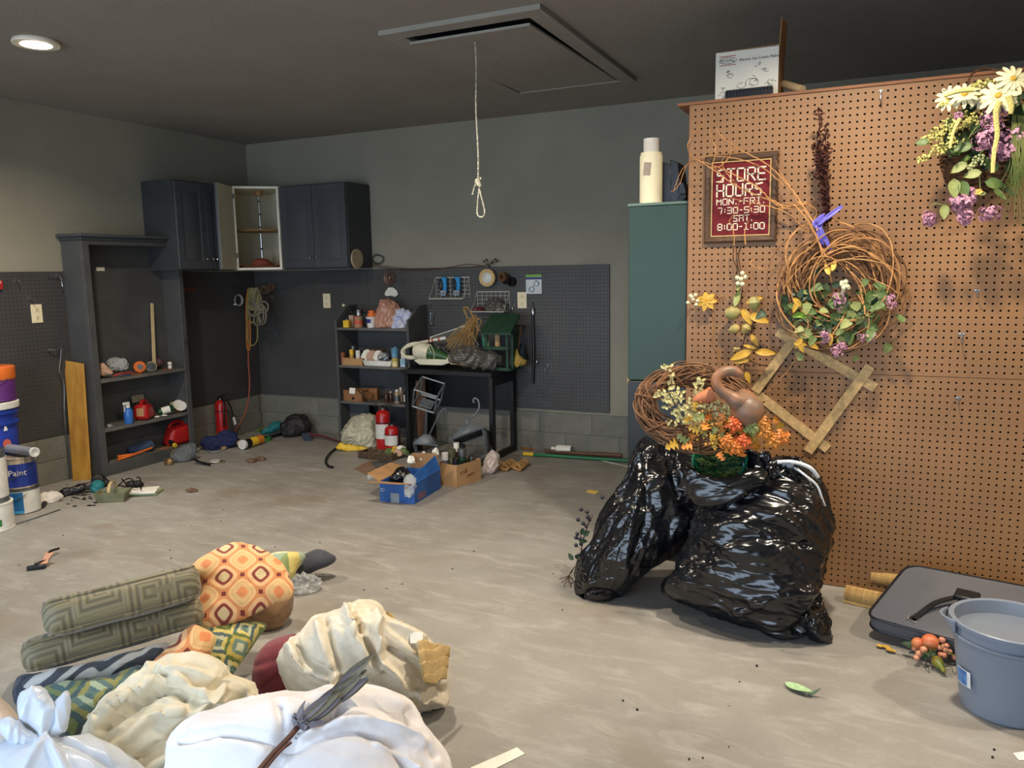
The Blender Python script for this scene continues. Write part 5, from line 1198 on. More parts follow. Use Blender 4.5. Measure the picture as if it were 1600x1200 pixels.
cush1 = cushion('box_cushion', 'upper olive greek key box cushion lying across the pillow pile', bl + upv * .115, br + upv * .10, br, bl, dv, G_)
# ------------------------------------------------------------------ pillows
def ctr(x, y, z=0.): return PZ(x, y, z)
UPC = lambda c, k=1.: ((CAMP - c).normalized() + Vector((0, 0, k))).normalized()
GP = 'scatter pillows in the heap'
def pillow(label, mt, out, c, T=.06, k=.6, cat='pillow', piping=None, name='throw_pillow', **kw):
    o = soft(name, mt, out, center=c, n=UPC(c, k), T=T, p=2.0, q=.62, wr=[(.006, 6, None, 3), (.0025, 22, None, 5)], label=label, cat=cat, na=110, nr=26, **kw)
    if piping:
        pts = catmull([PP(x, y, c, UPC(c, k)) for x, y in out], 90, True); MB().tube(pts, .005, 5, closed=True).build('piping', piping, o)
    return o
c = ctr(498, 888, .05)
o = soft('rolled_mat', M_greyc, [(448, 905), (452, 890), (468, 872), (492, 858), (508, 862), (523, 868), (524, 876), (512, 884), (490, 893), (470, 900), (456, 908)], center=c, T=.05, wr=[(.006, 9, None, 2)], label='charcoal grey folded cloth at the far end of the pillow heap', cat='cloth', na=80, nr=20)
c = ctr(455, 905, .06)
pillow('pale green striped pillow with piped corner behind the orange pillow', ikat_mat('stripe_green', [(206, 206, 160), (150, 168, 140), (206, 188, 110), (132, 146, 90)], .25, .2), [(400, 880), (425, 866), (450, 865), (475, 868), (465, 885), (452, 906), (430, 915), (405, 905)], c, .05, piping=mat('cream_piping', (214, 206, 160), .7))
c = ctr(425, 982, .01)
pillow('brown pillow under the orange geometric pillow', M_brown, [(350, 950), (395, 935), (450, 925), (458, 940), (452, 965), (435, 981), (405, 983), (375, 975)], c, .07)
c = ctr(380, 978, .16)
pillow('large orange pillow with maroon rounded squares beside the box cushions', M_geo, [(297, 893), (312, 876), (335, 860), (365, 849), (398, 854), (425, 866), (442, 882), (452, 905), (458, 922), (448, 936), (425, 944), (400, 958), (360, 972), (318, 977), (312, 950), (314, 915)], c, .055, .5)
c = ctr(375, 1055, .03)
pillow('green and yellow ikat pillow with a pointed corner on the right', M_ikat, [(300, 975), (335, 972), (375, 973), (413, 976), (402, 995), (385, 1020), (362, 1050), (350, 1062), (325, 1060), (300, 1040), (290, 1005)], c, .045, .5, piping=mat('green_piping', (120, 126, 84), .7))
c = ctr(290, 1066, .10)
pillow('smaller orange geometric pillow on edge above the cream curtain', M_geo2, [(218, 1064), (245, 1030), (275, 998), (300, 977), (322, 982), (337, 994), (336, 1008), (325, 1030), (318, 1050), (290, 1066), (250, 1075)], c, .045, .3)
c = ctr(150, 1078, .10)
pillow('grey and white zebra print pillow under the box cushions', M_zeb, [(36, 1068), (60, 1056), (110, 1046), (180, 1030), (262, 1006), (262, 1020), (240, 1036), (205, 1052), (160, 1066), (110, 1074), (60, 1080)], c, .055, .4)
c = ctr(130, 1140, .05)
pillow('teal and green diamond ikat pillow at the bottom of the heap', M_ikat2, [(62, 1076), (120, 1066), (180, 1056), (230, 1042), (240, 1060), (222, 1090), (190, 1112), (150, 1132), (110, 1146), (80, 1130), (62, 1105)], c, .06, .4)
c = ctr(60, 1120, .03)
pillow('navy pillow at the left edge under the zebra pillow', M_navyc, [(26, 1062), (50, 1056), (90, 1060), (96, 1085), (80, 1112), (45, 1112), (26, 1095)], c, .07, .4)
# crumpled clear wrap
c = ctr(473, 925, .0)
soft('plastic_wrap', mat('crinkled_clear', (225, 228, 226), .15, alpha=.35, spec=.8, bump=.6, bs=40), [(450, 915), (462, 902), (480, 900), (496, 906), (497, 918), (485, 928), (468, 930), (455, 926)], center=c, T=.03, wr=[(.015, 30, None, 1), (.008, 60, None, 2)], label='crumpled clear plastic wrap right of the orange pillow', cat='wrap', na=70, nr=16)
# burgundy cushion
c = ctr(440, 1105, .02)
bp = soft('round_pillow', M_burg, [(395, 1065), (396, 1040), (406, 1018), (424, 1002), (448, 993), (478, 991), (520, 1000), (530, 1040), (500, 1080), (460, 1100), (420, 1106), (402, 1092)], center=c, T=.09, p=2.4, wr=[(.004, 8, None, 2)], strokes=[([(410, 1075), (440, 1055), (470, 1050)], 5, -.012), ([(400, 1040), (430, 1030)], 6, -.005)], label='burgundy round pillow left of the ivory satin bundle', cat='pillow', na=110, nr=30)
# ivory satin bundle
c = ctr(620, 1108, .02)
sat = soft('satin_comforter', M_satin, [(432, 1032), (440, 1016), (462, 1006), (480, 992), (500, 972), (530, 952), (565, 946), (588, 950), (600, 965), (622, 974), (650, 990), (664, 1002), (672, 1010), (690, 1030), (700, 1050), (692, 1085), (672, 1103), (640, 1108), (590, 1100), (540, 1105), (490, 1095), (455, 1080), (440, 1055)],
     center=c, T=.16, Tb=.05, p=2.3, wr=[(.018, 4, (Vector((.5, .3, -.6)), 2.5), 3), (.010, 9, (Vector((.6, .2, -.5)), 3), 7), (.004, 24, (Vector((.6, .2, -.5)), 4), 2)], lump=.03, lumps=4,
     strokes=[([(542, 955), (560, 1000), (575, 1030), (592, 1045)], 6, .030), ([(550, 952), (570, 1000), (590, 1035)], 5, -.028), ([(585, 960), (592, 1000), (600, 1030), (640, 1060)], 6, .026), ([(500, 975), (508, 1010), (522, 1050), (530, 1075)], 6, .026), ([(508, 972), (518, 1010), (530, 1045)], 5, -.02), ([(455, 1012), (475, 1040), (520, 1058)], 7, .026), ([(465, 1010), (485, 1036), (522, 1050)], 5, -.022),
              ([(610, 1015), (650, 1040), (690, 1080)], 6, -.03), ([(600, 1030), (640, 1065), (690, 1092)], 8, .028), ([(570, 1060), (610, 1080), (660, 1080)], 8, .02), ([(595, 975), (630, 985), (660, 1000)], 6, .02), ([(530, 1060), (560, 1075), (600, 1095)], 6, -.02)],
     label='ivory satin comforter bundled in a heap on the bare floor', cat='bedding', na=230, nr=60)
M_tan = mat('tan_lining', (206, 176, 120), .8, var=.1, vs=20, bump=.3)
b = MB()
def strip(pts_a, pts_b, n=26, k=.008):
    A = catmull(pts_a, n); B_ = catmull(pts_b, n); m_ = 6; vs = []
    for i in range(n):
        for j in range(m_ + 1): vs.append(A[i].lerp(B_[i], j / m_) + Vector((0, 0, k * math.sin(i * .9 + j * .8) + k * .6 * math.sin(j * 1.7))))
    return vs, [(i * (m_ + 1) + j, (i + 1) * (m_ + 1) + j, (i + 1) * (m_ + 1) + j + 1, i * (m_ + 1) + j + 1) for i in range(n - 1) for j in range(m_)]
dS = depth(c)
b.add(*strip([PD(652, 1004, dS - .10), PD(656, 1035, dS - .14), PD(662, 1066, dS - .14)], [PD(703, 1008, dS + .0), PD(700, 1035, dS - .03), PD(696, 1062, dS - .06)]))
b.build('lining_corner', M_tan, sat, solid=.004, label='tan lining corner')
b = MB(); b.add(*strip([PD(562, 950, dS + .14), PD(590, 965, dS + .12), PD(620, 985, dS + .1), PD(640, 1000, dS + .08)], [PD(568, 943, dS + .14), PD(600, 955, dS + .13), PD(628, 972, dS + .1), PD(645, 990, dS + .08)]))
b.build('lining_edge', M_tan, sat, solid=.004)
MB().prism([PD(640, 988, dS - .06), PD(660, 988, dS - .06), PD(661, 1005, dS - .08), PD(641, 1005, dS - .08)], (0, .002, 0)).build('care_tag', M_paper, sat, recalc=True, label='white care tag')
# cream curtain heap
c = ctr(260, 1225, .02)
cur = soft('curtain_heap', M_curt, [(128, 1150), (150, 1120), (185, 1085), (222, 1060), (250, 1045), (285, 1034), (315, 1036), (340, 1050), (352, 1066), (385, 1070), (400, 1085), (396, 1110), (372, 1128), (330, 1140), (300, 1150), (285, 1180), (270, 1230), (200, 1240), (150, 1225), (120, 1190)],
     center=c, T=.13, Tb=.05, p=2.4, wr=[(.016, 6, (Vector((.8, .4, -.2)), 3), 5), (.010, 13, (Vector((.8, .4, -.3)), 4), 1), (.004, 30, (Vector((.8, .4, -.3)), 4), 6)], lump=.03, lumps=4,
     strokes=[([(150, 1130), (200, 1092), (262, 1062), (300, 1075), (345, 1100)], 7, .03), ([(160, 1140), (210, 1104), (262, 1078), (290, 1090)], 6, -.03), ([(260, 1060), (300, 1072), (350, 1070)], 7, -.022), ([(350, 1075), (330, 1100), (300, 1120)], 7, .03), ([(385, 1085), (345, 1112), (300, 1130)], 6, -.022), ([(180, 1170), (240, 1120), (285, 1110)], 8, .028), ([(210, 1190), (270, 1150), (300, 1125)], 7, -.03), ([(230, 1200), (280, 1170), (300, 1140)], 7, .026), ([(250, 1045), (290, 1050), (330, 1062)], 6, .02)],
     label='cream curtain fabric crumpled in a heap in front of the pillows', cat='curtain', na=220, nr=56)
# white comforter in the foreground, two big lobes
c = ctr(600, 1330, .02)
duv = soft('comforter', M_duvet, [(268, 1200), (276, 1165), (300, 1140), (350, 1120), (400, 1100), (440, 1092), (480, 1095), (520, 1080), (560, 1073), (605, 1078), (640, 1095), (655, 1130), (672, 1150), (695, 1180), (705, 1215), (690, 1280), (600, 1335), (450, 1345), (320, 1320), (265, 1260)],
     center=c, T=.20, Tb=.05, p=2.6, wr=[(.010, 4, (Vector((1, .3, -.2)), 2.5), 3), (.007, 10, (Vector((1, .3, -.2)), 3), 7), (.002, 30, (Vector((1, .3, -.2)), 4), 1)], lump=.03, lumps=3,
     strokes=[([(415, 1215), (445, 1160), (480, 1120), (530, 1095)], 13, -.06), ([(445, 1180), (500, 1148), (560, 1140), (610, 1165), (640, 1200)], 9, -.03), ([(470, 1150), (540, 1130), (600, 1135), (660, 1160)], 9, .026), ([(500, 1130), (540, 1095), (600, 1100), (640, 1130)], 10, -.022), ([(280, 1160), (350, 1145), (420, 1160)], 8, -.02), ([(436, 1100), (440, 1130), (430, 1165)], 7, -.016), ([(590, 1160), (620, 1175), (650, 1200)], 6, .02), ([(640, 1110), (650, 1140), (680, 1180)], 6, -.015)],
     label='large white comforter bulging at the bottom edge of the photo', cat='bedding', na=220, nr=56)
# tied white plastic bag, lower left
c = ctr(100, 1330, .02)
pb = soft('plastic_bag', M_pbag, [(-40, 1190), (-10, 1160), (30, 1150), (62, 1146), (90, 1152), (130, 1155), (172, 1168), (200, 1190), (225, 1230), (200, 1300), (80, 1335), (-60, 1310), (-80, 1240)], center=c, T=.16, Tb=.04, p=2.4, wr=[(.010, 6, (Vector((.6, 0, -.8)), 3), 2), (.005, 14, (Vector((.6, 0, -.8)), 3), 5)], lump=.03,
     strokes=[([(70, 1150), (90, 1180), (110, 1220)], 6, .014), ([(70, 1150), (50, 1180), (30, 1215)], 6, .014), ([(75, 1150), (130, 1170), (180, 1200)], 6, -.012)], label='tied white plastic bag with two knot ears in the lower left corner', cat='plastic bag', na=170, nr=40)
dP = depth(PP(70, 1150, c, (CAMP - c).normalized())) - .10
for out in ([(66, 1152), (48, 1135), (30, 1112), (34, 1090), (50, 1076), (66, 1078), (76, 1092), (84, 1105), (90, 1122), (82, 1142), (74, 1152)], [(74, 1152), (84, 1130), (88, 1108), (92, 1092), (104, 1082), (108, 1094), (106, 1115), (98, 1138), (86, 1150)], [(64, 1152), (40, 1138), (10, 1124), (-6, 1130), (8, 1150), (34, 1160), (56, 1162)], [(66, 1152), (84, 1150), (96, 1166), (80, 1172), (58, 1168)]):
    cc_ = PD(70, 1130, dP); soft('bag_ear', M_pbag, out, center=cc_, T=.022, q=.4, wr=[(.007, 16, (upv, 3), 4), (.004, 34, (upv, 3), 2)], parent=pb, na=70, nr=16)
c = ctr(5, 1260, .02)
soft('plastic_bag', mat('beige_bag', (206, 190, 176), .35, alpha=.95, bump=.3, bs=12), [(-60, 1130), (-20, 1092), (5, 1098), (24, 1120), (30, 1150), (20, 1200), (-10, 1260), (-70, 1240)], center=c, T=.1, wr=[(.01, 6, None, 2)], label='beige plastic bag cut off by the left edge behind the tied bag', cat='plastic bag', na=80, nr=20)
# dried stalk with blue grey bloom
dq = depth(PP(480, 1130, ctr(600, 1330, .02), (CAMP - ctr(600, 1330)).normalized())) - .20
def DP(x, y, k=0): return PD(x, y, dq + (1130 - y) * .0016 + k)
ST = thing('dried_stalk', 'dried brown stalk with blue grey petals lying across the white comforter', 'stalk', DP(470, 1140))
M_stk = mat('stalk_brown', (98, 60, 48), .6, var=.2, vs=30)
pts = catmull([DP(398, 1212), (DP(425, 1180)), DP(452, 1152), DP(470, 1130), DP(490, 1108), DP(520, 1085)], 30); MB().tube(pts, .006, 8).build('stem', M_stk, ST)
MB().tube(catmull([DP(405, 1214, -.01), DP(436, 1176, -.01), DP(455, 1160, -.01)], 14), .003, 6).build('stem', M_stk, ST)
M_bl1 = mat('petal_slate', (104, 116, 136), .7, col2=(140, 120, 110), vs=30); M_bl2 = mat('petal_teal', (92, 118, 110), .7, col2=(150, 124, 92), vs=20)
r_ = random.Random(19); axis = (DP(598, 1032) - DP(460, 1140)).normalized()
for k in range(16):
    a = k * .8; sd = (up * math.cos(a) + rt * math.sin(a)) * .008
    t = k / 16; p = DP(466 + 62 * t, 1134 - 52 * t, -.01) + sd
    me = leafmesh('stp' + str(k % 2), (M_bl1, M_bl2)[k % 2], 1, .30, .1, .25, lambda t: .75 * math.sin(pi * min(1, t * .8 + .15)))
    put_leaf(ST, me, p, axis + sd * 12, (CAMP - p), r_.uniform(.06, .10) if k < 9 else r_.uniform(.09, .13))
for k in range(14):
    a = k * 2.4; put_leaf(ST, leafmesh('crl', M_bl1, 1, .45, .9, .3), DP(470 + r_.uniform(-4, 14), 1126 + r_.uniform(-8, 8), -.015), rdir(r_), CAMP - wc, .032)
# black clamp on the floor at left
o = thing('spring_clamp', 'black clamp with a tan tip on the floor left of the pillows', 'clamp', PZ(68, 882, 0))
MB().bar(PZ(42, 888, .012), PZ(72, 884, .012), .022, .018).build('jaw', M_blk, o, bevel=.004)
MB().bar(PZ(54, 882, .02), PZ(76, 874, .022), .012, .012).build('jaw', M_blk, o, bevel=.003)
b = MB(); b.leaf(PZ(66, 884, .01), PZ(90, 870, 0) - PZ(66, 884, 0), (0, -.3, 1), .075, .045, -.2, shape=lambda t: .8 + .2 * math.sin(9 * t)); b.build('tip', mat('tan_skin', (196, 146, 116), .7), o, solid=.006)
MB().tube(catmull([PZ(74, 872, .02), PZ(78, 862, .03), PZ(92, 857, .02)], 10), .006, 6).build('lever', M_blk, o)
# ------------------------------------------------------------------ helpers for cans, bottles and boxes
def zat(x, y, b): return PY(x, y, b[1]).z
def col(name, c, rough=.5, **k): return mat(name, c, rough, **k)
def lying(a, b_): a, b_ = Vector(a), Vector(b_); return Matrix.Translation(a) @ basis(b_ - a).to_4x4(), (b_ - a).length
def can(label, T, r, h, body, lid=M_steel, band=None, bz=(.15, .85), name='paint_can', cat='can', group=None, handle=False, lidname='lid', seg=28):
    o = thing(name, label, cat, T.translation, group)
    MB(T).lathe([(0, 0), (r, 0), (r * 1.02, .003), (r * 1.02, .006), (r, .008), (r, h - .010), (r * 1.025, h - .008), (r * 1.025, h - .002), (r * .94, h - .001), (r * .92, h - .006), (0, h - .006)], seg).build('body', body, o)
    if lid: MB(T).lathe([(0, h - .004), (r * .86, h - .004), (r * .9, h - .001), (r * .84, h + .001), (r * .8, h - .002), (0, h - .002)], seg).build(lidname, lid, o)
    if band: MB(T).lathe([(r + .0008, h * bz[0]), (r + .0008, h * bz[1])], seg).build('paper_label', band, o)
    if handle: MB(T).tube([(math.cos(a) * r * 1.04, -math.sin(a) * r * .35 - r * .98 * math.sin(a), h * .78 - math.sin(a) * h * .55) for a in [pi * k / 16 for k in range(17)]], .0018, 5).build('wire_handle', M_steel, o)
    return o
def bottle(label, T, r, h, body, cap, group=None, neck=.35, name='bottle', band=None, cat='bottle', caph=.12):
    o = thing(name, label, cat, T.translation, group); n_ = 1 - caph
    MB(T).lathe([(0, 0), (r * .92, 0), (r, .004), (r, h * .68), (r * .8, h * .76), (r * neck, h * (n_ - .04)), (r * neck, h * n_), (0, h * n_)], 20).build('body', body, o)
    MB(T).lathe([(0, h * (n_ - .03)), (r * neck * 1.25, h * (n_ - .03)), (r * neck * 1.25, h), (0, h)], 16).build('cap', cap, o)
    if band: MB(T).lathe([(r + .0006, h * .15), (r + .0006, h * .6)], 20).build('paper_label', band, o)
    return o
def up_at(p): return Matrix.Translation(Vector(p))
def obox(label, cat, name, p, sx, sy, sz, a, mt, extra=None, group=None, bevel=.002, top=None):
    T = up_at(p) @ rz(a); o = thing(name, label, cat, p, group); w = .003
    if top == 'open':
        MB(T).bb(-sx / 2, -sy / 2, 0, sx / 2, sy / 2, w).build('bottom', mt, o)
        for nm, q in (('side', (-sx / 2, -sy / 2, w, sx / 2, -sy / 2 + w, sz)), ('side', (-sx / 2, sy / 2 - w, w, sx / 2, sy / 2, sz)), ('side', (-sx / 2, -sy / 2 + w, w, -sx / 2 + w, sy / 2 - w, sz)), ('side', (sx / 2 - w, -sy / 2 + w, w, sx / 2, sy / 2 - w, sz))): MB(T).bb(*q).build(nm, mt, o)
    else: MB(T).box((0, 0, sz / 2), (sx, sy, sz)).build('body', mt, o, bevel=bevel)
    return o, T
def lump(label, cat, name, mt, out, c, T=.03, group=None, wr=((.006, 25, None, 1),), k=.4, nr=14, zmin=None, parent=None, **kw):
    return soft(name, mt, out, center=c, n=UPC(Vector(c), k), T=T, wr=list(wr), label=label, cat=cat, group=group, na=64, nr=nr, zmin=.003 if zmin is None else zmin, parent=parent, **kw)
def tubething(label, cat, name, pts, r, mt, group=None, n=6, k=20):
    return MB().tube(catmull(pts, k) if len(pts) > 2 else pts, r, n).thing(name, mt, label, cat, group)
M_blue = col('paint_blue', (36, 60, 150), .35, col2=(30, 50, 130)); M_sky = col('label_blue', (40, 110, 170), .4); M_wlab = col('label_white', (222, 220, 210), .5)
M_purp = col('purple', (92, 44, 110), .4); M_orng = col('orange_plastic', (224, 112, 44), .4); M_red = col('extinguisher_red', (176, 26, 28), .3, coat=.3); M_redp = col('gas_can_red', (168, 26, 24), .38)
M_yel = col('yellow_plastic', (232, 190, 48), .4); M_grn = col('green_plastic', (52, 120, 56), .4); M_teal = col('teal', (30, 112, 116), .6); M_brn = col('brown', (96, 66, 44), .6); M_rust = col('rust', (150, 76, 44), .5)
# ------------------------------------------------------------------ paint cans and pails at the left edge
b1 = PZ(37, 798, 0); r = 24.5 * mpp(b1); h1 = zat(37, 760, b1)
o = can('lower gallon paint can with a blue and white label', up_at(b1), r, h1, M_galv, None, M_wlab, (.04, .9), group='paint cans at the left edge')
T = up_at(b1); MB(T).lathe([(r + .0014, h1 * .06), (r + .0014, h1 * .88)], 14, None, 0, math.radians(236), math.radians(330)).build('label_print', M_sky, o, label='blue label panel')
MB(T).lathe([(r + .002, h1 * .06), (r + .002, h1 * .16)], 14, None, 0, math.radians(236), math.radians(330)).build('label_print', col('cyan', (60, 160, 220)), o)
MB(T).tube([(r * 1.05 * math.cos(a), r * 1.05 * math.sin(a), h1 * .72 + .02 * math.cos(3 * a)) for a in [math.radians(d_) for d_ in range(250, 345, 10)]], .002, 5).build('wire_handle', M_steel, o)
b2 = b1 + Vector((-.006, .0, h1 + .001)); h2 = zat(33, 712, b2) - b2.z
o = can('upper dripped paint can with a royal blue label', up_at(b2), r, h2, col('dripped_metal', (196, 180, 156), .5, col2=(60, 50, 60), vs=18, stretch=(1, 1, .25)), None, M_blue, (.06, .8), group='paint cans at the left edge', handle=False)
T = up_at(b2)
MB(T).tube([(r * 1.06 * math.cos(a), r * 1.06 * math.sin(a), h2 * (.62 - .35 * math.sin(-a) * .9)) for a in [math.radians(d_) for d_ in range(240, 411, 8)]], .0018, 5).build('wire_handle', M_steel, o)
TXc = T @ rz(math.radians(52)) @ Matrix.Translation((0, -r - .002, h2 * .52)) @ Matrix(((1, 0, 0, 0), (0, 0, -1, 0), (0, 1, 0, 0), (0, 0, 0, 1)))
text_mesh('Paint', .045, TXc, M_wlab, o)
b = MB(T); r_ = random.Random(3)
for k in range(9):
    a = math.radians(205 + k * 10); L_ = r_.uniform(.2, .75) * h2; b.lathe([(r + .0022, h2 - L_), (r + .0022, h2 - .01)], 3, None, 0, a, a + math.radians(r_.uniform(3, 9)))
b.build('paint_drips', col('cream_paint', (226, 206, 176), .4), o, kind='stuff')
a_, c_ = PY(-10, 706, b2.y + .02), PY(54, 700, b2.y + .0); a_.z = c_.z = b2.z + h2 + .03
Tq, L_ = lying(a_, c_); o = thing('caulk_tube', 'grey tube lying across the top of the paint cans', 'tube', a_ - Vector((0, 0, .028)))
MB(Tq).lathe([(0, 0), (.026, 0), (.026, L_ - .012), (.0255, L_ - .012), (0, L_ - .012)], 20).build('barrel', col('grey_tube', (136, 138, 142), .35), o); MB(Tq).lathe([(.0255, L_ - .012), (.0275, L_ - .012), (.0275, L_), (.02, L_), (.02, L_ - .008), (0, L_ - .008)], 20).build('end_cap', M_wlab, o)
b3 = PZ(2, 834, 0) + Vector((0, -.0, 0)); h3 = zat(2, 788, b3); r3 = 25 * mpp(b3); b3.x -= 0
b3 = PZ(-12, 826, 0); r3 = 31 * mpp(b3); h3 = zat(-12, 785, b3)
o = can('white pail with green printed leaves cut by the left edge', up_at(b3), r3, h3, M_wlab, M_wlab, None, group='paint cans at the left edge')
for k, (a, z) in enumerate(((318, .58), (338, .55), (324, .2), (342, .2))): MB(up_at(b3)).lathe([(r3 + .001, h3 * z), (r3 + .001, h3 * (z + .24))], 4, None, 0, math.radians(a), math.radians(a + 12)).build('label_print', M_grn, o)
b4 = b3 + Vector((0, .0, h3 + .001)); h4 = zat(-12, 705, b4) - b4.z
can('grey metal paint can stacked on the white pail at the left edge', up_at(b4), r3 * .88, h4, M_galv, M_steel, M_wlab, (.1, .85), group='paint cans at the left edge')
b5 = Vector((-4.60, 2.70, 0)); b5 = PX(-14, 700, XL + .20); b5.z = 0
h5 = zat(-14, 628, b5); rb = (27 + 16) * mpp(b5) * .93
o = thing('paint_bucket', 'tall royal blue paint bucket with a white lid at the left edge', 'bucket', b5, 'paint cans at the left edge'); T = up_at(b5)
MB(T).lathe([(0, 0), (rb * .86, 0), (rb * .97, h5 * .78), (rb * 1.04, h5 * .79), (rb * 1.04, h5 * .81), (rb * .98, h5 * .82), (rb * .99, h5 * .88), (rb * 1.05, h5 * .89), (rb * 1.05, h5 * .91), (rb * .99, h5 * .92), (rb, h5 * .95), (0, h5 * .95)], 36).build('body', M_blue, o)
MB(T).lathe([(rb * 1.0, h5 * .93), (rb * 1.08, h5 * .94), (rb * 1.09, h5 * .99), (rb * 1.03, h5), (rb * .98, h5 * .985), (0, h5 * .985)], 36).build('lid', M_wlab, o)
MB(T).lathe([(rb * .93, h5 * .36), (rb * .972, h5 * .76)], 16, None, 0, math.radians(300), math.radians(398)).build('paper_label', col('label_navy', (40, 62, 160), .4), o)
TL_ = lambda az, z, ro=.985: T @ rz(math.radians(az)) @ Matrix.Translation((0, -rb * ro - .004, h5 * z)) @ Matrix(((1, 0, 0, 0), (0, 0, -1, 0), (0, 1, 0, 0), (0, 0, 0, 1)))
text_mesh('SHERWIN', .024, TL_(84, .50, .965), M_wlab, o); text_mesh('WILLIAMS', .020, TL_(84, .43, .96), M_wlab, o)
b = MB(TL_(90, .62, .975)); b.add([(.024 * math.cos(a), .026 * math.sin(a), 0) for a in [i * pi / 10 for i in range(20)]], [tuple(range(20))]); b.build('emblem', col('emblem_red', (196, 96, 80)), o)
b = MB(TL_(90, .76, .985)); b.add([(-.012, -.012, 0), (.012, -.012, 0), (.005, .014, 0), (-.005, .014, 0)], [(0, 1, 2, 3)]); b.build('emblem', M_wlab, o)
b6 = b5 + Vector((.035, .05, h5 + .001)); h6 = zat(-14, 572, b6) - b6.z
o = can('small purple and orange pail standing on the blue bucket', up_at(b6), rb * .62, h6, M_purp, M_orng, None, name='pail', group='paint cans at the left edge')
MB(up_at(b6)).lathe([(rb * .625, h6 * .62), (rb * .66, h6 * .66), (rb * .66, h6 * .97), (rb * .60, h6 * 1.01)], 24).build('rim', M_orng, o, label='orange rim')
MB(up_at(b6)).tube([(rb * .68 * math.cos(a), rb * .68 * math.sin(a), h6 * (.66 - .3 * math.sin(-a))) for a in [math.radians(d_) for d_ in range(240, 361, 10)]], .002, 5).build('wire_handle', M_steel, o)
# plank, cords and hooks by the bookcase
q = [PZ(114, 752, 0), PZ(143, 749, 0), PY(131, 568, 3.475), PY(100, 563, 3.455)]
MB().prism(q, (q[1] - q[0]).cross(q[3] - q[0]).normalized() * -.016).thing('wood_plank', mat('varnished_wood', (190, 144, 62), .45, col2=(160, 112, 44), vs=4, stretch=(6, 6, 1)), 'varnished golden wood plank leaning on the wall beside the tall bookcase', 'plank', recalc=True, bevel=.002)
XP = XL + .03
tubething('grey cord hanging from a hook beside the golden plank', 'cord', 'hanging_cord', [PX(75, 546, XP), PX(88, 547, XP + .02), PX(95, 542, XP), PX(95, 560, XP), PX(93, 580, XP + .02), PX(100, 600, XP + .02), PX(101, 650, XP + .02), PX(106, 710, XP), PX(109, 748, XP)], .0045, M_galv, k=40)
def hook(label, p, out, hgt=.03, nm='peg_hook', mt=M_chrome, grp='small hooks on the dark pegboards'):
    out = Vector(out).normalized(); p = Vector(p); b = MB(); b.tube(catmull([p, p + out * .03, p + out * .045 - Vector((0, 0, hgt * .5)), p + out * .05 - Vector((0, 0, hgt))], 14), .003, 6); b.tube([p + Vector((0, 0, -.012)), p + Vector((0, 0, .012))], .005, 6)
    return b.thing(nm, mt, label, 'hook', grp)
hook('chrome hook on the left wall pegboard near its top edge', PX(88, 431, XL + .013), (1, 0, 0), .07)
hook('small hook on the left wall pegboard near the left picture edge', PX(24, 438, XL + .013), (1, 0, 0), .02)
hook('tiny hook on the left wall pegboard above the outlet', PX(46, 466, XL + .013), (1, 0, 0), .015)
MB().tube([PX(74, 430, XL + .04), PX(92, 431, XL + .04)], .003, 6).thing('hook_bar', M_chrome, 'thin bar across the chrome hook left of the bookcase', 'bar')
MB().tube(catmull([PX(-3, 447, XL + .03), PX(2, 440, XL + .03), PX(2, 452, XL + .03)], 10), .008, 6).thing('red_grip', M_red, 'red tool grip hanging at the left edge of the picture', 'tool')
# ------------------------------------------------------------------ floor clutter in front of the bookcase
lump('black flat case on the floor before the golden plank', 'case', 'tool_case', M_blk, [(92, 768), (100, 764), (128, 756), (148, 752), (152, 757), (136, 765), (110, 774), (94, 777)], PZ(94, 777, .0), .02)
lump('teal work glove beside the shallow green basket', 'glove', 'work_glove', M_teal, [(142, 756), (150, 751), (162, 755), (160, 765), (150, 770), (142, 766)], PZ(148, 770, .0), .025)
lump('black cloth against the foot of the bookcase', 'cloth', 'black_cloth', M_dark, [(143, 748), (152, 741), (164, 746), (172, 756), (160, 760), (146, 754)], PZ(155, 762, .0), .03)
T = up_at(PZ(177, 782, 0)) @ rz(math.radians(32)); o = thing('garden_basket', 'shallow grey green basket with an arched handle before the bookcase', 'basket', T.translation)
mb_ = MB(T); w0, d0, w1, d1, hh = .072, .045, .09, .062, .06; M_gb = col('sage_plastic', (124, 124, 92), .6, col2=(100, 100, 74), vs=20)
for (s0, s1_) in ((0, 1),):
    lo = [(-w0, -d0, 0), (w0, -d0, 0), (w0, d0, 0), (-w0, d0, 0)]; hi = [(-w1, -d1, hh), (w1, -d1, hh), (w1, d1, hh), (-w1, d1, hh)]; li = [(x * .92, y * .92, .006) for x, y, z in lo]; hj = [(x * .93, y * .93, hh) for x, y, z in hi]
    mb_.add(lo + hi + hj + li, [(3, 2, 1, 0), (0, 1, 5, 4), (1, 2, 6, 5), (2, 3, 7, 6), (3, 0, 4, 7), (4, 5, 9, 8), (5, 6, 10, 9), (6, 7, 11, 10), (7, 4, 8, 11), (8, 9, 13, 12), (9, 10, 14, 13), (10, 11, 15, 14), (11, 8, 12, 15), (12, 13, 14, 15)])
mb_.build('basket_body', M_gb, o, bevel=.002)
b = MB(T); vs = []
for k in range(15):
    a = pi * k / 14; y, z = -d1 * math.cos(a), hh + .055 * math.sin(a); vs += [(-.009, y, z), (.009, y, z)]
b.add(vs, [(2 * i, 2 * i + 1, 2 * i + 3, 2 * i + 2) for i in range(14)]); b.build('handle', col('cane_band', (190, 164, 116), .6), o, solid=.003, label='pale cane handle')
T = up_at(PZ(228, 771, 0)) @ rz(.5)
MB(T).box((0, 0, .009), (.17, .12, .016)).thing('green_cloth', col('mint_cloth', (150, 164, 120), .8), 'folded mint green cloth under the white papers on the floor', 'cloth', bevel=.004)
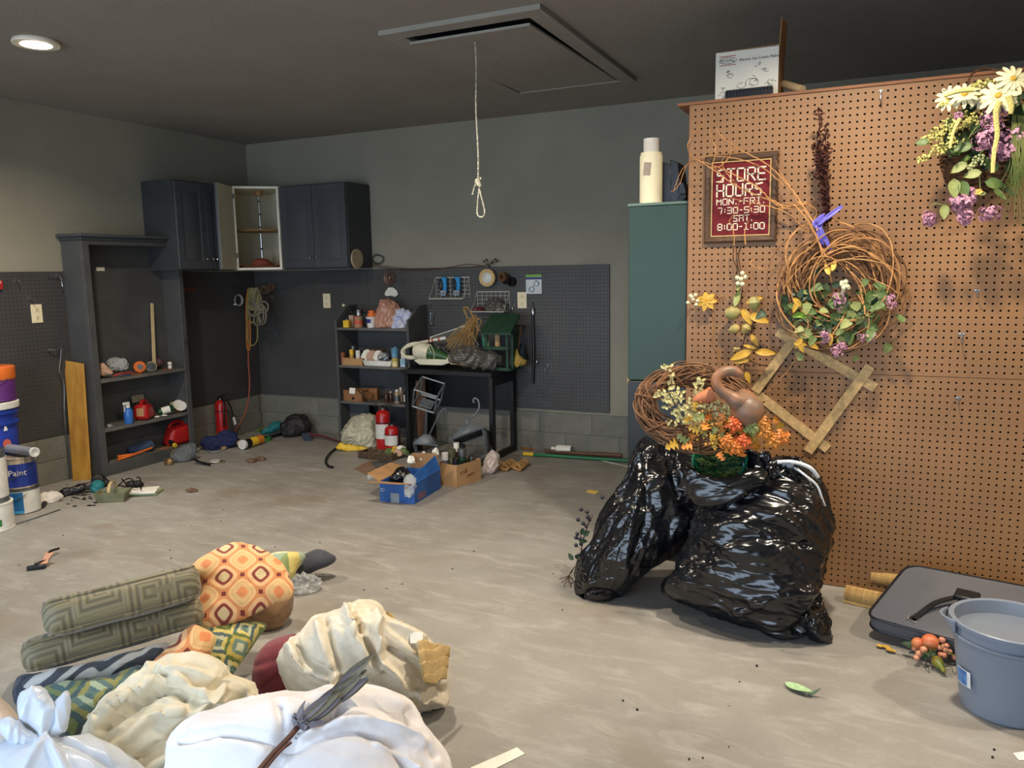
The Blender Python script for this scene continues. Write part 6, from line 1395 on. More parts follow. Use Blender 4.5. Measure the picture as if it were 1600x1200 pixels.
T = up_at(PZ(226, 768, .019)) @ rz(.55); o = thing('paper_stack', 'stack of cream papers on the green cloth before the bookcase', 'paper', T.translation)
for k in range(4): MB(T @ rz(.05 * k)).box((0, 0, .002 + k * .0035), (.15, .11, .003)).build('sheet', M_paper, o)
o = thing('wire_rack', 'black wire gadget with a small base behind the paper stack', 'rack', PZ(200, 755, 0))
for pth in ([(180, 758), (195, 744), (205, 742), (212, 752)], [(190, 742), (200, 752), (214, 756)], [(214, 740), (219, 742), (220, 758)], [(186, 752), (204, 756), (222, 752)]): MB().tube(catmull([PZ(x, y + 6, .05) for x, y in pth], 14), .004, 5).build('wire', M_blk, o)
lump(None, None, 'base', M_blk, [(196, 756), (205, 751), (220, 752), (223, 758), (212, 763), (198, 762)], PZ(210, 763, .0), .02, parent=o)
lump('crumpled pale plastic on the floor beside the paint cans', 'wrap', 'plastic_wrap', mat('milky_plastic', (216, 208, 196), .4, var=.1), [(58, 776), (70, 770), (92, 768), (98, 776), (84, 786), (64, 786)], PZ(80, 786, 0), .015)
tubething('black rubber stopper on the floor next to the blue paint can', 'stopper', 'rubber_stopper', [PZ(64, 792, .012), PZ(70, 786, .012)], .014, M_dark, n=14)
tubething('long thin metal rod with a ring end on the floor by the paint cans', 'rod', 'metal_rod', [PZ(17, 821, .004), PZ(50, 811, .004), PZ(94, 796, .004)], .0035, M_galv)
b = MB(); r_ = random.Random(5)
for k in range(34):
    x, y = r_.gauss(128, 18), r_.gauss(776, 6); b.box(PZ(x, y, .002), (r_.uniform(.008, .03), r_.uniform(.006, .02), .003), 0)
for k in range(26):
    x, y = r_.uniform(20, 900), r_.uniform(790, 960); b.box(PZ(x, y, .0012), (r_.uniform(.003, .009), r_.uniform(.003, .006), .002))
for k in range(9):
    x, y = r_.uniform(900, 1580), r_.uniform(970, 1190); b.ball(PZ(x, y, .0025), r_.uniform(.002, .0045), n=4)
o = b.build('debris', M_dark); o['kind'] = 'stuff'; tag(o, 'scattered dark crumbs and flakes across the concrete floor', 'debris')
for k, (x, y, L_) in enumerate([(300, 766, .05), (392, 720, .05), (406, 717, .03)]): lump(['brown crushed leaf on the floor right of the paper stack', 'brown leaf scrap on the floor before the yellow can', 'curled leaf scrap on the floor nearest the yellow can'][k], 'leaf', 'dry_leaf', M_brn, [(x - 9, y), (x, y - 3), (x + 9, y - 1), (x + 4, y + 3)], PZ(x, y + 3, .002), .006, nr=8)
# ------------------------------------------------------------------ bookcase contents
def S1(x, y, X=-4.70): return PX(x, y, X)
z1, z2, z3 = SZ
def on(x, z, X): p = Vector((X, PX(x, 500, X).y, z)); return p
M_amber = col('amber_plastic', (150, 70, 30), .3)
MB().bar(on(235, z1, -4.73), S1(237.5, 474, -4.80), .026, .006, (1, 0, 0)).thing('paint_stick', mat('stick_wood', (222, 198, 150), .6), 'long pale wooden stick leaning inside the bookcase', 'stick', bevel=.001)
p = on(260, z1, -4.66); bottle('small amber pill bottle with white cap on the bookcase shelf', up_at(p), .013, .055, M_amber, M_white, neck=.9, caph=.28, name='pill_bottle', band=M_wlab)
def lumpS(label, cat, name, mt, out, z, X, T=.025, **k):
    xm = sum(p_[0] for p_ in out) / len(out); return lump(label, cat, name, mt, out, on(xm, z + .01, X), T, k=.1, zmin=z + .001, **k)
lumpS('peach plaster scrap in the left corner of the middle bookcase shelf', 'scrap', 'plaster_scrap', col('peach', (196, 158, 134), .7), [(155, 572), (160, 568), (166, 572), (176, 584), (158, 587), (153, 580)], z1, -4.68, .02)
lumpS('crumpled clear bag of hardware behind the red handle', 'bag', 'parts_bag', mat('crinkled_clear', (225, 228, 226), .15), [(168, 566), (178, 560), (192, 561), (200, 568), (196, 577), (176, 578)], z1, -4.72, .03, wr=((.01, 40, None, 1),))
tubething('red handled tool lying on the bookcase shelf', 'tool', 'red_tool', [on(171, z1 + .012, -4.67), on(184, z1 + .016, -4.68), on(199, z1 + .012, -4.70)], .009, col('tool_red', (170, 70, 62), .5), n=8)
tubething('blue pencil like rod at the front of the bookcase shelf', 'rod', 'blue_rod', [on(177, z1 + .007, -4.645), on(197, z1 + .007, -4.65)], .006, col('slate', (70, 88, 104)))
p = on(212, z1 + .045, -4.69); o = thing('tape_measure', 'orange tape measure with a grey face on the bookcase shelf', 'tape measure', p - Vector((0, 0, .04)))
TT_ = Matrix.Translation(p) @ basis((.9, -.5, .1)).to_4x4()
MB(TT_).lathe([(0, -.018), (.034, -.018), (.04, -.012), (.04, .012), (.034, .018), (0, .018)], 20).build('case', M_orng, o); MB(TT_).lathe([(0, .019), (.02, .019), (.02, .022), (0, .022)], 16).build('face', M_galv, o)
p = on(231, z1 + .04, -4.66); TT_ = Matrix.Translation(p) @ basis((.7, -.7, .2)).to_4x4(); o = thing('hose_reel', 'beige and black wound reel beside the orange tape measure', 'reel', p - Vector((0, 0, .036)))
MB(TT_).lathe([(.02, -.012), (.034, -.012), (.037, 0), (.034, .012), (.02, .012)], 20).build('winding', col('beige_coil', (180, 168, 132), .7), o); MB(TT_).lathe([(0, .013), (.030, .013), (.028, .022), (0, .024)], 18).build('hub', M_blk, o)
lumpS('black plastic fitting in front of the wound reel', 'fitting', 'pipe_fitting', M_blk, [(228, 571), (236, 566), (243, 570), (242, 576), (232, 577)], z1, -4.645, .02)
lumpS('dark brown wrapped bundle behind the pill bottle', 'bundle', 'wrapped_bundle', col('maroon_dk', (84, 58, 54), .6), [(240, 564), (247, 560), (256, 564), (256, 571), (242, 572)], z1, -4.72, .025)
for k, (x, X_) in enumerate(((201, -4.66), (206, -4.655), (212, -4.65), (251, -4.66))): tubething(['brass screw lying before the red tool', 'brass bolt lying before the orange tape measure', 'rusty nail before the orange tape measure', 'rusty bolt beside the pill bottle'][k], 'bolt', 'bolt', [on(x - 3, z1 + .006, X_), on(x + 3, z1 + .006, X_ + .01)], .005, M_rust)
# second shelf
p = on(188, z2, -4.66); o = bottle('clear spray bottle of blue liquid on the lower bookcase shelf', up_at(p), .03, .13, mat('blue_liquid', (60, 116, 196), .15, alpha=.9), M_wlab, neck=.4, name='spray_bottle')
MB(up_at(p + Vector((0, 0, .13)))).bb(-.008, -.035, 0, .008, .012, .02).build('trigger_head', M_wlab, o, bevel=.003); MB(up_at(p + Vector((0, -.028, .105)))).box((0, 0, 0), (.006, .008, .04)).build('trigger', M_wlab, o)
def gas_can(label, p, L, W_, H_, yaw, tilt=0, cap=None, lab=None):
    T = up_at(p + Vector((0, 0, H_ / 2 + .002))) @ rz(yaw) @ Matrix.Rotation(tilt, 4, 'X'); o = thing('gas_can', label, 'gas can', p)
    b = MB(T); b.add([(x * L / 2, y * W_ / 2, z * H_ / 2) for x, y, z in ((-1, -1, -1), (1, -1, -1), (1, 1, -1), (-1, 1, -1), (-.6, -.8, .8), (1, -.9, 1), (1, .9, 1), (-.6, .8, .8))], [(0, 3, 2, 1), (4, 5, 6, 7), (0, 1, 5, 4), (1, 2, 6, 5), (2, 3, 7, 6), (3, 0, 4, 7)])
    b.build('body', M_redp, o, bevel=H_ * .24, seg=5)
    MB(T).tube(catmull([(-L * .3, 0, H_ * .38), (-L * .1, 0, H_ * .60), (L * .2, 0, H_ * .60), (L * .36, 0, H_ * .44)], 14), .012, 8).build('carry_handle', M_redp, o)
    MB(T @ Matrix.Translation((L * .5 - .004, -.0, 0)) ).box((0, 0, 0), (.012, W_ * .45, H_ * .5)).build('printed_label', M_wlab if lab else M_card, o, bevel=.002)
    return o, T
gas_can('red gas can tipped on the upper bookcase shelf beside the spray bottle', on(214, z2, -4.70), .15, .11, .115, -1.1)[0]
obox('grey beige junction box behind the red gas can', 'box', 'junction_box', on(205, z2 + .118, -4.765), .02, .09, .05, 0, col('putty', (140, 130, 110), .6))
p = on(240, z2 + .03, -4.70); Tq, L_ = lying(p, p + Vector((.03, .05, .012))); o = thing('green_bottle', 'dark green bottle with a cream label lying right of the gas can', 'bottle', p - Vector((0, 0, .028)))
MB(Tq).lathe([(0, -.02), (.022, -.02), (.026, -.01), (.026, .08), (.02, .09), (0, .09)], 18).build('body', col('bottle_green', (24, 66, 44), .3), o); MB(Tq).lathe([(.0268, .005), (.0268, .062)], 18).build('paper_label', M_paper, o)
obox('small tan carton behind the round lids', 'box', 'carton', on(262, z2 + .02, -4.77), .04, .055, .05, .4, col('tan_carton', (166, 148, 104), .7))
for k, (x, X_, dz) in enumerate(((269, -4.71, .05), (272, -4.675, .045))):
    p = on(x, z2 + dz, X_); TT_ = Matrix.Translation(p) @ basis((.6, -.5, .7)).to_4x4(); MB(TT_).lathe([(0, -.004), (.038, -.004), (.042, .0), (.042, .006), (.036, .006), (.034, .003), (0, .003)], 26).thing('round_cover', M_wlab, ['round white cover behind, half hidden by the front one', 'round white cover leaning at the right end of the bookcase shelf'][k], 'lid', 'round lids in the bookcase')
for k, (x, X_) in enumerate(((234, -4.655), (245, -4.65))): MB(up_at(on(x, z2 + .004, X_)) @ rz(.4 + k)).box((0, 0, .004), (.03, .035, .007)).thing('soap_bar', M_paper, ['flat white piece before the red gas can', 'flat cream piece before the green bottle'][k], 'piece', bevel=.002)
tubething('thin brown strip under the round lids', 'strip', 'bent_strip', [on(250, z2 + .02, -4.67), on(262, z2 + .026, -4.66), on(272, z2 + .008, -4.65)], .006, M_brn)
lumpS('grey plastic scraps at the left of the lower bookcase shelf', 'scrap', 'scrap', M_galv, [(160, 668), (168, 662), (180, 664), (182, 669), (168, 672)], z2, -4.66, .012)
# bottom shelf
o, T = gas_can('large red gas can with a printed label on the bottom bookcase shelf', on(261, z3, -4.715) , .20, .12, .15, 1.45, 0, None, True)
p = on(257, z3 + .018, -4.645); Tq, L_ = lying(p + Vector((-.05, .01, .02)), p); o2 = MB(Tq).lathe([(0, 0), (.018, 0), (.018, L_), (0, L_)], 14).build('spout', M_blk, o); MB(Tq).lathe([(0, L_), (.016, L_), (.016, L_ + .014), (0, L_ + .014)], 14).build('spout_cap', M_yel, o, label='yellow spout cap')
lumpS('blue rag crumpled on the bottom bookcase shelf', 'rag', 'rag', col('blue_rag', (58, 72, 96), .9), [(200, 700), (214, 693), (232, 688), (241, 694), (238, 703), (220, 708), (203, 709)], z3, -4.69, .03)
MB(up_at(on(246, z3 + .001, -4.68))).box((0, 0, .002), (.07, .13, .004)).thing('cardboard_sheet', M_cardd, 'flat brown cardboard before the large gas can', 'cardboard')
o = thing('orange_tool', 'bright orange two pronged tool on the bottom bookcase shelf', 'tool', on(190, z3, -4.66))
for pth in ([(165, -4.66, .012), (178, -4.655, .014), (200, -4.66, .022), (221, -4.67, .03)], [(165, -4.70, .02), (178, -4.68, .02), (190, -4.662, .02)]): MB().tube(catmull([on(x, z3 + z, X_) for x, X_, z in pth], 14), [.010 - .0002 * i for i in range(14)], 8).build('arm', M_orng, o)
# on the floor at the right foot of the bookcase
FP = lambda x, y, z=.0: PZ(x, y, z)
lump('folded grey umbrella like tool lying at the foot of the bookcase', 'tool', 'grey_tool', col('grey_fabric', (92, 96, 98), .7), [(266, 714), (280, 700), (298, 693), (306, 697), (305, 712), (290, 722), (272, 722)], FP(288, 722), .03)
p = FP(264, 722, .02); TT_ = Matrix.Translation(p) @ basis((.5, -.8, .4)).to_4x4(); MB(TT_).lathe([(0, -.02), (.022, -.018), (.03, 0), (.03, .01), (.02, .018), (0, .02)], 18).thing('brass_cap', col('brass_cap', (130, 100, 66), .4, metal=.6), 'brownish round metal cap at the foot of the bookcase', 'cap')
tubething('bent tan metal lever above the brown round cap', 'lever', 'lever', [FP(266, 716, .03), FP(270, 706, .06), FP(276, 702, .07)], .006, col('tan_metal', (140, 128, 100), .5))
tubething('black handled brush lying before the bookcase corner', 'brush', 'brush_handle', [FP(304, 718, .03), FP(312, 722, .02), FP(328, 726, .012)], .009, M_blk, n=8)
for k, (x, y, mt, rr) in enumerate(((336, 721, M_wlab, .034), (342, 722, col('tan_tape', (140, 128, 100), .6), .042))):
    p = FP(x, y, .003 + (1 - k) * .008); MB(up_at(p)).lathe([(rr * .84, 0), (rr, 0), (rr, .007), (rr * .84, .007), (rr * .84, 0)], 26).thing('tape_ring', mt, ['thin white ring lying on a tan ring on the floor', 'tan ring flat on the floor under the white ring'][k], 'ring', 'rings on the floor')
tubething('white wire loop beside the bookcase on the floor', 'wire', 'wire_loop', [FP(304, 706, .03), FP(312, 700, .02), FP(318, 694, .02), FP(310, 698, .01), FP(306, 710, .01)], .004, M_wlab)
# ------------------------------------------------------------------ corner
def extinguisher(label, base, r, h, hose_side=1, lab=True, group=None, clr=M_red):
    o = thing('fire_extinguisher', label, 'fire extinguisher', base, group); T = up_at(base)
    MB(T).lathe([(0, 0), (r * .9, 0), (r, .006), (r, h * .78), (r * .94, h * .84), (r * .75, h * .89), (r * .42, h * .93), (r * .3, h * .94)], 28).build('cylinder', clr, o)
    MB(T).lathe([(r * .32, h * .93), (r * .34, h * .99), (0, h * .99)], 16).build('valve', M_steel, o)
    MB(T).bar((-r * .4, 0, h * .99), (r * 1.3, 0, h * 1.05), .018, .006).build('carry_lever', M_blk, o, bevel=.001); MB(T).bar((-r * .4, 0, h * 1.01), (r * 1.2, 0, h * 1.11), .016, .005).build('squeeze_lever', M_blk, o, bevel=.001)
    if lab:
        MB(T).lathe([(r + .0008, h * .28), (r + .0008, h * .62)], 20, None, 0, math.radians(200), math.radians(340)).build('paper_label', M_wlab, o)
    MB(T).lathe([(0, 0), (.012, 0), (.012, .006), (0, .006)], 12, Matrix.Translation((-r * .4, -.0, h * .96)) @ Matrix.Rotation(-pi / 2, 4, 'Y')).build('gauge', M_chrome, o)
    s_ = hose_side
    MB(T).tube(catmull([(s_ * r * .3, 0, h * .97), (s_ * r * 1.2, -.02, h * .92), (s_ * r * 1.35, -.03, h * .6), (s_ * r * 1.15, -.03, h * .25)], 20), .007, 8).build('hose', M_blk, o)
    MB(T).lathe([(r + .001, h * .64), (r + .0025, h * .64), (r + .0025, h * .66), (r + .001, h * .66)], 28).build('strap', M_blk, o)
    return o
p = Vector((XL + .10, PX(345, 640, XL + .10).y, .055)); extinguisher('single red fire extinguisher in the far left corner on wood scraps', p, .046, .30, 1, False)
tubething('thin black hose with a white tip leaning in the corner', 'hose', 'thin_hose', [Vector((p.x + .02, p.y + .05, .33)), PX(360, 635, XL + .09), PX(366, 655, XL + .11)], .006, M_blk); tubething('white nozzle tip of a hose near the corner', 'nozzle', 'nozzle_tip', [PX(365, 652, XL + .115), PX(368, 663, XL + .12)], .010, M_wlab, n=10)
MB().bar(FP(322, 682, .04), FP(380, 692, .04), .04, .028).thing('wood_scrap', M_wood, 'longer wood scrap on the floor below the corner extinguisher', 'wood', 'wood scraps'); MB().bar(FP(324, 690, .015), FP(350, 700, .015), .03, .02).thing('wood_scrap', M_wood, 'short wood scrap on the floor left of the blue netting', 'wood', 'wood scraps')
MB().bb(XL + .03, p.y - .07, .026, p.x + .06, p.y + .07, .054).thing('wood_block', M_wood, 'wood block right under the corner fire extinguisher', 'wood')
lump('navy blue netting heaped on the floor in the corner', 'netting', 'netting', col('navy_net', (30, 40, 84), .8, col2=(20, 28, 60), vs=60), [(314, 690), (322, 684), (338, 682), (350, 674), (366, 676), (372, 690), (360, 697), (340, 703), (320, 700)], FP(340, 703), .035, wr=((.01, 30, None, 1), (.005, 60, None, 3)), nr=20)
for k, pth in enumerate(([(318, 696), (330, 706), (350, 702), (370, 690)], [(306, 702), (316, 694), (330, 690), (350, 696)])): tubething(['pale blue wire looping over the navy netting', 'white wire between the bookcase and the navy netting'][k], 'wire', 'wire', [FP(x, y, .012) for x, y in pth], .003, (col('pale_blue', (130, 150, 176)), M_wlab)[k])
a_, c_ = FP(379, 695, .04), FP(408, 686, .04); Tq, L_ = lying(a_, c_); o = thing('canister', 'yellow and black cylindrical canister lying on its side with a white cap', 'canister', a_ - Vector((0, 0, .037)))
MB(Tq).lathe([(0, .01), (.034, .01), (.034, L_ * .38), (0, L_ * .38)], 22).build('body', M_blk, o); MB(Tq).lathe([(.0345, L_ * .36), (.0345, L_ * .72)], 22).build('label_band', M_yel, o, label='yellow label band'); MB(Tq).lathe([(.0345, L_ * .70), (.0345, L_), (0, L_)], 22).build('label_band', col('orange_band', (214, 128, 44)), o, label='orange label band')
MB(Tq).lathe([(0, -.012), (.033, -.012), (.037, -.008), (.037, .016), (.03, .018)], 22).build('cap', M_wlab, o)
a_ = FP(416, 688, .02); MB(up_at(FP(416, 688, .002)) @ rz(.5)).lathe([(.026, 0), (.042, 0), (.042, .026), (.026, .026), (.026, 0)], 24).thing('tape_roll', M_grn, 'green edged tape roll on the floor right of the yellow canister', 'tape')
MB().bar(FP(372, 694, .018), FP(446, 676, .018), .03, .02).thing('black_bar', M_blk, 'long black bar on the floor along the corner', 'bar', bevel=.003)
lump('teal sleeve like plastic tool on the floor near the corner', 'tool', 'teal_tool', M_teal, [(408, 675), (418, 668), (428, 660), (440, 660), (440, 668), (428, 674), (412, 679)], FP(420, 679), .03)
lump('small green scrap on the floor against the corner baseboard', 'scrap', 'green_scrap', M_leafg, [(398, 672), (405, 669), (410, 672), (402, 675)], FP(404, 675), .008, nr=8)
# black fan with bag
lump('black fabric bag slumped beside the wheel by the back wall', 'bag', 'fabric_bag', col('black_nylon', (34, 30, 32), .6, bump=.5, bs=40), [(438, 668), (446, 656), (462, 648), (478, 652), (486, 664), (482, 674), (466, 680), (446, 682)], FP(462, 683), .06, wr=((.012, 14, None, 1),), nr=20)
p = FP(478, 676, 0) + Vector((0, .06, .085)); TT_ = Matrix.Translation(p) @ basis((.15, -1, .25)).to_4x4(); o = thing('spoked_wheel', 'black spoked wheel leaning on the back wall left of the shelf unit', 'wheel', p - Vector((0, 0, .08)))
MB(TT_).tube([(math.cos(a) * .076, math.sin(a) * .076, 0) for a in [i * 2 * pi / 36 for i in range(36)]], .008, 8, closed=True).build('rim', M_blk, o)
for k in range(6): MB(TT_).tube([(0, 0, 0), (math.cos(k * pi / 3) * .07, math.sin(k * pi / 3) * .07, 0)], .005, 6).build('spoke', M_blk, o)
MB(TT_).lathe([(0, -.012), (.018, -.012), (.018, .012), (0, .012)], 14).build('hub', M_blk, o)
tubething('dark red folded umbrella on the floor against the back wall', 'umbrella', 'folded_umbrella', [FP(480, 680, .03), FP(500, 681, .03), FP(531, 690, .012)], [.026, .024, .022, .02, .018, .016, .014, .012, .011, .010, .009, .008, .008, .008, .008, .007, .007, .007, .006, .006], col('maroon_cloth', (92, 34, 44), .7), n=10)
lump('navy cloth scrap on the floor before the folded umbrella', 'cloth', 'cloth_scrap', M_navyc, [(472, 680), (479, 677), (485, 680), (488, 688), (477, 689)], FP(480, 689), .012, nr=10)
# ropes, cords and tape rolls on hooks
YR = 4.98
def RP(x, y, d=0): return PY(x, y, YR - d)
pH = RP(396, 450); MB().tube([Vector((XL + .012, YR, pH.z + .0)), Vector((pH.x + .05, YR, pH.z))], .005, 6).thing('hook_rod', M_steel, 'steel rod holding the coiled ropes in the corner', 'hook')
M_rope1 = col('orange_cord', (176, 108, 40), .6); M_rope2 = col('olive_rope', (128, 122, 72), .8); M_rope3 = col('grey_rope', (124, 116, 100), .8)
o = thing('rope_bundle', 'bundle of yellow and grey ropes hung in the corner under the cabinets', 'rope', pH - Vector((0, 0, .35)))
for k, (x0_, x1_, yb_, mt) in enumerate(((386, 391, 548, M_rope1), (388, 402, 540, M_rope2), (390, 398, 505, M_rope2), (398, 404, 492, M_rope3))):
    MB().tube(catmull([RP((x0_ + x1_) / 2, 449, .01 * k), RP(x0_ - 1, 470, .012 * k), RP(x0_ - 1, (470 + yb_) / 2, .01 * k), RP(x0_, yb_ - 8, .01), RP((x0_ + x1_) / 2, yb_, .01), RP(x1_, yb_ - 10, .012), RP(x1_, (470 + yb_) / 2, .01 * k), RP(x1_, 468, .01 * k), RP((x0_ + x1_) / 2 + 1, 450, .01 * k)], 50), .0055, 6).build('rope_strand', mt, o)
for k in range(5): MB().tube(catmull([RP(390 + 2 * k, 450, .01 * k), RP(388 + 3 * k, 468, .02), RP(392 + 4 * k, 484, .03), RP(398 + 3 * k, 476, .02), RP(396 + 2 * k, 452, .01)], 30), .007, 6).build('rope_strand', (M_rope2, M_rope3)[k % 2], o)
for (cx_, cy_, rx, ry) in ((394, 482, 7, 10), (398, 486, 9, 8), (410, 492, 6, 15), (408, 490, 4, 14), (412, 480, 7, 9), (402, 500, 5, 9)): MB().tube([RP(cx_ + rx * math.cos(a), cy_ + ry * math.sin(a), .03 + .01 * math.sin(a * 3)) for a in [i * 2 * pi / 24 for i in range(24)]], .007, 6, closed=True).build('rope_strand', M_rope3, o)
tubething('orange extension cord running from the ropes down to the floor', 'cord', 'extension_cord', [RP(389, 500), RP(388, 560), RP(390, 600), RP(386, 635, .05), RP(376, 660, .1), FP(362, 681, .01) + Vector((.0, -.0, 0))], .006, col('salmon_cord', (160, 84, 62), .6), k=50)
p = PX(372, 469, XL + .03); TT_ = Matrix.Translation(p) @ basis((1, -.0, 0)).to_4x4(); o = thing('cable_coil', 'small white coiled cable on the left wall under the corner cabinet', 'cable', p - Vector((0, 0, .05)))
for k in range(3): MB(TT_).tube([(math.cos(a) * (.040 + .003 * k), math.sin(a) * (.040 + .003 * k), .005 * k) for a in [i * 2 * pi / 28 for i in range(28)]], .0045, 6, closed=True).build('cable_turn', col('pale_grey', (176, 170, 160), .5), o)
MB(TT_).tube([(-.05, -.035, .0), (-.035, -.03, .006)], .008, 6).build('plug', M_wlab, o)
for k, (x, y, rr, mt) in enumerate(((415, 453, .036, col('tape_tan', (150, 122, 100), .5)), (424, 448, .030, col('tape_brown', (124, 92, 72), .5)))):
    p = PY(x, y, YB - .035 - .0 * k + .0); TT_ = Matrix.Translation(p) @ basis((-.1, -1, 0)).to_4x4(); MB(TT_).lathe([(rr * .58, -.022), (rr, -.022), (rr, .022 - .02 * k), (rr * .58, .022 - .02 * k), (rr * .58, -.022)], 26).thing('masking_tape', mt, ['tan masking tape roll hung on the back wall right of the ropes', 'smaller brown tape roll half behind the tan roll'][k], 'tape', 'tape rolls in the corner')
for k, x in enumerate((417, 421, 425)): hook(['left of three small hooks under the tape rolls', 'middle of three small hooks under the tape rolls', 'right of three small hooks under the tape rolls'][k], PY(x, 462 + k, YB - .012), (0, -1, 0), .03)
MB().bar(PX(287, 453, XL + .025), PX(306, 452, XL + .025), .012, .02).thing('wood_strip', col('reddish_wood', (110, 66, 44), .6), 'short reddish wood strip fixed below the left wall cabinet', 'wood')
MB().lathe([(0, 0), (.012, 0), (.012, .014), (.009, .018), (0, .018)], 14, wallT(PY(538, 477, YB - .0145), 'back')).thing('round_button', M_outlet, 'small round white button on the pegboard left of the shelf unit', 'button')
MB().box(Vector((xf + .006, y1 - .02, .555)) if False else PX(290, 534, xf + .012), (.022, .01, .02)).thing('shelf_clip', M_steel, 'small metal clip on the right edge of the tall bookcase', 'clip')
# ------------------------------------------------------------------ shelf unit contents
B1, B2, B3 = BZ
def onB(x, z, Y=5.03): return Vector((PY(x, 500, Y).x, Y, z))
def rpx(px_, Y=5.03): return px_ * mpp(Vector((-3.4, Y, .8)))
p = onB(542, B1, 5.0); obox('small yellow square tin on the top shelf of the grey shelf unit', 'tin', 'tin', p, .048, .04, .055, .1, M_yel)[0]
MB(up_at(p + Vector((0, 0, .0555)))).lathe([(.012, 0), (.012, .008), (0, .008)], 12).thing('tin_cap', M_galv, 'small grey cap on the yellow square tin', 'stopper')  # the tin's own cap, built as a separate thing
MB(up_at(onB(550, B1, 5.07))).box((0, 0, .045), (.04, .03, .09)).thing('carton', col('pinkish_carton', (196, 160, 136), .7), 'pinkish carton behind the yellow tin', 'box', bevel=.002)
p = onB(560, B1, 5.01); o = can('orange and green printed can on the top shelf of the shelf unit', up_at(p), .033, .088, col('can_print', (196, 96, 60), .5, col2=(120, 140, 110), vs=20, stretch=(1, 1, 3)), M_steel, None, name='printed_can')
MB(up_at(p)).lathe([(.0336, .028), (.0336, .052)], 24).build('label_band', col('can_red', (206, 80, 50)), o)
can('silver can stacked on the printed can', up_at(p + Vector((0, .01, .0895))), .030, .048, M_steel, M_steel, None, name='silver_can')
p = onB(580, B1, 5.02); o = thing('plastic_tub', 'white plastic tub with a blue label on the shelf unit', 'tub', p); T = up_at(p)
MB(T).lathe([(0, 0), (.030, 0), (.037, .072), (.040, .073), (.040, .083), (0, .083)], 26).build('body', M_wlab, o); MB(T).lathe([(.0342, .036), (.0374, .066)], 12, None, 0, math.radians(225), math.radians(300)).build('paper_label', col('royal', (52, 50, 140), .5), o, label='royal blue label')
MB(up_at(p + Vector((0, .01, .084)))).lathe([(0, 0), (.032, 0), (.034, .012), (.034, .022), (.026, .026), (.026, .042), (.022, .046), (0, .046)], 24).thing('tub_cap', M_orng, 'orange cap on top of the white tub', 'jar')  # orange cap of the tub below, built as a separate thing
Tq, L_ = lying(onB(550, B1 + .14, 5.06), onB(578, B1 + .10, 5.02)); o = thing('caulking_gun', 'dark caulking gun lying across the cans on the shelf unit', 'tool', Tq.translation); MB(Tq).lathe([(0, 0), (.018, 0), (.018, L_ * .55), (.006, L_ * .6), (.005, L_), (0, L_)], 14).build('barrel', M_blk, o)
MB(Tq).bb(-.006, -.035, -.02, .006, .01, .01).build('grip', M_steel, o, bevel=.002); MB(Tq).lathe([(0, -.03), (.012, -.03), (.012, -.012), (0, -.012)], 12).build('plunger', M_steel, o)
def lumpB(label, cat, name, mt, out, z, Y=5.04, T=.04, nr=22, **k): xm = sum(q[0] for q in out) / len(out); return lump(label, cat, name, mt, out, onB(xm, z + .02, Y), T, k=.1, zmin=z + .001, nr=nr, **k)
lumpB('brown plastic grocery bag on the top shelf of the shelf unit', 'plastic bag', 'plastic_bag', mat('brown_film', (190, 140, 116), .35, var=.12, bump=.4, bs=20), [(589, 512), (587, 495), (592, 478), (597, 469), (610, 470), (620, 476), (624, 488), (622, 502), (620, 514), (605, 516)], B1, 5.06, .05, wr=((.012, 14, (Vector((.3, 0, 1)), 3), 1), (.006, 30, None, 3)))
lumpB('crumpled white and blue plastic bag at the right of the top shelf', 'plastic bag', 'plastic_bag', col('white_film', (214, 216, 220), .35, col2=(150, 160, 200), vs=16), [(613, 514), (616, 500), (618, 488), (625, 483), (636, 486), (645, 490), (640, 500), (634, 508), (630, 515)], B1, 5.02, .035, wr=((.012, 16, None, 1), (.006, 36, None, 3)))
def openbox(label, x0, x1, z, Y, dep, hgt, mt, name='cardboard_box', a=0):
    p0, p1 = onB(x0, z, Y), onB(x1, z, Y); c_ = (p0 + p1) / 2 + Vector((0, dep / 2, 0)); return obox(label, 'box', name, c_, (p1 - p0).length, dep, hgt, a, mt, top='open')
o, T = openbox('open cardboard box of cans on the middle shelf of the shelf unit', 531, 563, B2, 4.98, .12, .055, M_card)
for lab, x, Y, mt, rr, hh_, cp in (('rust brown can at the left of the small cardboard box', 533, 5.02, M_rust, .018, .09, M_rust), ('yellow capped tube in the small cardboard box', 547, 5.02, col('tan_tube2', (200, 150, 70)), .016, .115, M_yel), ('white capped tube in the small cardboard box', 557, 5.01, M_wlab, .017, .11, M_wlab), ('grey can standing highest in the small cardboard box', 550, 5.07, M_galv, .018, .135, M_galv), ('dark green can in the small cardboard box', 561, 5.075, col('bottle_green', (24, 66, 44), .3), .014, .105, M_blk)):
    bottle(lab, up_at(onB(x, B2 + .004, Y)), rr, hh_, mt, cp, neck=.85, name='spray_can', caph=.3, cat='can', group='cans in the small cardboard box')
p0, p1 = onB(564, B2, 4.975), onB(607, B2, 4.975); cx_ = (p0.x + p1.x) / 2; w_ = (p1.x - p0.x); T = up_at((cx_, 5.03, B2 + .001)); o = thing('plastic_tray', 'white plastic tray holding paper scraps on the middle shelf', 'tray', T.translation)
lo = [(-w_ / 2 + .008, -.045, 0), (w_ / 2 - .008, -.045, 0), (w_ / 2 - .008, .045, 0), (-w_ / 2 + .008, .045, 0)]; hi = [(x * 1.12, y * 1.14, .04) for x, y, z in lo]; hj = [(x * .95, y * .92, .04) for x, y, z in hi]; li = [(x * .95, y * .92, .004) for x, y, z in lo]
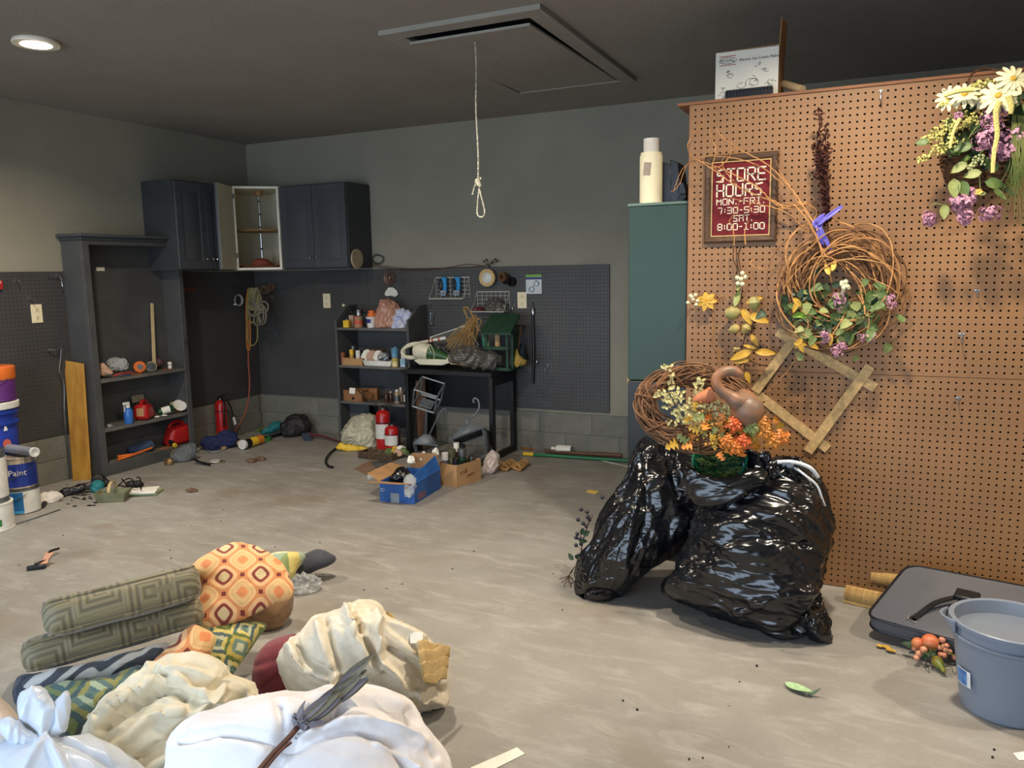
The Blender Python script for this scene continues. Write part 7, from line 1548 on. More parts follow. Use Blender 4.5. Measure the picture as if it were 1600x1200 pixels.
MB(T).add(lo + hi + hj + li, [(3, 2, 1, 0), (0, 1, 5, 4), (1, 2, 6, 5), (2, 3, 7, 6), (3, 0, 4, 7), (4, 5, 9, 8), (5, 6, 10, 9), (6, 7, 11, 10), (7, 4, 8, 11), (8, 9, 13, 12), (9, 10, 14, 13), (10, 11, 15, 14), (11, 8, 12, 15), (12, 13, 14, 15)]).build('tray_body', M_wlab, o, bevel=.003)
for k, (x, c1) in enumerate(((573, M_paper), (581, col('peach', (196, 158, 134), .7)), (592, M_paper), (599, M_galv))):
    lump(['white torn paper at the left in the tray', 'peach coloured scrap in the tray', 'white packet at the centre of the tray', 'grey plastic wrap at the right of the tray'][k], 'scrap', 'scrap', c1, [(x - 8, 562), (x - 5, 550), (x + 2, 547 + k), (x + 9, 553), (x + 8, 563)], onB(x, B2 + .01, 5.03), .010, k=.1, zmin=B2 + .006, nr=10)
p = onB(615, B2, 5.0); can('yellow can at the bottom of the right stack on the middle shelf', up_at(p), .024, .07, col('can_yellow', (196, 176, 96), .4), M_steel, col('can_cream', (226, 210, 150)), name='food_can', bz=(.1, .55)); can('light blue can on top of the yellow can', up_at(p + Vector((0, 0, .0715))), .027, .075, col('can_blue', (90, 140, 168), .4), M_steel, None, name='food_can')
MB(up_at(onB(628, B2, 5.01))).box((0, 0, .03), (.042, .03, .06)).thing('carton', col('white_blue_carton', (206, 216, 220), .5, col2=(110, 160, 180), vs=30), 'white and pale blue carton at the right end of the middle shelf', 'box', bevel=.002)
MB(up_at(onB(629, B2 + .062, 5.01))).box((0, 0, .035), (.034, .026, .07)).thing('carton', M_wlab, 'white carton stacked on the pale blue carton', 'box', bevel=.003)
MB(up_at(onB(585, B2, 5.14)) @ rz(-.1)).box((0, 0, .06), (.16, .06, .11)).thing('brown_bag', col('kraft', (96, 74, 62), .8), 'dark brown paper parcel behind the white tray', 'parcel', bevel=.01)
# third shelf
o, T = openbox('brown cardboard box with a white card on the lower shelf of the shelf unit', 531, 560, B3, 4.98, .11, .085, M_cardd)
MB(T).prism([(.05, -.055, .082), (.05, .055, .082), (.13, .04, .05), (.15, -.05, .0)], (0, .003, 0)).build('box_flap', M_cardd, o, recalc=True); MB(T).bb(-.05, -.0585, .0, .03, -.0565, .0) if False else None
MB(up_at(onB(545, B3 + .06, 4.974)) @ Matrix.Rotation(-.15, 4, 'X')).box((0, 0, .022), (.052, .003, .046)).build('card', M_paper, o, label='white card'); MB(up_at(onB(546, B3 + .015, 4.976))).box((0, 0, .008), (.02, .002, .018)).build('sticker', M_blk, o)
MB(up_at(onB(575, B3, 5.1)) @ rz(.2)).box((0, 0, .045), (.12, .05, .09)).thing('carton', M_cardd, 'brown carton behind the box flap on the lower shelf', 'box', bevel=.002)
for lab, x, Y, mt, rr, hh_, cp, bd in (('dark brown bottle leftmost of the bottles on the lower shelf', 599, 5.03, col('brown_glass', (70, 44, 34), .25), .018, .085, M_brn, None), ('second dark brown bottle from left on the lower shelf', 606, 5.06, col('brown_glass', (70, 44, 34), .25), .016, .08, col('beige_cap', (190, 176, 150)), None),
    ('beige bottle with a grey lower half on the lower shelf', 616, 5.01, col('beige_bottle', (176, 144, 112), .4), .021, .105, M_white, M_galv), ('pale bottle behind the beige bottle on the lower shelf', 622, 5.08, col('pale_bottle', (190, 170, 150), .4), .016, .11, M_white, None), ('black bottle with a white cap and round label on the lower shelf', 630, 5.0, M_blk, .017, .12, M_white, M_wlab), ('tall white capped black bottle at the right end of the lower shelf', 634, 5.06, M_blk, .014, .14, M_white, None)):
    bottle(lab, up_at(onB(x, B3, Y)), rr, hh_, mt, cp, neck=.5, band=bd, group='bottles on the lower shelf')
tubething('long silver wand leaning from the box down to the fire extinguishers', 'rod', 'metal_wand', [onB(554, B3 + .09, 4.95), onB(572, B3 + .04, 4.90), onB(589, B3 - .01, 4.86)], .004, M_chrome); tubething('second thin silver wand beside the box flap', 'rod', 'metal_wand', [onB(562, B3 + .08, 4.95), onB(580, B3 - .02, 4.93)], .003, M_galv)
# ------------------------------------------------------------------ extinguishers and floor things before the shelf unit
FP = lambda x, y, z=.0: PZ(x, y, z)
e1 = FP(601, 702); extinguisher('taller red fire extinguisher with a white label before the shelf unit', e1, 12.5 * mpp(e1), zat(601, 636, e1), 1, True); e2 = FP(616, 705) + Vector((.01, -.03, 0)); extinguisher('shorter red fire extinguisher in front of the taller one', e2, 12.2 * mpp(e2), zat(616, 662, e2), 1, True)
lump('translucent plastic bag slumped on the floor below the shelf unit', 'plastic bag', 'plastic_bag', mat('greenish_film', (190, 186, 160), .3, var=.12, alpha=.9, bump=.4, bs=16), [(538, 694), (537, 672), (545, 660), (560, 652), (574, 650), (590, 654), (592, 675), (588, 698), (560, 700)], FP(565, 700), .09, wr=((.016, 9, None, 1), (.008, 24, None, 3)), nr=26)
lump('yellow plastic piece under the translucent bag', 'plastic', 'yellow_plastic', M_yel, [(526, 700), (532, 692), (540, 694), (555, 697), (572, 699), (574, 703), (556, 705), (535, 703)], FP(545, 705), .015)
tubething('black rubber hose curving on the floor before the yellow piece', 'hose', 'rubber_hose', [FP(560, 695, .02), FP(545, 696, .02), FP(530, 698, .01), FP(516, 708, .01), FP(509, 720, .01), FP(513, 728, .01), FP(520, 730, .01)], .009, M_dark, n=8, k=30)
# woven tray
T = up_at(FP(596, 716)) @ rz(-.02); o = thing('woven_tray', 'low brown woven tray before the fire extinguishers', 'tray', T.translation); M_wv = mat('woven_brown', (110, 88, 66), .75, col2=(62, 50, 42), vs=70, bump=.6)
for q in ((-.16, -.06, 0, .13, -.05, .05), (-.16, .05, 0, .13, .06, .05), (-.16, -.05, 0, -.15, .05, .05), (.12, -.05, 0, .13, .05, .05)): MB(T).bb(*q).build('side', M_wv, o, bevel=.004)
MB(T).bb(-.15, -.05, 0, .12, .05, .006).build('bottom', M_wv, o)
b = MB(T)
for k in range(22):
    x = -.155 + k * .0132; b.tube([(x, -.064 - .003 * (k % 2), .003), (x + .004, -.066, .025), (x, -.064 - .003 * ((k + 1) % 2), .048)], .004, 4)
b.build('weave', M_wv, o, kind='stuff')
r_ = random.Random(14)
for k, (x, y, mt) in enumerate(((609, 706, M_leafg), (618, 704, M_leafy), (626, 702, M_wlab), (631, 706, M_leafg), (622, 709, col('peach', (196, 158, 134), .7)))): lump(['green silk leaf in the woven tray', 'yellow green packet in the woven tray', 'white scrap at the back of the woven tray', 'green scrap at the right end of the woven tray', 'peach scrap at the front of the woven tray'][k], 'scrap', 'scrap', mt, [(x - 7, y + 2), (x - 3, y - 6), (x + 5, y - 4), (x + 8, y + 1), (x, y + 4)], T.translation + Vector((.02 * k, 0, .05)), .012, nr=8, zmin=.012)
MB().prism([FP(553, 733), FP(585, 716), FP(600, 722), FP(572, 742)], (0, 0, .003)).thing('cardboard_sheet', col('faded_card', (130, 104, 84), .8), 'flat cardboard on the floor left of the blue box', 'cardboard', recalc=True); MB().prism([FP(580, 724, .004), FP(606, 716, .004), FP(612, 724, .004), FP(590, 732, .004)], (0, 0, .004)).thing('paper_sheet', M_galv, 'grey paper sheet on the cardboard left of the blue box', 'paper', recalc=True)
b = MB().bb(-3.10, 4.99, 0, -3.02, 5.01, .55); b.thing('brown_board', M_brn, 'brown board standing in the gap between shelf unit and table', 'board', bevel=.002)
tubething('white rod standing between the shelf unit and the table', 'rod', 'white_rod', [Vector((PY(642, 640, 4.93).x, 4.93, PY(642, 690, 4.93).z if False else 0)), Vector((PY(640, 600, 4.93).x, 4.93, PY(640, 592, 4.93).z))], .004, M_white)
# ------------------------------------------------------------------ grey metal lanterns
M_lan = mat('lantern_grey', (112, 118, 124), .45, .3, var=.12, vs=14)
def lantern(label, T, wb, wt, h, scroll=None, panel=False):
    o = thing('metal_lantern', label, 'lantern', T.translation, 'grey metal wall lanterns'); c0 = [(-wb, -wb, 0), (wb, -wb, 0), (wb, wb, 0), (-wb, wb, 0)]; c1 = [(-wt, -wt, h), (wt, -wt, h), (wt, wt, h), (-wt, wt, h)]
    for k in range(4):
        MB(T).tube([c0[k], c0[(k + 1) % 4]], .008, 4).build('rim_bar', M_lan, o); MB(T).tube([c1[k], c1[(k + 1) % 4]], .0065, 4).build('rim_bar', M_lan, o); MB(T).tube([c0[k], c1[k]], .006, 4).build('corner_bar', M_lan, o)
    b = MB(T); b.add(c1 + [(-wt * .25, -wt * .25, h + wt * .7), (wt * .25, -wt * .25, h + wt * .7), (wt * .25, wt * .25, h + wt * .7), (-wt * .25, wt * .25, h + wt * .7)], [(0, 1, 5, 4), (1, 2, 6, 5), (2, 3, 7, 6), (3, 0, 4, 7), (4, 5, 6, 7)])
    if panel: b.build('roof', M_lan, o, solid=.003)
    if panel == 2: MB(T).add([c0[1], c0[2], c1[2], c1[1]], [(0, 1, 2, 3)]).build('side_plate', M_lan, o, solid=.002)
    if scroll: MB(T).tube(catmull(scroll, 36), [.007] * 30 + [.0065, .006, .006, .006, .006, .006], 7).build('scroll_arm', M_lan, o)
    MB(T).box((0, 0, -.003), (wb * 1.2, wb * 1.2, .004)).build('base_plate', M_lan, o); return o
p = PY(672, 640, 4.72); T = Matrix.Translation(p) @ Euler((.55, .45, .35)).to_matrix().to_4x4()
lantern('open framed grey lantern tilted highest before the black table', Matrix.Translation(PY(667, 630, 4.66)) @ Euler((.45, .30, .3)).to_matrix().to_4x4(), .078, .082, .145)
lantern('grey lantern standing on the floor left of the scroll arm with a broad top plate', up_at(FP(664, 712)) @ rz(.5) @ Matrix.Rotation(.12, 4, 'Y'), .055, .085, .10, [(.0, .02, .10), (.03, .05, .18), (.06, .06, .26), (.09, .06, .33), (.115, .06, .345), (.12, .06, .325), (.105, .06, .32)], 1)
MB().tube([FP(664, 712) + Vector((.0, .02, .14)), PY(667, 634, 4.66)], .009, 8).thing('lantern_post', M_lan, 'grey post linking the low lantern and the tilted open lantern', 'post')
lantern('largest grey lantern lying against the table with glass panel and curled arm', Matrix.Translation(FP(738, 730) + Vector((.02, .06, .035))) @ Euler((-.35, -.35, .35)).to_matrix().to_4x4(), .075, .115, .18, [(0, 0, .25), (.01, .0, .30), (.06, -.01, .30), (.11, .0, .34), (.12, .02, .40), (.10, .02, .425), (.085, .02, .41), (.09, .02, .395)], 2)
# ------------------------------------------------------------------ blue box, craft box
A_, B_b, C_ = FP(594, 783), FP(648, 788), FP(692, 762); u_ = (B_b - A_); v_ = (C_ - B_b); w_, d_ = u_.length, v_.length
ang = math.atan2(u_.y, u_.x); T = up_at(A_) @ rz(ang); hb = zat(648, 757, B_b) - .0
M_bb = mat('box_blue', (44, 94, 164), .55, var=.1, vs=8); o = thing('cardboard_box', 'open blue cardboard box with torn flaps in the middle of the floor', 'box', A_ + Vector((w_ / 2, d_ / 2, 0)))
d_ *= .95
for nm, q in (('side', (0, 0, 0, w_, .004, hb)), ('side', (0, d_ - .004, 0, w_, d_, hb)), ('side', (0, .004, 0, .004, d_ - .004, hb)), ('side', (w_ - .004, .004, 0, w_, d_ - .004, hb)), ('bottom', (.004, .004, 0, w_ - .004, d_ - .004, .004))): MB(T).bb(*q).build(nm, M_bb, o)
MB(T).prism([(0, .0, hb), (w_, 0, hb), (w_ * .86, -.10, hb + .022), (-.16 * w_, -.10, hb + .018)], (0, 0, .003)).build('box_flap', M_card, o, recalc=True, label='tan inside of the front flap')
MB(T).prism([(0, .0, hb), (0, d_, hb), (-.10, d_ * .9, hb + .03), (-.10, .04, hb + .03)], (0, 0, .003)).build('box_flap', M_card, o, recalc=True); MB(T).prism([(w_, 0.02, hb), (w_, d_, hb), (w_ - .02, d_ * .95, hb + .095), (w_ - .05, .06, hb + .02)], (.003, 0, 0)).build('box_flap', M_bb, o, recalc=True)
MB(T).prism([(.02, d_, hb), (w_, d_, hb), (w_ - .01, d_ - .03, hb + .11), (.05, d_ - .03, hb + .10)], (0, .003, 0)).build('box_flap', M_card, o, recalc=True)
MB(T).bb(.07, -.0012, .0, .125, -.0004, .055).build('paper_label', col('label_grey2', (150, 160, 168), .6), o); MB(T).bb(w_ * .73, -.0012, hb * .35, w_ * .85, -.0004, hb * .98).build('paper_label', M_wlab, o)
b = MB(T)
for k in range(7): b.bb(w_ * .75 + .003 * k, -.0018, hb * .4, w_ * .75 + .0015 + .003 * k, -.0012, hb * .85)
b.build('printed_bars', M_ink, o); b = MB(T); b.bb(w_ + .0004, d_ * .12, .012, w_ + .0012, d_ * .4, .05); b.build('printed_label', col('faded_red_print', (120, 90, 110), .6), o); b = MB(T); b.tube([(.02 + .012 * math.cos(a), -.001, .07 + .008 * math.sin(a)) for a in [i * .5 for i in range(13)]], .002, 4); b.build('printed_mark', M_wlab, o)
Tc = T @ Matrix.Translation((w_ * .45, d_ * .4, hb * .75))
lump('black plastic bag stuffed in the blue box', 'plastic bag', 'black_plastic_bag', M_bag, [(609, 748), (616, 738), (628, 730), (636, 733), (640, 744), (636, 756), (612, 756)], Tc.translation, .05, zmin=.01)
lump('crumpled clear wrap hanging over the corner of the blue box', 'wrap', 'plastic_wrap', mat('crinkled_clear', (225, 228, 226), .15), [(632, 760), (634, 746), (642, 742), (650, 750), (648, 766), (640, 776), (634, 772)], B_b + Vector((-.01, -.02, hb * .7)), .02, wr=((.008, 40, None, 1),))
for k, (x, y, mt) in enumerate(((662, 712, M_wlab), (670, 708, M_dark), (680, 706, M_wlab), (642, 718, M_white))): lump(['white crumpled paper at the back left of the blue box', 'dark scrap behind the blue box', 'white torn label on the right flap of the blue box', 'white bottle like scrap standing behind the blue box'][k], 'scrap', 'scrap', mt, [(x - 5, y + 6), (x - 3, y - 4), (x + 3, y - 5), (x + 6, y + 4), (x, y + 6)], (T @ Vector((w_ * (.5 + .1 * k), d_ * .85, hb))), .012, nr=10)
tubething('clear glass tube lying in the left flap of the blue box', 'tube', 'glass_tube', [FP(575, 746, .05), FP(592, 738, .07)], .014, mat('crinkled_clear', (225, 228, 226), .15), n=12)
A2, B2_, C2 = FP(694, 757), FP(714, 762), FP(752, 750); v2 = C2 - B2_; ang = math.atan2(v2.y, v2.x); w2 = v2.length; T = up_at(B2_) @ rz(ang); d2 = .16; h2_ = zat(714, 728, B2_); M_cb = mat('craft_card', (182, 142, 98), .8, var=.06)
o = thing('cardboard_box', 'small tan cardboard box of jars marked craft paint', 'box', T @ Vector((w2 / 2, d2 / 2, 0)))
for nm, q in (('side', (0, 0, 0, w2, .004, h2_)), ('side', (0, d2 - .004, 0, w2, d2, h2_)), ('side', (0, .004, 0, .004, d2 - .004, h2_)), ('side', (w2 - .004, .004, 0, w2, d2 - .004, h2_)), ('bottom', (.004, .004, 0, w2 - .004, d2 - .004, .004))): MB(T).bb(*q).build(nm, M_cb, o)
TW = T @ Matrix.Translation((w2 * .42, -.001, h2_ * .52)) @ Matrix(((1, 0, 0, 0), (0, 0, -1, 0), (0, 1, 0, 0), (0, 0, 0, 1))) @ Matrix.Rotation(.08, 4, 'Z'); M_mk = col('marker_brown', (110, 70, 44), .8)
text_mesh('craft', .038, TW @ Matrix.Translation((-.03, .018, 0)), M_mk, o); text_mesh('paint', .034, TW @ Matrix.Translation((.03, -.014, 0)), M_mk, o)
for k, (fx, fy, rr, hh_, mt, cp, lab) in enumerate(((.2, .3, .018, .12, M_wlab, M_blk, 'white labelled jar at the front left of the craft box'), (.35, .7, .022, .15, col('olive_jar', (96, 98, 72)), col('olive_cap', (84, 84, 60)), 'tall olive capped jar at the back of the craft box'), (.58, .45, .024, .15, col('bottle_green', (24, 66, 44), .3), M_galv, 'dark green jar in the centre of the craft box'), (.78, .7, .018, .16, M_yel, M_blk, 'yellow jar at the back right of the craft box'), (.85, .3, .02, .11, col('glass_white', (206, 206, 200), .2), M_steel, 'pale glass jar at the front right of the craft box'), (.45, .2, .015, .10, M_blk, M_blk, 'black bottle at the front of the craft box'), (.12, .75, .018, .14, col('purple_grey', (90, 80, 100)), M_wlab, 'purple grey bottle at the back left of the craft box'), (.62, .8, .016, .17, M_brn, M_white, 'brown bottle with a white cap rising highest from the craft box'))):
    bottle(lab, T @ Matrix.Translation((w2 * fx, d2 * fy, .005)), rr * 1.15, hh_ * 1.38, mt, cp, neck=.8, name='craft_jar', cat='jar', caph=.2, group='jars in the craft box')
lump('clear plastic bag with a pink rim standing right of the craft box', 'plastic bag', 'plastic_bag', mat('clear_pink_film', (206, 190, 186), .2, alpha=.8, bump=.5, bs=30), [(756, 738), (757, 722), (764, 708), (772, 704), (779, 712), (778, 728), (772, 738), (762, 741)], FP(767, 741), .035, wr=((.008, 20, None, 1),))
o = thing('raffia_braid', 'flattened bundle of tan braided jute on the floor by the table leg', 'jute', FP(803, 730)); r_ = random.Random(41)
for k in range(12):
    x, y = 782 + k * 3.4, 725 + 4 * math.sin(k); MB().tube(catmull([FP(x - 7, y + 3, .012), FP(x, y - 3, .03), FP(x + 6, y + 2, .02), FP(x + 2, y + 6, .01), FP(x - 5, y + 2, .014)], 14), .007, 6).build('jute_loop', col('jute', (170, 128, 76), .9), o)
# ------------------------------------------------------------------ floor by the back wall
a_, c_ = FP(818, 709, .016), FP(982, 720, .016); o = thing('broom_pole', 'long green pole with a yellow end on the floor by the back wall', 'pole', a_ - Vector((0, 0, .016))); e = a_.lerp(c_, .10); c_ = a_ + (c_ - a_) * 1.12
MB().tube([e, c_], .011, 10).build('shaft', M_grn if False else col('pole_green', (30, 112, 66), .35), o); MB().tube([a_, e], .014, 10).build('grip_end', M_yel, o, label='yellow pole end')
MB().tube(catmull([FP(850, 704, .02), FP(900, 708, .022), FP(960, 711, .02), FP(972, 712, .02)], 14), [.012, .013, .014, .014, .015, .014, .015, .016, .015, .016, .017, .016, .016, .013], 8).thing('branch_stick', M_brn, 'brown wooden stick on the floor behind the green pole', 'stick')
MB().bar(FP(815, 700, .014), FP(850, 702, .014), .02, .016).thing('wood_strip', M_cardd, 'thin wood strip at the foot of the back wall', 'wood')
a_, c_ = FP(893, 703, .036), FP(862, 701, .036); Tq, L_ = lying(a_, c_); bottle('white plastic bottle lying on its side by the back wall', Tq, .032, L_, M_white, M_white, neck=.4)
tubething('thin white string on the floor right of the green pole', 'string', 'white_string', [FP(925, 716, .003), FP(950, 722, .003), FP(985, 730, .003)], .002, M_white)
# ------------------------------------------------------------------ things on the black table
TZ += .0008
def onT(x, z=0, Y=4.95): return Vector((PY(x, 500, Y).x, Y, TZ + z))
def TP(x, y, Y=4.95): return PY(x, y, Y)
M_iv = col('ivory_plastic', (222, 216, 188), .35); o = thing('hand_vacuum', 'ivory and dark green handheld vacuum lying on the black table', 'vacuum', onT(668, 0, 4.90))
YV = 4.90; sv = mpp(TP(660, 550, YV))
MB().tube([TP(647 + 18.5 * math.cos(a), 548 + 10.5 * math.sin(a) - .15 * 18 * math.cos(a), YV) for a in [i * 2 * pi / 30 for i in range(30)]], [(.016 if abs(i - 15) > 4 else .013) for i in range(30)], 8, closed=True).build('loop_handle', M_iv, o)
c1 = catmull([TP(650, 548, YV), TP(664, 549, YV), TP(676, 552, YV), TP(690, 556, YV), TP(703, 561, YV)], 20); MB().tube(c1[:9], [11 * sv, 12 * sv, 13 * sv, 13.5 * sv, 13.5 * sv, 13.2 * sv, 12.8 * sv, 12.4 * sv, 12 * sv], 14).build('motor_housing', M_iv, o); MB().tube(c1[8:], [(12 - .75 * k) * sv for k in range(12)], 14).build('dust_bowl', col('vac_green', (48, 84, 44), .35), o)
b = MB()
for k in range(3): b.tube(catmull([TP(664 + 4 * k, 538, YV - .04), TP(668 + 5 * k, 550, YV - .045), TP(664 + 7 * k, 561, YV - .035)], 10), .0025, 5)
b.build('cord', M_iv, o); MB().prism([TP(646, 563, YV - .03), TP(655, 560, YV - .03), TP(696, 562, YV - .03), TP(703, 554, YV - .03), TP(706, 566, YV - .03), TP(690, 571, YV - .03), TP(655, 570, YV - .03)], (0, .07, 0)).build('wall_mount', M_iv, o, bevel=.004, recalc=True)
a_, c_ = TP(655, 536, 5.03), TP(697, 528, 5.06); Tq, L_ = lying(a_, c_); o = thing('paper_roll', 'white roll with red bands leaning above the hand vacuum', 'roll', onT(676, 0, 5.04)); MB(Tq).lathe([(.004, 0), (.013, 0), (.013, L_), (.004, L_), (.004, 0)], 16).build('tube', M_white, o)
for t in (.36, .48, .72): MB(Tq).lathe([(.0135, L_ * t), (.0135, L_ * (t + .06))], 16).build('red_band', col('band_red', (190, 90, 60)), o)
MB().bb(onT(676).x - .05, 5.04, TZ, onT(676).x + .05, 5.09, PY(676, 545, 5.05).z).build('carton', M_dark, o)
tubething('silver rod slanting down over the hand vacuum', 'rod', 'silver_rod', [TP(678, 534, 4.99), TP(698, 550, 4.92), TP(719, 568, 4.86)], .006, M_galv, n=8)
o = thing('wire_screen', 'grey wire screen propped behind the raffia bundle on the table', 'screen', onT(710, 0, 5.14)); q = [TP(672, 527, 5.14), TP(730, 508, 5.18), TP(748, 540, 5.14), TP(695, 556, 5.10)]
for k in range(4): MB().tube([q[k], q[(k + 1) % 4]], .004, 5).build('frame_bar', M_white, o)
MB().add(q, [(0, 1, 2, 3)]).build('mesh_sheet', mat('grey_mesh', (112, 112, 104), .6, alpha=.6), o)
M_raf = col('raffia', (176, 138, 78), .8, col2=(140, 104, 56)); o = thing('raffia_bundle', 'loose bundle of tan raffia standing on the black table', 'raffia', onT(726, 0, 4.98)); r_ = random.Random(51); b = MB()
for k in range(70):
    x0_, y0_ = 741 + r_.gauss(0, 3), 500 + r_.gauss(0, 4); x1_, y1_ = r_.uniform(697, 740), r_.uniform(528, 553); b.tube(catmull([TP(x0_, y0_, 5.0), TP((x0_ + x1_) / 2 + r_.uniform(-4, 6), (y0_ + y1_) / 2 + r_.uniform(-5, 5), 4.97 + r_.uniform(-.04, .04)), TP(x1_, y1_, 4.96 + r_.uniform(-.06, .06))], 8), .0018, 3)
b.build('raffia_strands', M_raf, o, kind='stuff')
for pth in ([(740, 505), (730, 495), (724, 483), (728, 480), (736, 488), (742, 500)], [(742, 502), (736, 490), (731, 480), (726, 482), (729, 492), (729, 505), (727, 515)], [(738, 505), (748, 498), (752, 503), (748, 512), (744, 530)], [(742, 508), (752, 520), (755, 535)]): MB().tube(catmull([TP(x, y, 4.98) for x, y in pth], 24), .0035, 5).build('raffia_loop', M_raf, o)
for k, (x0_, x1_) in enumerate(((750, 760), (752, 757), (748, 762), (755, 764))): b = MB(); b.leaf(TP(x1_, 545, 4.93), TP(x0_, 512, 4.96) - TP(x1_, 545, 4.93), (0, -1, .2), .12, .018, .1); b.build('grass_leaf', (M_grn, M_teal, M_leafg, M_grn)[k], o, solid=.001)
soft('plastic_bag', mat('grey_clear_bag', (96, 92, 84), .16, var=.2, alpha=.7, bump=.5, bs=24, spec=.8), [(699, 556), (708, 548), (722, 543), (742, 543), (760, 550), (782, 558), (778, 568), (768, 577), (745, 575), (725, 571), (708, 566)], center=onT(738, .02, 4.84), T=.05, wr=[(.014, 14, (Vector((.7, 0, .7)), 3), 1), (.007, 34, None, 4)], zmin=TZ, na=90, nr=26, label='crumpled clear grey plastic bag draped over the table edge', cat='plastic bag')
MB().tube(catmull([TP(704, 568, 4.83), TP(712, 567, 4.83), TP(722, 569, 4.83), TP(728, 570, 4.83)], 12), [.006, .009, .011, .012, .012, .012, .012, .012, .011, .010, .008, .004], 10).thing('candy_corn_piece', col('orange_white', (226, 150, 50), .4, col2=(230, 214, 180), vs=18), 'small orange and white tapered piece at the table front edge', 'ornament')
# green bird feeder
YF_ = 4.98; M_bf = mat('feeder_green', (30, 62, 42), .6, var=.15, vs=20); gl, gr_ = TP(762, 560, YF_).x, TP(803, 560, YF_).x; zr = TP(780, 521, YF_).z; zt3 = TP(780, 501, YF_).z; o = thing('bird_feeder', 'dark green wooden bird feeder with a slanted roof on the table', 'bird feeder', onT(782, 0, YF_))
MB().prism([(gl - .025, YF_ - .07, zr - .004), (gr_ + .012, YF_ - .07, zr - .004), (gr_ + .012, YF_ + .09, zt3 + .03), (gl - .005, YF_ + .09, zt3 + .03)], (0, 0, .014)).build('roof_board', M_bf, o, recalc=True)
MB().bb(gr_ - .014, YF_ - .02, TZ, gr_ + .004, YF_ + .09, zr + .02).build('side_board', M_bf, o, bevel=.001); MB().bb(gl, YF_ - .055, TZ, gr_, YF_ + .09, TZ + .014).build('base_board', M_bf, o)
for x in (gl + .004, gr_ - .038): MB().bb(x, YF_ - .05, TZ + .014, x + .018, YF_ - .035, zr - .004).build('post', M_bf, o, bevel=.001)
zm = TP(780, 543, YF_).z; MB().bb(gl - .006, YF_ - .062, zm - .012, gr_ - .012, YF_ - .051, zm + .012).build('front_rail', M_bf, o, bevel=.001); MB().bb(gl - .006, YF_ - .062, TZ + .0, gr_ - .012, YF_ - .051, TZ + .022).build('front_rail', M_bf, o, bevel=.001)
MB().bb(gl + .05, YF_ + .02, zm, gl + .085, YF_ + .03, zr - .006).build('inner_board', M_wood, o)
for k, (x0_, x1_, y_, mt, lab) in enumerate(((806, 813, 510, M_brn, 'dark brown bark piece leaning right of the bird feeder'), (802, 808, 520, col('peach', (196, 158, 134), .7), 'pale wood sliver between the feeder and the bark'))): a_, c_ = TP(x0_, 568, 5.05), TP(x1_, y_, 5.08); a_.z = TZ + .008; MB().bar(a_, c_, .03, .012).thing('bark_piece', mt, lab, 'wood', bevel=.003)
lump('dusty blue cloth at the right end of the table', 'cloth', 'blue_cloth', col('dusty_blue', (54, 70, 84), .9), [(806, 562), (807, 545), (812, 538), (818, 541), (820, 555), (817, 566)], onT(812, .02, 5.1), .035, zmin=TZ, k=.1)
lump('crumpled yellow paper beside the bird feeder', 'paper', 'yellow_paper_ball', col('mustard', (170, 140, 66), .8), [(803, 572), (804, 556), (808, 546), (813, 556), (823, 565), (816, 571)], onT(812, .01, 5.0), .025, zmin=TZ, k=.1)
# ------------------------------------------------------------------ things on the back wall
YW = YB - .0145
M_wire = col('white_wire', (226, 220, 204), .4)
def wirebasket(label, x0, x1, yt, yb_, outd):
    a_, b_ = PY(x0 + 7, yt + 2, YW - .006), PY(x1, yt, YW - .006); zt_, zb_ = a_.z, PY(x0 + 6, yb_ - 6, YW - .006).z; a_.x += .0; X0, X1 = a_.x + .01, b_.x - .01
    o = thing('wire_basket', label, 'basket', ((X0 + X1) / 2, YW - .01, zb_), 'white wire baskets on the dark pegboard'); y0_ = YW - .005; y1_ = y0_ - outd; n_ = 7
    for k in range(n_ + 1): x = X0 + (X1 - X0) * k / n_; MB().tube([(x, y0_, zb_), (x, y0_, zt_)], .0014, 4).build('wire', M_wire, o); MB().tube([(x, y0_, zb_), (x, y1_, zb_ + .003)], .0014, 4).build('wire', M_wire, o)
    for k in range(6): z = zb_ + (zt_ - zb_) * k / 5; MB().tube([(X0, y0_, z), (X1, y0_, z)], .0014, 4).build('wire', M_wire, o)
    MB().tube([(X0, y0_, zt_), (X1, y0_, zt_), (X1, y1_, zb_), (X0, y1_, zb_)], .0034, 6, closed=True).build('rim_wire', M_wire, o)
    return o, X0, X1, zb_, zt_, y0_, y1_
_, X0, X1, zb_, zt_, ya, yb2 = wirebasket('left white wire basket with blue pouches on the dark pegboard', 672, 735, 432, 472, .11)
for k, f in enumerate((.22, .62)):
    x = X0 + (X1 - X0) * f; o = thing('blue_pouch', ['left bright blue pouch in the left wire basket', 'right bright blue pouch in the left wire basket'][k], 'pouch', (x, ya - .03, zb_ + .03), 'blue pouches in the wire basket')
    MB().bb(x, ya - .035, zb_ + .04 + .02 * k, x + .045, ya - .015, zt_ + .004).build('blue_panel', col('bright_blue', (40, 140, 200), .5), o, bevel=.004)
    MB().tube(catmull([(x - .012, ya - .03, zt_ - .01), (x - .02, ya - .035, zt_ - .05), (x + .0, ya - .035, zb_ + .05), (x + .012, ya - .04, zt_ - .05), (x - .002, ya - .03, zt_ - .008)], 20), .008, 7).build('black_strap', M_blk, o)
    MB().box((x + .02, ya - .036, zb_ + .04), (.05, .02, .04)).build('printed_end', col('mottled', (70, 80, 90), .5, col2=(180, 190, 200), vs=60), o, bevel=.006)
_, X0, X1, zb_, zt_, ya, yb2 = wirebasket('right white wire basket with a plastic clump on the dark pegboard', 737, 798, 454, 492, .11)
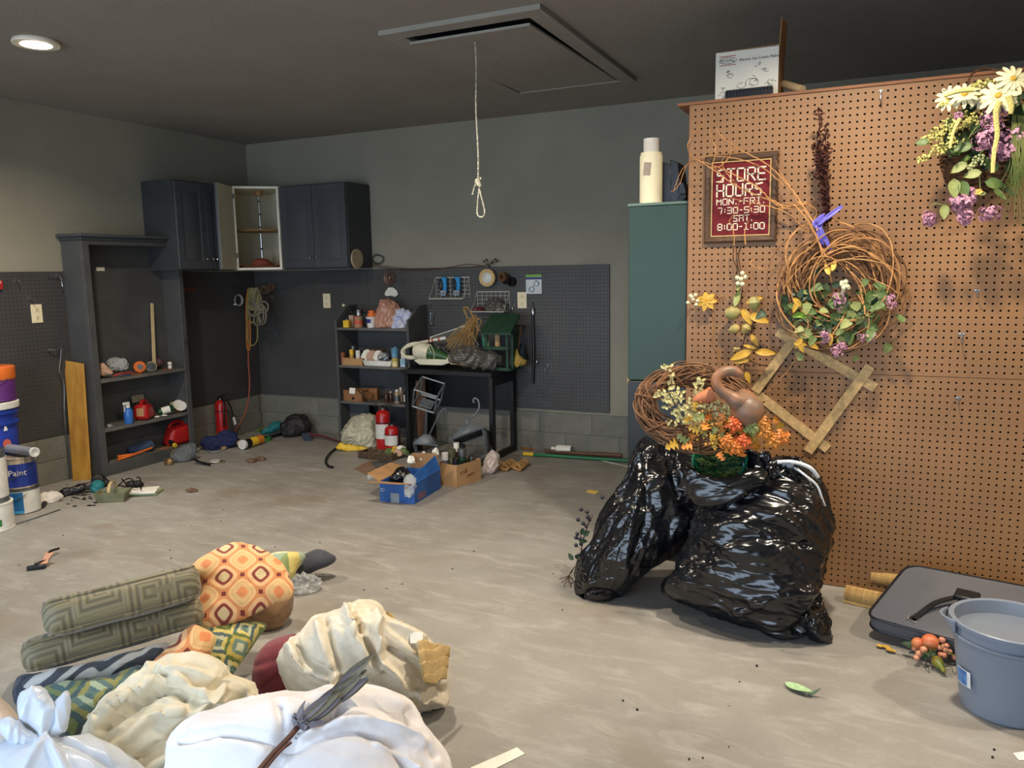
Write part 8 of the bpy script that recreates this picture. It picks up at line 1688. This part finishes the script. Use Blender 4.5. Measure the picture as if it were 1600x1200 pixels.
cw = Vector(((X0 + X1) / 2 + .03, ya - .05, zb_ + .03)); lump('grey clear plastic clump in the right wire basket', 'wrap', 'plastic_wrap', mat('grey_clear_bag', (128, 124, 116), .18), [(762, 490), (758, 476), (766, 468), (780, 468), (792, 476), (798, 487), (790, 494), (772, 493)], cw, .035, zmin=zb_ + .006, k=.1, wr=((.012, 30, None, 1),), nr=20)
lump('dark red foil bits in the left of the right wire basket', 'foil', 'foil_bits', col('dark_red_foil', (100, 40, 44), .3), [(738, 488), (740, 482), (752, 480), (758, 486), (752, 491), (742, 491)], Vector((X0 + .03, ya - .05, zb_ + .02)), .018, zmin=zb_ + .006, k=.1)
def disc(T, r, th, n=36): return MB(T).lathe([(0, 0), (r * .94, 0), (r, th * .3), (r, th * .7), (r * .94, th), (0, th)], n)
T = wallT(PY(762, 434, YW - .03), 'back'); o = thing('round_wall_dish', 'round white dish in a tan wooden ring above the right wire basket', 'dish', T.translation)  # plain round plate on the wall, gives no light
MB(T).lathe([(.046, 0), (.062, 0), (.066, .01), (.062, .018), (.046, .016)], 36).build('wood_ring', M_tan, o); MB(T).lathe([(0, .024), (.03, .022), (.046, .012), (.046, .004), (0, .004)], 32).build('white_dish', col('pearl', (206, 206, 196), .3), o); MB(T).lathe([(0, -.028), (.03, -.028), (.03, .002), (0, .002)], 18).build('back_block', M_brn, o)
b = MB()
for pth in ([(764, 418), (758, 410), (756, 408)], [(764, 418), (768, 409), (774, 405)], [(764, 416), (762, 408), (760, 405)], [(768, 410), (776, 408)]): b.tube(catmull([PY(x, y, YW - .02) for x, y in pth], 8), .0025, 5)
for (x, y) in ((756, 408), (774, 405), (760, 406), (777, 408), (769, 411)): b.ball(PY(x, y, YW - .022), .008, n=5)
b.build('dried_sprig', M_dark, o, kind='stuff')
for k, (x, y, dy, mt) in enumerate(((785, 433, .05, M_brn), (791, 437, .03, M_blk), (799, 440, .012, M_blk))): p = PY(x, y, YW - dy); TT_ = Matrix.Translation(p) @ basis((-.3, -1, .05)).to_4x4(); MB(TT_).lathe([(.016, -.018), (.034, -.018), (.034, .010), (.016, .010), (.016, -.018)], 24).thing('tape_roll', mt, ['frontmost dark brown tape roll beside the round white dish', 'middle black tape roll right of the round white dish', 'rearmost black tape roll right of the round white dish'][k], 'tape', 'dark tape rolls on the wall')
a_, c_ = PY(822, 429, YW), PY(847, 459, YW); o = thing('printed_card', 'white product card with two silver rings under a green header', 'card', ((a_.x + c_.x) / 2, YW - .004, c_.z)); MB().bb(a_.x, YW - .006, c_.z, c_.x, YW - .002, a_.z).build('card', col('card_white', (206, 212, 214), .4), o)
hh_ = a_.z - c_.z; MB().bb(a_.x, YW - .0066, a_.z - hh_ * .13, c_.x, YW - .0061, a_.z).build('header_strip', col('lime', (116, 168, 60), .4), o, label='green header'); MB().bb(a_.x, YW - .0066, a_.z - hh_ * .26, c_.x, YW - .0061, a_.z - hh_ * .14).build('header_strip', col('navy_print', (40, 44, 110), .4), o, label='navy header')
for (fx, fz) in ((.66, .52), (.36, .24)): MB().tube([(a_.x + (c_.x - a_.x) * fx + .018 * math.cos(q), YW - .009, c_.z + hh_ * fz + .017 * math.sin(q)) for q in [i * 2 * pi / 20 for i in range(20)]], .006, 6, closed=True).build('silver_ring', M_chrome, o)
# long wrench
o = thing('long_wrench', 'long black handled wrench hanging on the pegboard right of the outlet', 'wrench', PY(834, 600, YW - .01)); MB().tube([PY(832, 490, YW - .014), PY(834, 545, YW - .014), PY(833, 600, YW - .014)], [.010, .012, .008], 8).build('handle', M_blk, o)
MB().tube([PY(832, 478, YW - .012), PY(832, 484, YW - .018), PY(833, 492, YW - .016)], [.006, .014, .010], 8).build('jaw', M_chrome, o); MB().tube(catmull([PY(832, 562, YW - .02), PY(838, 563, YW - .03), PY(838, 568, YW - .03), PY(831, 570, YW - .018)], 14), .004, 6).build('clip', M_chrome, o); MB().tube([PY(832, 472, YW + .0), PY(832, 476, YW - .02)], .004, 6).build('hanger', M_steel, o)
for k, (x, y) in enumerate(((631, 434), (670, 434), (856, 571), (673, 476), (805, 476))): hook(['small hook on the pegboard above the shelf unit', 'small hook just left of the left wire basket', 'small hook on the pegboard right of the long wrench', 'small hook under the left wire basket', 'long thin hook left of the outlet and right of the right wire basket'][k], PY(x, y, YW), (0, -1, 0), .03)
tubething('silver S shaped wire hanging below the left wire basket', 'hook', 'wire_hanger', [PY(680, 488, YW - .004), PY(676, 500, YW - .012), PY(677, 508, YW - .016), PY(673, 504, YW - .01), PY(673, 488, YW - .004)], .003, M_chrome)
# disc on the cabinet side, twig ring, string, copper wheel
p = Vector((cx1 + .012, 5.12, PY(565, 404, 5.12).z)); p.x = cx1 + .002; TT_ = Matrix.Translation(p) @ basis((1, -.02, 0)).to_4x4(); pd = PY(565, 404, 4.99); TT_ = Matrix.Translation(Vector((cx1 + .003, 5.03, pd.z))) @ basis((1, 0, 0)).to_4x4(); disc(TT_, .075, .014).thing('round_disc', col('birch_disc', (186, 164, 136), .55), 'round pale wooden disc hung on the right side of the wall cabinet', 'disc')
o = thing('twig_ring', 'small twig ring above the string left of the copper wheel', 'twigs', PY(590, 415, YW - .012)); r_ = random.Random(61); b = MB()
for k in range(9): a0 = r_.uniform(0, 6); b.tube([PY(590 + (9 + r_.uniform(-2, 2)) * math.cos(a0 + q * .4), 405 + (7 + r_.uniform(-2, 2)) * math.sin(a0 + q * .4), YB - .015) for q in range(r_.randint(6, 14))], .002, 4)
b.build('twigs', M_galv, o, kind='stuff')
for k, pts in enumerate(([(572, 412), (600, 416), (640, 420), (690, 419), (740, 417), (762, 414)], [(580, 416), (620, 421), (660, 422), (700, 418), (730, 413), (756, 416)])): tubething(['brown string strung along the top edge of the back pegboard', 'second brown string sagging along the back pegboard top'][k], 'string', 'string', [PY(x, y, YW - .008 - .004 * k) for x, y in pts], .0028, M_vined, k=40)
T = wallT(PY(609, 434, YW - .014), 'back'); o = thing('copper_wheel', 'coppery wire wheel with a shell hanging above the shelf unit', 'wheel', T.translation); M_cop = col('copper', (150, 112, 92), .4, metal=.6)
for rr in (.050, .034): MB(T).tube([(rr * math.cos(a), rr * math.sin(a), 0) for a in [i * 2 * pi / 30 for i in range(30)]], .0035, 5, closed=True).build('ring', M_cop, o)
for k in range(4): MB(T).tube([(0, 0, 0), (.05 * math.cos(k * pi / 2 + .4), .05 * math.sin(k * pi / 2 + .4), 0)], .003, 5).build('spoke', M_cop, o)
MB(T).lathe([(0, -.006), (.014, -.006), (.014, .008), (0, .01)], 14).build('hub', M_cop, o); MB().tube([PY(609, 437, YW - .014), PY(608, 452, YW - .012)], .003, 5).build('pendant_wire', M_cop, o)
b = MB(); q = [PY(x, y, YW - .008) for x, y in ((602, 461), (603, 456), (608, 449), (615, 449), (621, 454), (623, 460), (619, 464), (611, 462), (606, 463))]; b.prism(q, (0, -.012, 0)); b.build('shell', M_white, o, bevel=.003, recalc=True, label='white shell like piece')
